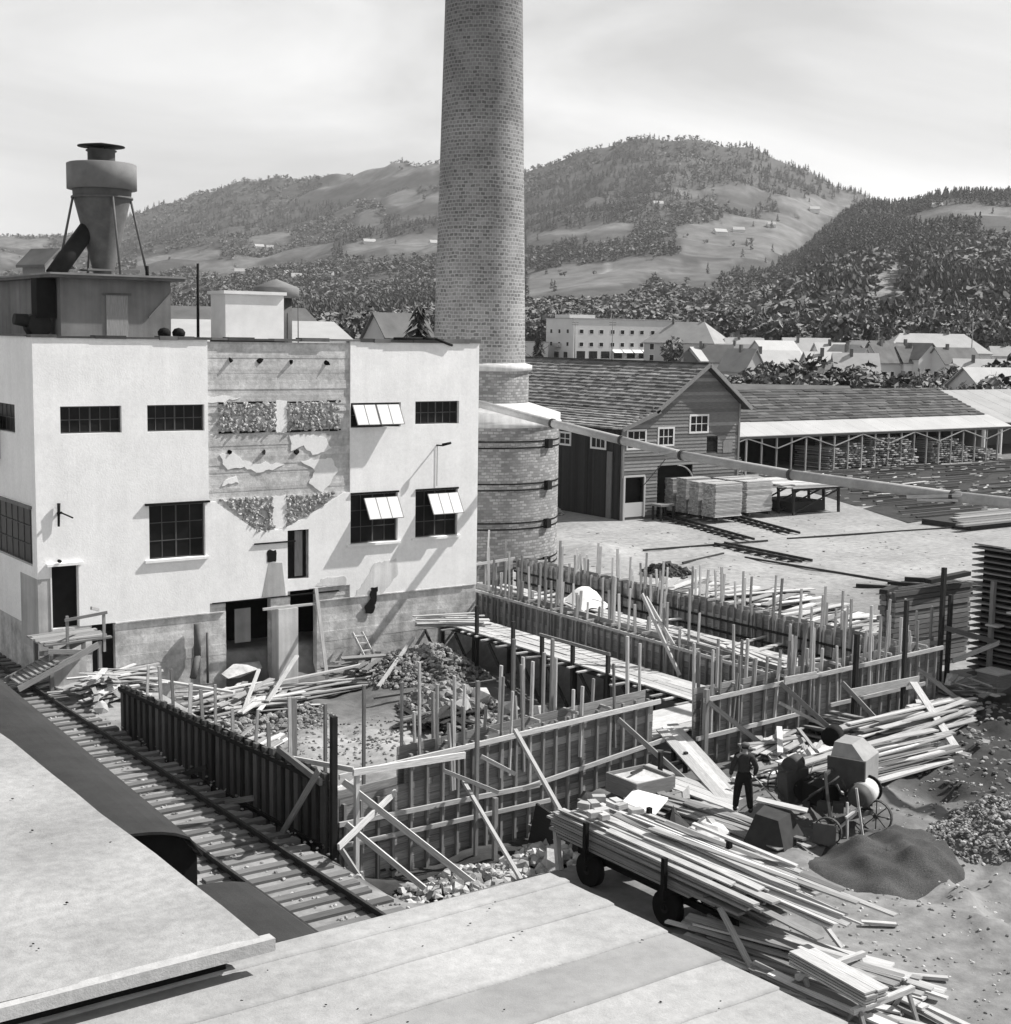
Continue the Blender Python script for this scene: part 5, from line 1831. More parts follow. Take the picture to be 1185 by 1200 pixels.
PC = [(50.04, 1.89), (48.83, 2.25), (47.08, 2.68), (45.75, 1.94), (45.17, 2.57), (44.18, 2.34), (43.67, 2.6), (42.33, 2.66), (41.83, 2.75), (41.09, 2.79), (40.56, 3.04), (39.32, 2.81), (39.89, 1.87), (38.63, 1.84),
      (37.9, 1.76), (36.57, 2.14), (36.29, 2.83), (35.89, 2.18), (35.31, 2.44), (34.89, 2.25), (34.45, 2.48), (33.8, 2.84)]
fwC = formwork('formwork_wall', 'far formwork wall on the yard side, parallel to the plank walkway', (39.75, 54.3), (39.75, 30.2), 1.5, 1.52, -.1, -1, spacing=.4, axis='y', poles=PC, extra_battens=1.6, rise=.1,
               walers=[(0, 24, .95, 1.0, .08, .4), (0, 24, .5, .52, .08, .4)])
fwD = formwork('formwork_wall', 'short back formwork wall in front of the round brick drum', (34.2, 54.0), (39.6, 54.4), 1.3, 1.45, -.1, -1, spacing=.6, axis='x', rise=.25,
               poles=[(34.6, 2.6), (35.2, 2.2), (36.4, 2.9), (37.2, 2.4), (38.1, 3.0), (39.0, 2.5)], walers=[(0, 5.4, 1.4, 1.55, .12, 1.0)])
fwE = formwork('formwork_wall', 'short cross formwork wall at the right end of the inner room', (39.9, 32.6), (42.4, 32.0), 1.35, 1.35, -.1, -1, spacing=.55, axis='x', rise=.1,
               poles=[(40.2, 2.6), (40.7, 2.3), (41.2, 2.9), (41.7, 2.4), (42.1, 2.6)])

# ---------------------------------------------------------------- walkway
wk = thing('plank_walkway', 'long plank walkway on posts running from the factory corner along the grey formwork', 'walkway', (31.8, 41, .5))
for k in range(6):
    y = 31.6
    x = 31.05 + k * .285
    while y < 48.0:
        l = min(rnd.uniform(3.0, 5.0), 48.1 - y)
        part(MB().beam((x + jit(.03), y, .58 + jit(.02)), (x + jit(.04), y + l - .03, .58 + jit(.02)), .26, .045, tn(.15)), 'plank', 'new_wood', wk)
        y += l
y = 32.0
while y < 47.9:
    o = rnd.uniform(.1, .9) if rnd.random() < .6 else .12
    part(MB().beam((30.85 - o, y, .5), (32.6, y + jit(.2), .51), .12, .05, tn(.2)), 'cross_board', 'new_wood' if rnd.random() < .7 else 'old_wood', wk)
    y += rnd.uniform(.42, .75)
for x in (31.05, 32.4):
    part(MB().beam((x, 31.7, .4), (x, 47.9, .4), .1, .14), 'bearer', 'dark_wood', wk)
for y, zt in ((47.2, .5), (44.76, 1.66), (42.42, 1.46), (40.57, 1.33), (38.77, 1.26), (36.85, 1.35), (34.5, .5)):
    part(MB().beam((30.93, y, -1.7), (30.9, y + jit(.05), zt), .12, .12, tn(.2)), 'post', 'dark_wood', wk)
    part(MB().beam((32.45, y, -1.7), (32.45, y, .36), .12, .12), 'post', 'dark_wood', wk)
    part(MB().beam((30.95, y, -1.4), (30.95, y + 1.6, .3), .06, .12), 'brace', 'dark_wood', wk)
part(MB().beam((30.87, 40.7, 1.28), (30.87, 36.7, 1.3), .07, .1), 'hand_rail', 'old_wood', wk)
for i in range(9):
    a = Vector((29.6 + rnd.random() * .7, 47.4 + jit(.4), .5 + .05 * i))
    part(MB().beam(a, a + Vector((2.4, -1.6 + jit(.5), jit(.1))), .2, .04, tn(.15)), 'loose_plank', 'new_wood', wk)
# landing in the gap of the front wall and the ramp down from it
ld = thing('plank_landing', 'pale plank landing in the gap between the two front formwork walls', 'landing', (28.4, 31.5, .3))
for k in range(7):
    part(MB().beam((26.8 + jit(.2), 30.4 + k * .33, .44 + jit(.02)), (31.0 + jit(.2), 30.7 + k * .3, .5 + jit(.02)), .32, .045, tn(.12)), 'plank', 'new_wood', ld)
for x in (27.2, 29.2, 31.0):
    part(MB().beam((x, 30.3, .25), (x, 33.2, .27), .1, .14), 'bearer', 'dark_wood', ld)
    part(MB().box(x - .06, x + .06, 31.5, 31.62, -1.5, .2), 'post', 'dark_wood', ld)
rp = thing('plank_ramp', 'two wide pale planks sloping from the landing down to where the man stands', 'ramp', (27, 28.3, .2))
for k in (-1, 0, 1):
    o = Vector((.34 * k, .14 * k, 0))
    part(MB().beam(Vector((28.0, 30.6, .62)) + o, Vector((26.15, 26.05, .08)) + o, .33, .05, tn(.1)), 'plank', 'new_wood', rp)
for k in range(3):
    part(MB().beam((25.0 + k * .34, 28.7 + .1 * k, .28), (25.6 + k * .3, 25.3 + k * .15, .06), .3, .045, tn(.1)), 'plank', 'new_wood', rp)
part(MB().beam((27.0, 28.7, -.1), (27.0, 28.7, .5), .1, .1), 'trestle_post', 'dark_wood', rp)
part(MB().beam((25.6, 28.2, 0), (25.6, 28.2, .85), .1, .1), 'trestle_post', 'dark_wood', rp)
part(MB().beam((26.3, 28.6, .28), (27.9, 28.5, .3), .08, .1), 'bearer', 'dark_wood', rp)

# ---------------------------------------------------------------- the inner room
slab = MB()
slab.box(34.4, 39.4, 30.6, 53.6, -.12, .04)
solo(slab, 'concrete_slab', 'concrete', kind='structure')
wk2 = thing('plank_walkway', 'second plank walkway inside the inner formwork room', 'walkway', (37.2, 41, .5))
for k in range(7):
    y = 30.6
    x = 36.1 + k * .33
    while y < 53:
        l = min(rnd.uniform(2.5, 4.6), 53.2 - y)
        if rnd.random() < .85:
            part(MB().beam((x + jit(.06), y, .62 + jit(.04)), (x + jit(.08), y + l - .03, .62 + jit(.04)), .3, .045, tn(.2)), 'plank', 'new_wood', wk2)
        y += l
for k in range(12):
    y = 31 + k * 1.9
    part(MB().beam((35.9, y, .5), (38.5, y + jit(.2), .5), .1, .12), 'bearer', 'dark_wood', wk2)
    for x in (36.1, 38.3):
        part(MB().box(x - .05, x + .05, y + .15, y + .25, .0, .44), 'post', 'dark_wood', wk2)
for i in range(26):
    x, y = rnd.uniform(36.2, 37.6), rnd.uniform(31, 50)
    a = rnd.choice((0, 1.57)) + jit(.35)
    l = rnd.uniform(1, 3.2)
    solo(MB().beam((x, y, .7 + jit(.03)), (x + l * math.cos(a), y + l * math.sin(a), .74 + jit(.05)), rnd.uniform(.12, .3), .05, tn(.2)), 'loose_plank', 'new_wood',
         'pale loose plank lying inside the inner formwork room', 'plank', (x, y, .68), 'loose planks in the inner formwork room')
rows = []
for i in range(9):
    row = []
    for j in range(9):
        u, v = i / 8 - .5, j / 8 - .5
        row.append((38.3 + u * 1.7 + v * .5, 47.3 + v * 2.6, .66 + max(0, .75 - 2.2 * (u * u + v * v) * 1.5) * .9 + .06 * math.sin(9 * u + 5 * v)))
    rows.append(row)
solo(MB().grid(rows), 'canvas_sheet', 'white_paint', 'bright white canvas sheet draped over a heap inside the inner formwork room', 'canvas', (38.3, 47.3, .66))
lumber_heap('batten_heap', 'small heap of boards behind the white canvas in the inner formwork room', 'board heap', 38.3, 41.5, 14, 3.2, 1.2, .4, 1.4)
lumber_heap('batten_heap', 'small heap of boards in the middle of the inner formwork room', 'board heap', 37.2, 36.5, 14, 3.0, 1.4, .4, 1.2)

# ---------------------------------------------------------------- rubble and timber in the dug pit
def rock_heap(name, label, cat, x, y, r, n, s0, s1, h, mat='pit_rubble', kind=None, sy=1.0, solo_big=0, flat=False):
    mb = MB()
    for i in range(n):
        a, q = rnd.uniform(0, 6.28), math.sqrt(rnd.random())
        px, py = x + r * q * math.cos(a), y + r * sy * q * math.sin(a)
        s = rnd.uniform(s0, s1) * (1.25 - .5 * q)
        mb.rock((px, py, hz(px, py) + h * (1 - q * q) + s * .2), (s, s * rnd.uniform(.6, 1), s * rnd.uniform(.5, .85)), rnd.uniform(.55, 1.5))
    return solo(mb, name, mat, label, cat, (x, y, hz(x, y)), kind=kind)


rock_heap('rubble_heap', 'large heap of broken rubble at the factory wall beside the walkway start', 'rubble heap', 29.0, 45.6, 2.6, 1500, .04, .15, .35, kind='stuff')
rock_heap('rubble_heap', 'heap of big stones and lumps in the middle of the pit near the front wall', 'rubble heap', 27.4, 41.2, 1.9, 800, .05, .24, .3, kind='stuff')
rock_heap('rubble_heap', 'spread of rubble along the back of the pit behind the front formwork', 'rubble heap', 27.5, 37.2, 2.4, 800, .04, .22, .1, kind='stuff', sy=1.4)
rock_heap('rubble_heap', 'scatter of broken stone among the boards at the left of the pit', 'rubble heap', 21.3, 44.4, 2.8, 900, .04, .15, .1, kind='stuff', sy=.9)
rock_heap('rubble_heap', 'scatter of small stones on the pale sand of the pit floor', 'rubble heap', 23.0, 39.0, 3.4, 600, .02, .08, 0, kind='stuff')
rock_heap('stone_heap', 'heap of pale stones in the trench at the foot of the front formwork', 'stone heap', 21.3, 26.6, 1.7, 420, .06, .3, .2, mat='stone', kind='stuff')
rock_heap('stone_heap', 'broken stones and lumps in the trench below the corner of the two formwork walls', 'stone heap', 18.3, 26.9, 1.6, 420, .05, .2, .05, mat='stone', kind='stuff')
for i, (x, y, s, lb) in enumerate([(28.3, 40.7, .55, 'large boulder on the rubble behind the front formwork'), (27.2, 40.2, .5, 'dark-sided boulder lying left of the large one on the pit rubble'),
                                   (29.6, 38.8, .5, 'pale block of broken concrete on the pit rubble below the walkway'), (28.7, 39.6, .42, 'smaller pale block between the boulder and the walkway posts'),
                                   (21.9, 26.2, .5, 'pale flat stone on top of the stone heap before the front formwork'), (20.6, 26.4, .42, 'pale boulder at the left side of the stone heap in the trench')]):
    solo(MB().rock((x, y, hz(x, y) + s * .6), (s, s * .8, s * .75), 1.1), 'boulder', 'stone', lb, 'boulder', (x, y, hz(x, y)))
lumber_heap('board_heap', 'jumble of broken boards in the pit under the first cellar opening', 'board heap', 21.5, 46.0, 60, 3.4, 2.6, .7, .25, messy=.7)
lumber_heap('board_heap', 'heap of pale boards against the back of the dark left formwork', 'board heap', 18.6, 40.0, 56, 2.6, 2.2, .8, 1.0, messy=.8)
lumber_heap('board_heap', 'long boards lying below the pillar between the cellar openings', 'board heap', 25.4, 46.2, 20, 5.0, 1.4, .5, -.1, messy=.3)
lumber_heap('board_heap', 'loose boards on the pit floor behind the formwork corner', 'board heap', 18.6, 35.5, 50, 2.6, 2.4, .45, 1.3, messy=.9)
lumber_heap('board_heap', 'dark broken boards among the rubble below the ladder', 'board heap', 27.6, 46.9, 22, 2.6, 2.0, .6, .4, mat='old_wood', messy=.8)
for i, (a, b, w, lb) in enumerate([((25.72, 48.15, 2.3), (25.35, 46.5, -1.2), .13, 'long pale plank leaning against the right cellar opening'),
                                   ((20.7, 45.9, -.7), (27.9, 46.9, -.55), .16, 'long squared beam lying across the back of the pit'),
                                   ((22.0, 44.8, -.9), (24.2, 46.8, .1), .14, 'pale plank slanting up from the pit rubble near the pillar'),
                                   ((26.4, 44.6, -.9), (29.2, 46.6, .3), .14, 'pale plank slanting up over the rubble right of the ladder'),
                                   ((21.0, 44.6, -1.0), (22.4, 46.3, -.1), .12, 'short pale plank propped on the boards left of the pillar'),
                                   ((25.5, 43.4, -.95), (29.6, 41.8, -.5), .12, 'dark plank lying over the sandy pit floor'),
                                   ((19.9, 43.0, .1), (17.9, 45.6, .3), .16, 'long grey rail lying above the far end of the left formwork')]):
    solo(MB().beam(a, b, w, .07, 1.0 if i != 5 else .5), 'plank', 'new_wood' if i != 5 else 'old_wood', lb, 'plank', a)
ladr = thing('ladder', 'short pale wooden ladder leaning on the wall right of the cellar openings', 'ladder', (28, 47.9, -1.3))
A, Bq = Vector((27.62, 48.3, .35)), Vector((28.2, 47.5, -1.4))
s = Vector((.42, 0, 0))
part(MB().beam(A - s / 2, Bq - s / 2, .05, .09), 'rail', 'new_wood', ladr)
part(MB().beam(A + s / 2, Bq + s / 2, .05, .09), 'rail', 'new_wood', ladr)
for k in range(6):
    q = A + (Bq - A) * (.08 + .16 * k)
    part(MB().beam(q - s * .6, q + s * .6, .09, .05), 'rung', 'new_wood', ladr)

# vertical poles
def spole(label, x, y, z0, z1, w, mat='black_paint', dx=0.0):
    solo(MB().beam((x, y, z0), (x + dx, y, z1), w, w, 1.0, (1, 0, 0)), 'scaffold_pole', mat, label, 'pole', (x, y, z0))


spole('black scaffold pole in front of the right formwork wall, left end of the pale crossboard', 34.6, 29.2, -.5, 2.95, .13)
spole('dark scaffold pole in front of the right formwork wall, right end of the pale crossboard', 36.98, 29.2, -.3, 3.8, .12, 'dark_wood', -.06)
spole('tall dark pole rising before the lower board stack', 41.15, 31.0, .0, 4.26, .14, 'dark_wood', -.02)
spole('dark pole right of the tall dark pole at the end of the formwork', 41.58, 31.0, -.5, 3.26, .13, 'dark_wood')
spole('brown pole standing against the very tall board stack', 43.15, 30.4, -.2, 3.69, .15, 'old_wood')
spole('thick black corner post where the left and front formwork walls meet', 15.76, 28.65, -.8, 3.16, .14, 'black_paint')
spole('slim dark pole standing alone before the middle of the front formwork', 19.9, 28.75, -1.2, 3.45, .09, 'old_wood')
spole('short pale stake driven into the rubble before the front formwork', 20.1, 28.2, -1.1, .55, .11, 'old_wood')
spole('pole with a black foot standing on the left formwork wall', 15.98, 31.1, -.5, 3.05, .13, 'old_wood')
spole('slim pole standing in the sand of the pit', 17.9, 33.0, -1.2, 2.2, .08, 'old_wood')
spole('slim pole standing in the pit in front of the sand, right of the other', 19.2, 33.2, -1.2, 2.5, .08, 'old_wood')
spole('dark pole under the cross-piece in the rubble of the pit', 27.6, 37.8, -1.2, 2.0, .1, 'old_wood')
spole('stake with a tied crossbar in the pit near the walkway', 29.0, 37.5, -1.2, 1.9, .1, 'old_wood')
solo(MB().beam((34.3, 29.1, 1.12), (37.6, 29.1, 1.12), .05, .26), 'crossboard', 'new_wood', 'pale crossboard hung between two dark poles before the right formwork wall', 'board', (34.3, 29.1, 1.1))
solo(MB().beam((41.2, 30.9, 2.14), (43.3, 30.25, 1.5), .06, .18, .7), 'rail_board', 'old_wood', 'greyish board sloping from the tall dark pole down to the right stack', 'board', (41.2, 30.9, 2.1))
solo(MB().beam((41.6, 30.8, .92), (43.4, 30.2, 1.5), .06, .16), 'rail_board', 'new_wood', 'pale board rising to the right stack, below the greyish one', 'board', (41.6, 30.8, .9))
solo(MB().beam((41.6, 30.6, .18), (43.2, 30.0, .55), .06, .1), 'rail_board', 'new_wood', 'thin pale lath low between the poles at the right stack', 'board', (41.6, 30.6, .2))
cr = thing('wooden_crate', 'small open wooden crate before the foot of the tall board stack', 'crate', (42.4, 29.6, 0))
for y in (29.2, 30.0):
    part(MB().box(42.0, 42.8, y, y + .06, .05, .65), 'side', 'old_wood', cr)
for x in (42.0, 42.75):
    part(MB().box(x, x + .05, 29.27, 29.99, .05, .65), 'side', 'old_wood', cr)
part(MB().box(41.95, 42.85, 29.15, 30.1, .66, .72), 'lid', 'new_wood', cr)
lumber_heap('board_heap', 'broken boards and wood chunks at the foot of the poles by the right formwork', 'board heap', 41.0, 30.0, 24, 1.4, 2.4, .5, .5, messy=1.2)
# pale offcuts heaped on the bare ground beyond the formwork
lumber_heap('plank_heap', 'wide spread of pale planks on the ground behind the far formwork wall, left part', 'board heap', 45.6, 49.3, 60, 5.0, 3.6, .5, .35, messy=.5, tw=(.2, .4))
lumber_heap('plank_heap', 'wide spread of pale planks on the ground behind the far formwork wall, middle part', 'board heap', 47.3, 45.8, 60, 4.5, 3.4, .5, .2, messy=.5, tw=(.2, .4))
lumber_heap('plank_heap', 'long pale boards on the ground by the far formwork end, right part of the spread', 'board heap', 46.8, 41.6, 44, 4.5, 3.0, .5, .1, messy=.35, tw=(.2, .4))
lumber_heap('plank_heap', 'pale boards and slabs piled left of the lower board stack', 'board heap', 43.9, 37.2, 40, 3.0, 2.6, 1.0, .4, messy=.5)
bg_ = rock_heap('branch_heap', 'low dark tangled heap beyond the formwork in front of the bare yard', 'heap', 49.2, 54.2, 1.3, 160, .08, .28, .4, mat='tarp_dark', kind='stuff')
rock_heap('earth_heap', 'low pale heap of earth at the corner of the barn', 'earth heap', 58.6, 77.2, 1.5, 240, .08, .25, .3, mat='rubble', kind='stuff')

# ---------------------------------------------------------------- left end by the factory corner
pf = thing('loading_platform', 'weathered timber platform with railing and sloping steps under the small upper door', 'platform', (15.7, 47.3, 0))
for k in range(8):
    part(MB().beam((14.75 + jit(.1), 46.5 + k * .24, 1.62), (16.9 + jit(.15), 46.5 + k * .24, 1.68), .22, .06, tn(.2)), 'plank', 'old_wood', pf)
for x, y in ((14.95, 46.5), (16.6, 46.5), (14.95, 48.1), (16.6, 48.1)):
    part(MB().box(x - .06, x + .06, y - .06, y + .06, -.2, 1.58), 'post', 'old_wood', pf)
for x in (15.5, 16.75):
    part(MB().box(x - .045, x + .045, 46.42, 46.5, 1.2, 2.55, 1.2), 'rail_post', 'old_wood', pf)
part(MB().beam((15.4, 46.4, 2.42), (16.85, 46.4, 2.55), .05, .1), 'hand_rail', 'old_wood', pf)
part(MB().beam((16.3, 46.4, 2.75), (16.85, 47.2, 2.5), .05, .1), 'hand_rail', 'old_wood', pf)
part(MB().beam((14.8, 46.35, 1.45), (16.3, 46.35, 1.25), .07, .16), 'bearer', 'old_wood', pf)
part(MB().beam((16.5, 46.3, 1.5), (13.7, 46.0, .4), .08, .2), 'stringer', 'old_wood', pf)
part(MB().beam((16.4, 47.4, 1.5), (13.6, 47.0, .5), .08, .2), 'stringer', 'old_wood', pf)
for k in range(9):
    u = k / 9
    part(MB().box(13.7 + 1.4 * u, 13.86 + 1.4 * u, 46.0 + .1 * u, 47.2, .56 + .58 * u, .61 + .58 * u, tn(.2)), 'step', 'old_wood', pf)
part(MB().box(15.3, 16.4, 47.3, 48.3, -.2, 1.0), 'bricked_base', 'plaster_grey', pf)
lumber_heap('board_heap', 'bright heap of broken laths between the platform and the track', 'board heap', 16.0, 44.9, 44, 1.9, 1.6, .9, .3, messy=1.3)
lumber_heap('board_heap', 'boards thrown on the dark bank right of the bright lath heap', 'board heap', 17.2, 45.8, 30, 2.2, 1.6, .7, -.2, messy=.7)
lumber_heap('board_heap', 'few laths lying by the rail below the platform', 'board heap', 15.2, 47.6, 12, 2.4, .8, .3, .1, messy=.5)
solo(MB().rock((15.45, 43.2, .2), (.3, .25, .32), 1.3), 'boulder', 'stone', 'single pale lump on the bank between the track and the left formwork', 'boulder', (15.45, 43.2, 0))

lumber_heap('board_heap', 'dark boards thrown behind the open corner of the front formwork', 'board heap', 17.4, 30.8, 26, 2.2, 1.4, .7, .6, mat='dark_wood', messy=.9)
lumber_heap('board_heap', 'dark broken boards over the rubble mid-way in the pit', 'board heap', 26.3, 40.2, 44, 2.6, 2.6, .5, .9, mat='dark_wood', messy=1.2)
lumber_heap('board_heap', 'scattered boards along the inner foot of the front formwork', 'board heap', 23.0, 31.4, 30, 2.6, 1.6, .4, .1, mat='old_wood', messy=.6)

# ---------------------------------------------------------------- railway track
trk = thing('railway_track', 'railway track with close sleepers passing the dark left formwork', 'track', (13.75, 30, 0))
for x in (12.93, 14.5):
    mb = MB()
    mb.box(x - .065, x + .065, 14, 75, .035, .06).box(x - .012, x + .012, 14, 75, .06, .16).box(x - .036, x + .036, 14, 75, .16, .20)
    part(mb, 'rail', 'rail_steel', trk)
y = 15.0
while y < 72:
    o = jit(.09)
    part(MB().beam((12.35 + o + jit(.1), y, .0), (15.2 + o, y + jit(.05), .0), .25, .13, tn(.3)), 'sleeper', 'sleeper', trk)
    y += .62 + jit(.07)
mb = MB()
for i in range(1500):
    x, y = rnd.uniform(12.2, 15.5), rnd.uniform(15, 50)
    s = rnd.uniform(.02, .055)
    mb.rock((x, y, .005 + s * .2), (s, s, s * .7), rnd.uniform(.5, 1.5))
part(mb, 'ballast', 'rubble', trk, kind='stuff')


def wagon(label, x, y, ln, rz, zo=0.0, rise=.58):
    t = thing('railway_wagon', label, 'wagon', (x, y, 0), rz=rz)
    prof = []
    for k in range(13):
        a = -1 + 2 * k / 12
        prof.append((a * 1.42, 2.98 + zo + rise * math.sqrt(max(0, 1 - (abs(a) ** 2.3)))))
    rf = MB()
    for (a, za), (b, zb_) in zip(prof, prof[1:]):
        rf.hexa([(a, 0, za), (b, 0, zb_), (b, ln, zb_), (a, ln, za), (a, 0, za + .05), (b, 0, zb_ + .05), (b, ln, zb_ + .05), (a, ln, za + .05)])
    part(rf, 'roof', 'wagon_felt', t)
    en = [(a * .95, .12, z - .02) for a, z in prof]
    body = MB().prism([(-1.35, .12, 1.1)] + en + [(1.35, .12, 1.1)], (0, .06, 0))
    body.prism([(-1.35, ln - .18, 1.1)] + [(a, ln - .18, z) for a, _, z in en] + [(1.35, ln - .18, 1.1)], (0, .06, 0))
    part(body, 'end_wall', 'black', t)  # painted black to stand for shade on the wagon ends
    for s in (-1, 1):
        yv = .2
        while yv < ln - .2:
            w = min(rnd.uniform(.5, .9), ln - .2 - yv)
            part(MB().box(s * 1.35 - .04, s * 1.35 + .04, yv, yv + w - .01, 1.1, 2.97 + zo, tn(.2)), 'side_board', 'dark_wood', t)
            yv += w
    part(MB().box(-1.3, 1.3, .1, ln - .1, .95, 1.09), 'underframe', 'black', t)
    for yy in (1.3, ln - 1.3):
        for s in (-1, 1):
            part(MB().tube((s * .75 - .06, yy, .65), (s * .75 + .06, yy, .65), .48, .48, 20), 'wheel', 'rail_steel', t)
    for yy in (.0, ln):
        for s in (-.85, .85):
            part(MB().tube((s, yy - (.35 if yy == 0 else -.0), 1.02), (s, yy + (.0 if yy == 0 else .35), 1.02), .17, .17, 12), 'buffer', 'rail_steel', t)
    return t


wagon('long dark wagon with arched felt roof, the farther of the two beside the pale roof', 8.33, 22.45, 19.0, -R(2.7))
wagon('dark wagon with arched felt roof, nearer of the two, half hidden by the roof edge', 8.5, 12.6, 7.95, -R(.05), -.1, .34)
tr2 = thing('railway_track', 'railway track under the dark wagons', 'track', (8.3, 25, 0))
for x in (7.6, 9.05):
    part(MB().box(x - .036, x + .036, 11.5, 43, .03, .18), 'rail', 'rail_steel', tr2)

# ---------------------------------------------------------------- the roofs in the foreground
rf = thing('flat_roof', 'broad pale felted flat roof filling the bottom of the picture', 'roof', (4, 8, 6.6))
ys = [11.07, 10.78, 10.11, 9.34, 8.63, 7.95, 7.2, 6.4, 5.6, 4.8, 4.0, 3.0, 1.5, 0]
for i, (a, b) in enumerate(zip(ys, ys[1:])):
    mat = 'roof_felt_dark' if i == 3 else 'roof_felt'
    rows = []
    for q in range(40):
        x = -9 + (8.6 + 9) * q / 39
        e = b - .03 + .012 * math.sin(x * 1.7 + i * 2) + .006 * math.sin(x * 6.1 + i)
        rows.append([(x, e, 6.578), (x, e, 6.606 + .004 * math.sin(x * 7 + i)), (x, b + .06, 6.61 + .003 * math.sin(x * 5)), (x, (a + b) / 2, 6.594 + .007 * math.sin(x * 1.3 + i)),
                     (x, a + .02, 6.584)])
    part(MB().grid(rows, 1 + jit(.05)), 'felt_strip', mat, rf)
part(MB().box(-9, 8.55, -3, 11.03, 6.3, 6.57), 'roof_deck', 'old_wood', rf)
part(MB().box(-8.5, 8.3, -3, 10.8, 0, 6.29), 'wall', 'old_wood', rf)
rs2 = thing('flat_roof', 'pale raised flat roof with a thick bright edge at the left of the picture', 'roof', (0, 14, 6.9))
rows = []
for q in range(24):
    x = -9 + 14.14 * q / 23
    rows.append([(x, 10.63 + .5 * 0 + (26 - 10.63) * w / 20, 6.903 + .012 * math.sin(x * 1.1 + w) + .008 * math.sin(w * 2.3)) for w in range(21)])
part(MB().grid(rows, .92), 'felt_sheet', 'roof_felt_slab', rs2)
part(MB().box(-9, 5.12, 10.72, 26, 6.76, 6.885), 'roof_deck', 'old_wood', rs2)
part(MB().beam((-9, 10.60, 6.84), (5.24, 10.60, 6.84), .12, .11, 1.25), 'fascia_board', 'roof_felt', rs2)
part(MB().box(-9, 4.9, 10.8, 25.8, 0, 6.75), 'wall', 'black', rs2)

mb = MB()
for i in range(60):
    x, y = rnd.uniform(1, 8.4), rnd.uniform(6.8, 11)
    s = rnd.uniform(.004, .014)
    mb.rock((x, y, 6.61), (s * 1.4, s, s * .5), rnd.uniform(.1, .8))
for i in range(50):
    x, y = rnd.uniform(-2, 5), rnd.uniform(10.8, 18)
    s = rnd.uniform(.004, .016)
    mb.rock((x, y, 6.915), (s * 1.4, s, s * .5), rnd.uniform(.1, .8))
part(mb, 'roof_dirt', 'dark_earth', rf, kind='stuff')

# ---------------------------------------------------------------- timber cart, boards, trestles
ct = thing('timber_cart', 'heavily loaded timber cart with rubber wheels beside the roof edge', 'cart', (20, 21.6, 0))
for x in (19.35, 20.65):
    for y in (23.5, 20.95):
        w = part(MB().tube((x - .1, y, .36), (x + .1, y, .36), .38, .38, 20), 'wheel', 'black', ct)
        part(MB().tube((x - .12, y, .36), (x + .12, y, .36), .1, .1, 12), 'hub', 'black_paint', w)  # hub blackened to carry the shadow under the load
for y in (23.5, 20.95):
    part(MB().beam((19.2, y, .4), (20.8, y, .4), .1, .1), 'axle', 'black', ct)
    part(MB().beam((19.1, y - .1, .74), (20.9, y - .1, .74), .14, .14), 'bolster', 'black', ct)
    for x in (19.12, 20.95):
        part(MB().beam((x, y - .1, .6), (x, y - .1, 1.5), .1, .1), 'stake', 'black', ct)
part(MB().beam((19.6, 24.2, .55), (19.6, 19.2, .55), .1, .14).beam((20.4, 24.2, .55), (20.4, 19.2, .55), .1, .14), 'chassis', 'black', ct)
ld2 = thing('board_load', 'big ragged load of pale boards lying on the timber cart', 'board load', (20, 21.4, .82))
z = .84
row = 0
while z < 1.3:
    x = 19.24
    while x < 20.85:
        w = rnd.uniform(.1, .24)
        y1 = 24.75 + jit(.25)
        y0 = 18.2 + rnd.random() * 2.2
        part(MB().beam((x + w / 2, y1, z + jit(.01)), (x + w / 2 + jit(.06), y0, z + jit(.02)), w - .015, .05, tn(.3)), 'board', 'new_wood' if (x > 19.5 or row > 6) else 'form_wood', ld2)
        x += w
    z += .065
    row += 1
for i in range(46):
    x = rnd.uniform(19.3, 21.0)
    y1 = rnd.uniform(22.0, 24.9)
    l = rnd.uniform(3.0, 6.2)
    zz = 1.32 + rnd.random() * .3 * (1 - abs(x - 20.1))
    a = jit(.06) + .06
    part(MB().beam((x, y1, zz), (x + l * a, y1 - l, zz - rnd.uniform(0, .25)), rnd.uniform(.07, .2), .035, tn(.25), (jit(.3), 0, 1)), 'board', 'new_wood' if rnd.random() < .72 else 'old_wood', ld2)
for i in range(10):
    x, y = rnd.uniform(19.3, 20.6), rnd.uniform(23.2, 24.6)
    part(MB().cbox((x, y, 1.5 + rnd.random() * .12), (.3, .2, .12), rnd.random() * 3, tn(.2)), 'offcut', 'new_wood', ld2)
solo(MB().beam((19.35, 24.6, -.1), (19.35, 24.75, .95), .12, .12), 'prop', 'new_wood', 'short pale prop standing under the far end of the cart load', 'prop', (19.35, 24.6, -.1))
lumber_heap('board_heap', 'long boards slumped from the cart tail along the roof edge', 'board heap', 19.9, 17.9, 46, 4.6, 1.5, .55, 1.72, messy=.22)
lumber_heap('board_heap', 'thin laths tangled low by the roof edge below the sawhorses', 'board heap', 18.75, 16.2, 26, 3.2, 1.0, .4, 1.85, messy=.35)
for i, (a, b, lb) in enumerate([((19.2, 19.3, .95), (18.9, 17.9, .05), 'pale plank propped against the cart tail, nearer the roof'), ((21.0, 19.1, 1.15), (21.3, 18.0, .1), 'pale plank propped against the right side of the cart tail'),
                                ((20.6, 21.6, 1.72), (21.35, 19.3, 1.35), 'loose lath lying slantwise on top of the cart load')]):
    solo(MB().beam(a, b, .12, .05), 'plank', 'new_wood', lb, 'plank', a)


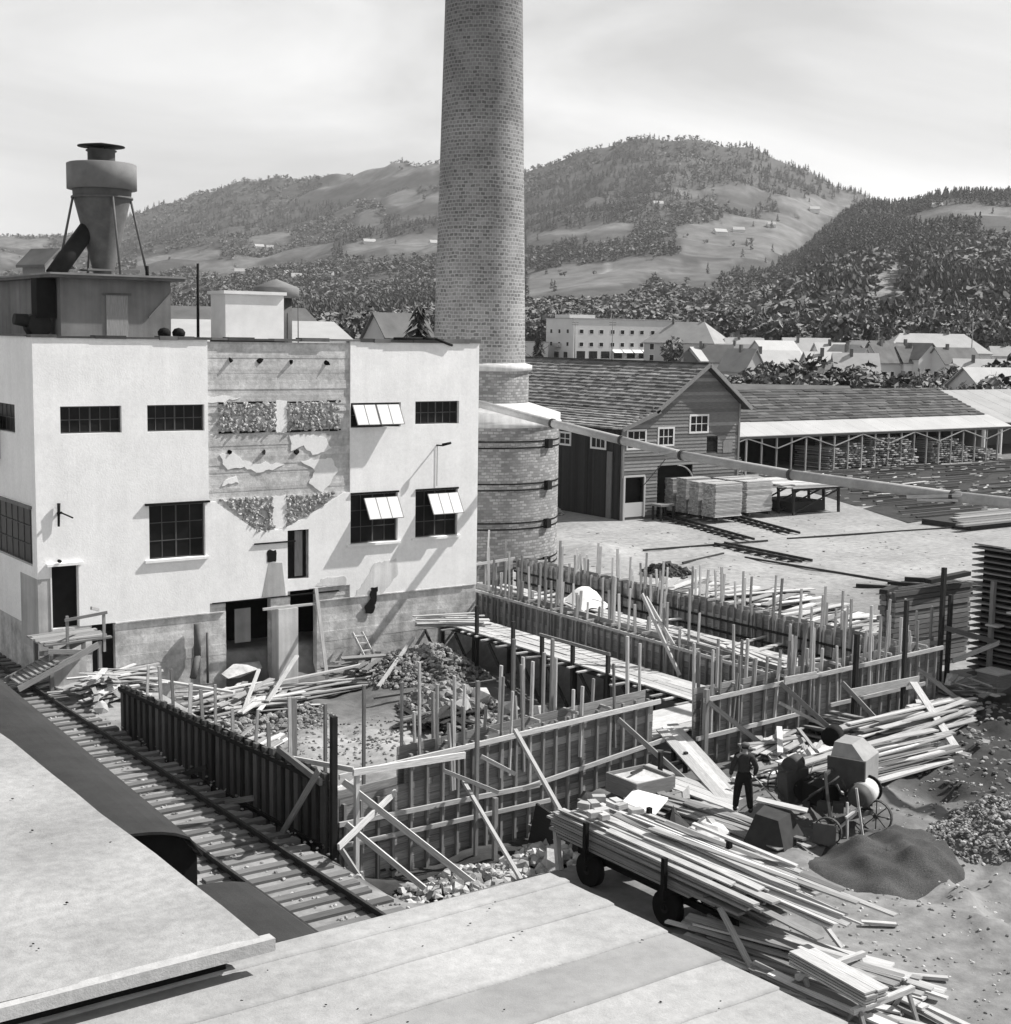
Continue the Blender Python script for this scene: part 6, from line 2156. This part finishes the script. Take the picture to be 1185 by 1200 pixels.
def sawhorse(label, x0, x1, y):
    t = thing('sawhorse', label, 'sawhorse', ((x0 + x1) / 2, y, 0))
    part(MB().beam((x0, y, .62), (x1, y - .05, .66), .1, .1), 'top_beam', 'new_wood', t)
    for x in (x0 + .15, x1 - .12):
        for s in (-1, 1):
            part(MB().beam((x, y + s * .05, .6), (x + jit(.05), y + s * .38, .0), .07, .06), 'leg', 'old_wood', t)
        part(MB().beam((x, y - .25, .25), (x, y + .25, .25), .04, .07), 'brace', 'old_wood', t)
    return t


sawhorse('rough sawhorse under the far end of the short board stack', 18.7, 20.45, 16.8)
sawhorse('rough sawhorse under the near end of the short board stack', 18.5, 20.05, 15.35)
bs = thing('short_board_stack', 'neat short stack of wide boards lying on the two sawhorses', 'board stack', (19.1, 16.1, .7))
for k in range(5):
    for j in range(2):
        part(MB().beam((18.98 + j * .27, 17.15 + jit(.04), .72 + k * .055), (18.82 + j * .27, 15.2 + jit(.05), .71 + k * .055), .26, .035, tn(.15)), 'board', 'new_wood', bs)
for i, (a, b, lb) in enumerate([((20.4, 15.4, .12), (20.2, 13.2, .12), 'pale lath on the ground right of the near sawhorse, left one'), ((20.6, 15.5, .12), (20.6, 13.2, .12), 'pale lath on the ground right of the near sawhorse, right one'),
                                ((21.4, 16.6, .06), (22.0, 16.0, .06), 'stub of board on the ground right of the far sawhorse'), ((22.7, 18.7, .06), (23.2, 18.2, .06), 'small pale board lying on the bare ground by the cart load end')]):
    solo(MB().beam(a, b, .12, .06), 'lath', 'new_wood', lb, 'lath', a)

# planks in front of the right formwork
lumber_heap('plank_pile', 'broad pile of long pale planks behind the concrete mixer', 'plank pile', 30.8, 25.6, 46, 6.4, 1.9, .75, .0, messy=.06, spread=.4, tw=(.15, .28))
lumber_heap('plank_pile', 'dark plank pile slanting to the right under the black scaffold pole', 'plank pile', 33.8, 29.0, 36, 5.4, 1.5, .8, -1.3, mat='old_wood', messy=.1, tw=(.15, .28))
lumber_heap('plank_pile', 'pale plank pile reaching to the right beyond the leaning plank', 'plank pile', 35.2, 27.3, 36, 5.6, 1.6, .65, .1, messy=.1, tw=(.15, .25))
lumber_heap('plank_pile', 'jumbled pile of short boards between the man and the dark plank pile', 'plank pile', 30.3, 27.8, 56, 2.6, 2.4, .75, .45, messy=.55)
lumber_heap('plank_pile', 'loose boards left of the mixer, right of the man', 'plank pile', 28.3, 26.6, 26, 1.8, 1.4, .35, .4, messy=.6)
lumber_heap('plank_pile', 'long bent grey boards lying in front of the man', 'plank pile', 24.6, 24.6, 22, 3.9, 1.1, .3, -1.5, mat='old_wood', messy=.12, tw=(.15, .28))
lumber_heap('plank_pile', 'pale boards lying on the edge above the stone trench', 'plank pile', 22.2, 27.2, 22, 4.2, 1.4, .25, -1.62, messy=.12, tw=(.15, .28))
lumber_heap('plank_pile', 'short pale boards strewn round the mortar box', 'plank pile', 24.9, 27.0, 22, 1.8, 1.6, .25, .3, messy=.9)
lumber_heap('plank_pile', 'scrap boards at the foot of the far right formwork', 'plank pile', 38.3, 28.6, 30, 2.6, 1.6, .5, .3, messy=.5)
solo(MB().beam((37.2, 29.0, 1.1), (34.3, 24.9, .14), .24, .06, 1.2), 'plank', 'new_wood', 'single bright plank leaning over the pale plank pile with its foot on a block', 'plank', (37.2, 29, 1.1))
solo(MB().cbox((34.25, 24.75, .12), (.45, .3, .22), .5), 'block', 'old_wood', 'wooden block at the foot of the single leaning bright plank', 'block', (34.25, 24.75, .1))
solo(MB().cbox((32.4, 23.4, .1), (.4, .25, .2), 1.0), 'block', 'old_wood', 'small block lying alone on the dark earth right of the mixer', 'block', (32.4, 23.4, .1))
solo(MB().cbox((36.1, 25.4, .1), (.4, .25, .2), .4), 'block', 'old_wood', 'small block on the dark earth far right, under the very tall stack', 'block', (36.1, 25.4, .1))
solo(MB().cbox((30.6, 24.4, .3), (5.4, .24, .06), .05, 1.15), 'plank', 'new_wood', 'thick plank at the front foot of the broad plank pile', 'plank', (30.6, 24.4, .3))
mbx = thing('mortar_box', 'open wooden mortar box standing against the front formwork', 'mortar box', (24.5, 27.8, 0))
for a in ((23.85, 25.2, 27.15, 27.21), (23.85, 25.2, 28.35, 28.41)):
    part(MB().box(a[0], a[1], a[2], a[3], .02, .52), 'side', 'old_wood', mbx)
for x in (23.85, 25.14):
    part(MB().box(x, x + .06, 27.215, 28.345, .02, .52), 'side', 'old_wood', mbx)
part(MB().box(23.92, 25.13, 27.22, 28.34, .03, .44), 'mortar', 'concrete', mbx)
solo(MB().beam((24.3, 27.9, .55), (25.0, 28.2, .5), .06, .05), 'tool', 'dark_wood', 'short dark tool handle lying in the mortar box', 'tool', (24.3, 27.9, .5))
pb = MB().hexa([(22.75, 26.6, .24), (23.0, 25.5, .3), (23.9, 26.0, .42), (23.9, 27.3, .3), (22.75, 26.6, .3), (23.0, 25.5, .36), (23.9, 26.0, .48), (23.9, 27.3, .36)], 1.15)
solo(pb, 'board_sheet', 'white_paint', 'plain pale sheet of board lying tilted between mortar box and cart load', 'sheet', (23.3, 26.3, .2))
solo(MB().prism([(21.6, 28.5, .05), (20.9, 25.0, .05), (20.9, 25.0, -1.1), (21.3, 28.5, -1.2)], (.06, 0, 0)), 'retaining_board', 'dark_wood', 'dark retaining boarding along the trench edge below the pale boards', 'boarding', (21.2, 27, -.5))


def cover(name, label, cx, cy, rx, ry, h, seed, mat, nr=5, ns=9):
    """stiff crumpled sheet over a heap: flat facets and hard folds"""
    g = random.Random(seed)
    rows = []
    for i in range(nr):
        row = []
        for j in range(ns):
            a = 6.2832 * j / ns
            q = (i / (nr - 1)) ** .8
            k = q * g.uniform(.8, 1.2)
            zz = h * (1 - q ** 2.2) * g.uniform(.75, 1.2) + .02
            row.append((cx + rx * k * math.cos(a + g.uniform(-.2, .2)), cy + ry * k * math.sin(a + g.uniform(-.2, .2)), hz(cx, cy) + (zz if i < nr - 1 else -.05)))
        rows.append(row + [row[0]])
    return solo(MB().grid(rows, smooth=False), name, mat, label, 'tarpaulin', (cx, cy, hz(cx, cy)))


tro = MB()
Z0 = hz(24.5, 23.0)
tro.hexa([(23.85, 23.35, Z0), (24.3, 22.35, Z0), (25.5, 22.75, Z0), (24.95, 23.85, Z0), (24.2, 23.25, Z0 + .78), (24.45, 22.75, Z0 + .7), (25.1, 22.95, Z0 + .72), (24.8, 23.5, Z0 + .85)])
solo(tro, 'mortar_trough', 'tarp_dark', 'dark upturned trough with slanting sides right below the person', 'trough', (24.6, 23.1, Z0))
solo(MB().beam((24.75, 23.75, Z0 + .9), (25.45, 22.75, Z0 + .76), .3, .05), 'board', 'new_wood', 'short pale board lying on the dark upturned trough', 'board', (25.1, 23.2, Z0 + .8))
solo(MB().hexa([(25.5, 22.6, Z0), (25.75, 22.1, Z0), (26.1, 22.3, Z0), (25.9, 22.8, Z0), (25.5, 22.6, Z0 + .5), (25.75, 22.1, Z0 + .5), (26.05, 22.3, Z0 + .45), (25.9, 22.8, Z0 + .45)]), 'tin_box', 'steel', 'dull grey tin box at the right of the dark upturned trough', 'box', (25.8, 22.4, Z0))
cover('tarpaulin', 'small black tarpaulin standing in stiff folds between the cart load and the bent boards', 23.35, 25.2, .7, .6, .95, 9, 'tarp_dark', 4, 7)
cover('tarpaulin', 'grey crumpled sheet lying beside the small black tarpaulin', 23.5, 24.2, .7, .55, .5, 14, 'plaster_grey')

# ---------------------------------------------------------------- concrete mixer
mx = thing('concrete_mixer', 'old dark concrete mixer on iron wheels with a pale drum and a tapered feed hopper', 'concrete mixer', (26.8, 23.6, 0))


def iron_wheel(c, r, ax, name='wheel'):
    c, ax = Vector(c), Vector(ax).normalized()
    a = Vector((0, 0, 1))
    b = ax.cross(a)
    rim = MB()
    for k in range(20):
        t0, t1 = 6.2832 * k / 20, 6.2832 * (k + 1) / 20
        rim.beam(c + (a * math.cos(t0) + b * math.sin(t0)) * r, c + (a * math.cos(t1) + b * math.sin(t1)) * r, .09, .03, 1, (a * math.cos(t0) + b * math.sin(t0)))
    w = part(rim, name, 'mixer_paint', mx)
    sp = MB()
    for k in range(8):
        t0 = 6.2832 * k / 8
        sp.tube(c, c + (a * math.cos(t0) + b * math.sin(t0)) * r, .014, .014, 5)
    sp.tube(c - ax * .08, c + ax * .08, .06, .06, 10)
    part(sp, 'spokes', 'mixer_paint', w)


axw = (.86, .5, 0)
iron_wheel((27.25, 25.05, .3), .3, (.9, .45, 0))
iron_wheel((28.3, 25.2, .3), .3, (.9, .45, 0))
iron_wheel((25.75, 22.35, .33), .33, (.9, .45, 0))
iron_wheel((27.5, 22.35, .38), .4, (.95, .3, 0))
fr = MB()
for a, b in (((25.9, 22.3, .5), (27.3, 25.1, .5)), ((27.35, 22.4, .5), (28.2, 25.2, .5)), ((25.9, 22.4, .5), (27.4, 22.4, .5)), ((26.6, 23.8, .5), (27.8, 23.8, .5)), ((27.2, 25.0, .5), (28.3, 25.2, .5))):
    fr.beam(a, b, .08, .12)
for a, b in (((26.0, 22.5, .5), (26.3, 23.0, 1.5)), ((27.4, 22.5, .5), (27.5, 23.0, 1.5)), ((26.9, 24.3, .5), (26.9, 24.3, 1.4)), ((27.9, 24.2, .5), (27.8, 23.9, 1.5)), ((26.3, 23.0, 1.45), (27.8, 23.7, 1.45))):
    fr.beam(a, b, .07, .07)
part(fr, 'frame', 'mixer_paint', mx)
part(MB().tube((26.98, 22.45, .95), (27.5, 22.66, .97), .31, .31, 22), 'drum', 'mixer_drum', mx)
part(MB().tube((26.74, 22.36, .94), (26.97, 22.45, .95), .2, .32, 22), 'drum_mouth', 'mixer_paint', mx)
part(MB().tube((27.51, 22.665, .97), (27.57, 22.69, .97), .36, .36, 22), 'drive_ring', 'black', mx)
hp = MB()
cz = Vector((27.55, 23.15, 0))
e, f2 = Vector((.93, .37, 0)), Vector((-.37, .93, 0))


def ring(u0, u1, v0, v1, z):
    return [cz + e * u0 + f2 * v0 + Vector((0, 0, z)), cz + e * u1 + f2 * v0 + Vector((0, 0, z)), cz + e * u1 + f2 * v1 + Vector((0, 0, z)), cz + e * u0 + f2 * v1 + Vector((0, 0, z))]


hp.hexa(ring(-.55, .55, -.45, .4, 1.05) + ring(-.5, .6, -.42, .45, 1.72))
part(hp, 'feed_hopper', 'mixer_grey', mx)
hp = MB().hexa(ring(-.5, .6, -.42, .45, 1.722) + ring(-.25, .55, .0, .45, 2.05))
part(hp, 'hopper_lid', 'mixer_grey', mx)
part(MB().hexa(ring(-.64, -.57, -.5, .45, 1.0) + ring(-.6, -.51, -.46, .5, 1.76)), 'hopper_shade', 'mixer_paint', mx)  # dark panel paints the left face of the hopper as shaded
sk = MB().hexa([Vector((26.35, 24.2, .35)), Vector((27.0, 24.1, .35)), Vector((27.2, 24.6, .35)), Vector((26.5, 24.7, .35)), Vector((26.3, 24.25, 1.2)), Vector((27.0, 24.15, 1.2)), Vector((27.1, 24.6, 1.3)), Vector((26.45, 24.7, 1.3))])
part(sk, 'loading_skip', 'mixer_paint', mx)
part(MB().tube((26.5, 24.35, 1.3), (26.95, 24.5, 1.3), .22, .22, 16), 'winch_drum', 'mixer_paint', mx)
part(MB().tube((27.35, 23.8, 2.05), (27.75, 24.0, 2.05), .24, .24, 16), 'flywheel', 'black', mx)
part(MB().box(26.4, 27.0, 23.1, 23.8, .56, 1.05), 'engine', 'black', mx)
for a, b in (((26.35, 22.25, .0), (26.35, 22.3, .95)), ((26.75, 22.1, .02), (26.65, 22.3, 1.25)), ((26.2, 22.2, .62), (27.3, 22.35, .86)), ((26.1, 22.35, .3), (26.7, 22.3, .62))):
    part(MB().beam(a, b, .05, .05), 'stay', 'house_grey', mx)
part(MB().tube((27.25, 25.0, .42), (26.5, 26.4, .3), .035, .035, 8), 'tow_bar', 'mixer_paint', mx)
q = [Vector((26.55 + .28 * math.cos(t), 24.95 + .1 * math.cos(t), .75 + .28 * math.sin(t))) for t in [6.2832 * k / 16 for k in range(17)]]
mb = MB()
for a, b in zip(q, q[1:]):
    mb.beam(a, b, .03, .03)
part(mb, 'hand_wheel', 'mixer_paint', mx)
part(MB().cbox((26.2, 22.15, .03), (.5, .3, .06), .3), 'foot_plate', 'steel', mx)

mrd = random.Random(5)
for i in range(26):
    p = Vector((mrd.uniform(26.1, 27.9), mrd.uniform(22.5, 24.9), mrd.uniform(.35, 1.2)))
    d = Vector((mrd.uniform(-.5, .5), mrd.uniform(-.5, .5), mrd.uniform(-.35, .35)))
    part(MB().tube(p - d * .6, p + d * .6, mrd.uniform(.015, .035), None, 6), 'rod', 'mixer_paint', mx)
for i in range(7):
    p = Vector((mrd.uniform(26.3, 27.7), mrd.uniform(22.7, 24.6), mrd.uniform(.4, .95)))
    part(MB().cbox(p, (mrd.uniform(.15, .4), mrd.uniform(.15, .35), mrd.uniform(.12, .3)), mrd.uniform(0, 3)), 'gear_case', 'mixer_paint', mx)
part(MB().tube((26.6, 23.9, .75), (26.75, 23.95, .75), .3, .3, 18), 'gear_wheel', 'black', mx)

# ---------------------------------------------------------------- sand and stones by the mixer
rows = []
for i in range(19):
    row = []
    for j in range(41):
        a = 6.2832 * j / 40
        q = i / 18
        k = 1 + .08 * math.sin(2 * a + 1) + .05 * math.sin(5 * a)
        x, y = 25.95 + 1.95 * k * q * math.cos(a), 20.75 + 1.75 * k * q * math.sin(a)
        zz = .5 * (1 - q) ** .75 * (1 - .4 * (1 - q) ** 2) + (.05 * math.sin(x * 3.1) * math.sin(y * 2.7) + .02 * math.sin(x * 9 + 1) * math.sin(y * 8) + rnd.uniform(-.012, .012)) * (1 - q)
        if j == 40:
            row.append(row[0])
        else:
            row.append((x, y, hz(x, y) + zz - .03))
    rows.append(row)
solo(MB().grid(rows), 'sand_heap', 'sand', 'round flat heap of dark sand in front of the concrete mixer', 'sand heap', (25.95, 20.75, 0))
mb = MB()
for i in range(1500):
    a, q = rnd.uniform(0, 6.28), math.sqrt(rnd.random())
    x, y = 29.6 + 2.0 * q * math.cos(a), 20.3 + 1.5 * q * math.sin(a)
    s = rnd.uniform(.03, .08)
    mb.rock((x, y, hz(x, y) + .45 * (1 - q ** 1.6) + s * .1), (s, s * .8, s * .7), rnd.uniform(.3, 1.2))
solo(mb, 'gravel_heap', 'rubble', 'heap of coarse pale stones right of the dark sand heap', 'gravel heap', (29.6, 20.3, 0), kind='stuff')
mb = MB()
for i in range(1500):
    x, y = rnd.uniform(21, 33), rnd.uniform(13.5, 26)
    s = rnd.uniform(.012, .045)
    mb.rock((x, y, hz(x, y) + s * .2), (s * 1.3, s, s * .7), rnd.uniform(.3, 1.5))
for i in range(700):
    x, y = rnd.uniform(31, 41), rnd.uniform(21, 29)
    s = rnd.uniform(.03, .11)
    mb.rock((x, y, hz(x, y) + s * .15), (s * 1.3, s, s * .7), rnd.uniform(.15, .9))
for i in range(420):
    x, y = rnd.uniform(40, 75), rnd.uniform(44, 70)
    s = rnd.uniform(.03, .08)
    mb.rock((x, y, hz(x, y) + s * .05), (s * 2, s, s * .5), rnd.uniform(.2, 1.3))
solo(mb, 'ground_litter', 'rubble', kind='stuff')

# ---------------------------------------------------------------- the man
def skinned(name, joints, edges, mat, parent, root, sub=2):
    """one continuous body grown round a joint skeleton"""
    me = bpy.data.meshes.new(name)
    keys = list(joints)
    o0 = ORG[parent.name]
    me.from_pydata([Vector(joints[k][0]) - o0 for k in keys], [(keys.index(a), keys.index(b)) for a, b in edges], [])
    sv = me.attributes  # skin layer is made by the modifier
    o = bpy.data.objects.new(name, me)
    COL.objects.link(o)
    o.parent = parent
    ORG[o.name] = o0
    md = o.modifiers.new('skin', 'SKIN')
    md.use_smooth_shade = True
    if not me.skin_vertices:
        bm = __import__('bmesh').new()
        bm.from_mesh(me)
        bm.verts.layers.skin.verify()
        bm.to_mesh(me)
        bm.free()
    for i, k in enumerate(keys):
        r = joints[k][1]
        me.skin_vertices[0].data[i].radius = r if isinstance(r, tuple) else (r, r)
        me.skin_vertices[0].data[i].use_root = (k == root)
    s = o.modifiers.new('sub', 'SUBSURF')
    s.levels = s.render_levels = sub
    me.materials.append(MATS[mat])
    return o


for nm, v in (('man_skin', .26), ('man_shirt', .04), ('man_trousers', .016), ('man_boot', .03)):
    m = bpy.data.materials.new(nm)
    m.use_nodes = True
    t = m.node_tree
    b = t.nodes['Principled BSDF']
    b.inputs['Roughness'].default_value = .9
    b.inputs['Specular IOR Level'].default_value = .1
    nz = N(t, 'ShaderNodeTexNoise')
    nz.inputs['Scale'].default_value = 14
    mr = N(t, 'ShaderNodeMapRange')
    mr.inputs['To Min'].default_value = v * .6
    mr.inputs['To Max'].default_value = v * 1.4
    L(t, nz.outputs[0], mr.inputs[0])
    L(t, mr.outputs[0], b.inputs['Base Color'])
    MATS[nm] = m
MX, MY = 25.45, 24.9
r_, f_ = Vector((.70, -.714, 0)), Vector((.714, .70, 0))
man = thing('person', 'person in dark work clothes and cap standing legs apart, holding a shovel', 'person', (MX, MY, 0))


def W(a, b, c):
    return Vector((MX, MY, 0)) + r_ * a + f_ * b + Vector((0, 0, c + hz(MX, MY)))


J = {'pelvis': (W(0, 0, .95), (.15, .11)), 'waist': (W(0, .01, 1.10), (.135, .10)), 'chest': (W(0, .03, 1.32), (.165, .115)), 'neckb': (W(0, .03, 1.47), (.085, .075)),
     'neck': (W(0, .04, 1.54), .055), 'head': (W(0.01, .06, 1.62), (.078, .09)), 'crown': (W(.01, .05, 1.71), (.07, .085)),
     'shl': (W(-.19, .03, 1.42), .07), 'ell': (W(-.30, -.02, 1.15), .048), 'wrl': (W(-.33, .06, .92), .032), 'hdl': (W(-.335, .08, .85), .034),
     'shr': (W(.19, .03, 1.42), .07), 'elr': (W(.31, .03, 1.16), .048), 'wrr': (W(.27, .16, .95), .032), 'hdr': (W(.26, .2, .9), .034),
     'hpl': (W(-.10, 0, .88), .10), 'knl': (W(-.16, .03, .48), .068), 'anl': (W(-.19, -.01, .10), .045), 'tol': (W(-.21, .15, .05), .04),
     'hpr': (W(.10, 0, .88), .10), 'knr': (W(.15, .0, .47), .068), 'anr': (W(.19, -.08, .10), .045), 'tor': (W(.22, .08, .05), .04)}
E = [('pelvis', 'waist'), ('waist', 'chest'), ('chest', 'neckb'), ('neckb', 'neck'), ('neck', 'head'), ('head', 'crown'), ('neckb', 'shl'), ('shl', 'ell'), ('ell', 'wrl'), ('wrl', 'hdl'),
     ('neckb', 'shr'), ('shr', 'elr'), ('elr', 'wrr'), ('wrr', 'hdr'), ('pelvis', 'hpl'), ('hpl', 'knl'), ('knl', 'anl'), ('anl', 'tol'), ('pelvis', 'hpr'), ('hpr', 'knr'), ('knr', 'anr'), ('anr', 'tor')]
body = skinned('body', J, E, 'man_skin', man, 'pelvis')


def grow(keys, d):
    return {k: (J[k][0], tuple(x + d for x in J[k][1]) if isinstance(J[k][1], tuple) else J[k][1] + d) for k in keys}


def sub_edges(keys):
    return [(a, b) for a, b in E if a in keys and b in keys]


ks = ['pelvis', 'waist', 'chest', 'neckb', 'shl', 'ell', 'wrl', 'shr', 'elr', 'wrr']
skinned('shirt', grow(ks, .022), sub_edges(ks), 'man_shirt', man, 'pelvis')
ks = ['waist', 'pelvis', 'hpl', 'knl', 'anl', 'hpr', 'knr', 'anr']
skinned('trousers', grow(ks, .032), sub_edges(ks), 'man_trousers', man, 'pelvis')
for s in 'lr':
    ks = ['an' + s, 'to' + s]
    g = grow(ks, .016)
    g['heel'] = (J['an' + s][0] + Vector((0, 0, -.05)) - f_ * .06, .04)
    skinned('boot', g, [('an' + s, 'to' + s), ('an' + s, 'heel')], 'man_boot', man, 'an' + s)
    hb = J['hd' + s][0]
    for k in range(4):
        o = f_ * (.03 - .022 * k)
        ln = (.07, .085, .08, .06)[k]
        p1 = hb + o + Vector((0, 0, -.03))
        p2 = p1 + Vector((0, 0, -ln * .55)) + r_ * (.012 if s == 'l' else -.02)
        p3 = p2 + Vector((0, 0, -ln * .35)) + r_ * (.03 if s == 'l' else -.04)
        part(MB().tube(p1, p2, .0105, .0095, 7).tube(p2, p3, .0095, .0075, 7), 'finger', 'skin', man)
    p1 = hb + f_ * .035 + Vector((0, 0, .02))
    part(MB().tube(p1, p1 + f_ * .04 + Vector((0, 0, -.03)), .012, .011, 7).tube(p1 + f_ * .04 + Vector((0, 0, -.03)), p1 + f_ * .05 + Vector((0, 0, -.06)), .011, .008, 7), 'thumb', 'skin', man)
hd = W(.01, .055, 1.67)
for s in (-1, 1):
    part(MB().rock(hd + r_ * .088 * s + Vector((0, 0, -.015)), (.014, .03, .036)), 'ear', 'skin', man)
    part(MB().rock(hd + f_ * .098 + r_ * .033 * s + Vector((0, 0, .0)), (.014, .01, .008), .4), 'eye', 'skin', man)
part(MB().hexa([hd + f_ * .09 + r_ * a + Vector((0, 0, c)) + f_ * b for a, b, c in ((-.018, 0, -.045), (.018, 0, -.045), (.018, .028, -.045), (-.018, .028, -.045), (-.008, 0, .012), (.008, 0, .012), (.008, .008, .012), (-.008, .008, .012))]), 'nose', 'skin', man)
part(MB().beam(hd + f_ * .094 - r_ * .028 + Vector((0, 0, -.07)), hd + f_ * .094 + r_ * .028 + Vector((0, 0, -.07)), .01, .012, .5), 'mouth', 'skin', man)
part(MB().lathe(hd, [(.0885, -.03), (.092, .01), (.09, .04)], 18), 'hair', 'cloth_dark', man)
cp = part(MB().lathe(hd, [(.098, .025), (.115, .06), (.11, .085), (.07, .11), (.0, .115)], 20), 'cap', 'steel', man)
part(MB().prism([hd + f_ * .08 + r_ * .07 + Vector((0, 0, .03)), hd + f_ * .15 + r_ * .04 + Vector((0, 0, .02)), hd + f_ * .15 - r_ * .04 + Vector((0, 0, .02)), hd + f_ * .08 - r_ * .07 + Vector((0, 0, .03))], (0, 0, .01)), 'peak', 'steel', cp)
sv = thing('shovel', 'long-handled shovel held low in the right hand of the person', 'shovel', (25.9, 24.8, .4))
a = W(.265, .2, .87)
b = W(.95, .35, .12)
part(MB().tube(a - (b - a).normalized() * .3, b, .018, .018, 8), 'handle', 'new_wood', sv)
part(MB().beam(b, b + (b - a).normalized() * .32, .22, .015), 'blade', 'steel', sv)

# ---------------------------------------------------------------- summer haze over the valley
hm = bpy.data.materials.new('haze')
hm.use_nodes = True
ht = hm.node_tree
ht.nodes.clear()
pv = N(ht, 'ShaderNodeVolumePrincipled')
pv.inputs['Color'].default_value = (.93, .93, .93, 1)
pv.inputs['Density'].default_value = 0.00008
pv.inputs['Anisotropy'].default_value = 0.25
L(ht, pv.outputs[0], N(ht, 'ShaderNodeOutputMaterial').inputs['Volume'])
hme = bpy.data.meshes.new('haze')
x0, x1, y0, y1, z0, z1 = -5600, 5600, -5600, 5600, -8, 560
hme.from_pydata([(x0, y0, z0), (x1, y0, z0), (x1, y1, z0), (x0, y1, z0), (x0, y0, z1), (x1, y0, z1), (x1, y1, z1), (x0, y1, z1)], [],
                [(0, 3, 2, 1), (4, 5, 6, 7), (0, 1, 5, 4), (1, 2, 6, 5), (2, 3, 7, 6), (3, 0, 4, 7)])
hme.materials.append(hm)
ho = bpy.data.objects.new('haze', hme)
COL.objects.link(ho)
tag(ho, kind='stuff')
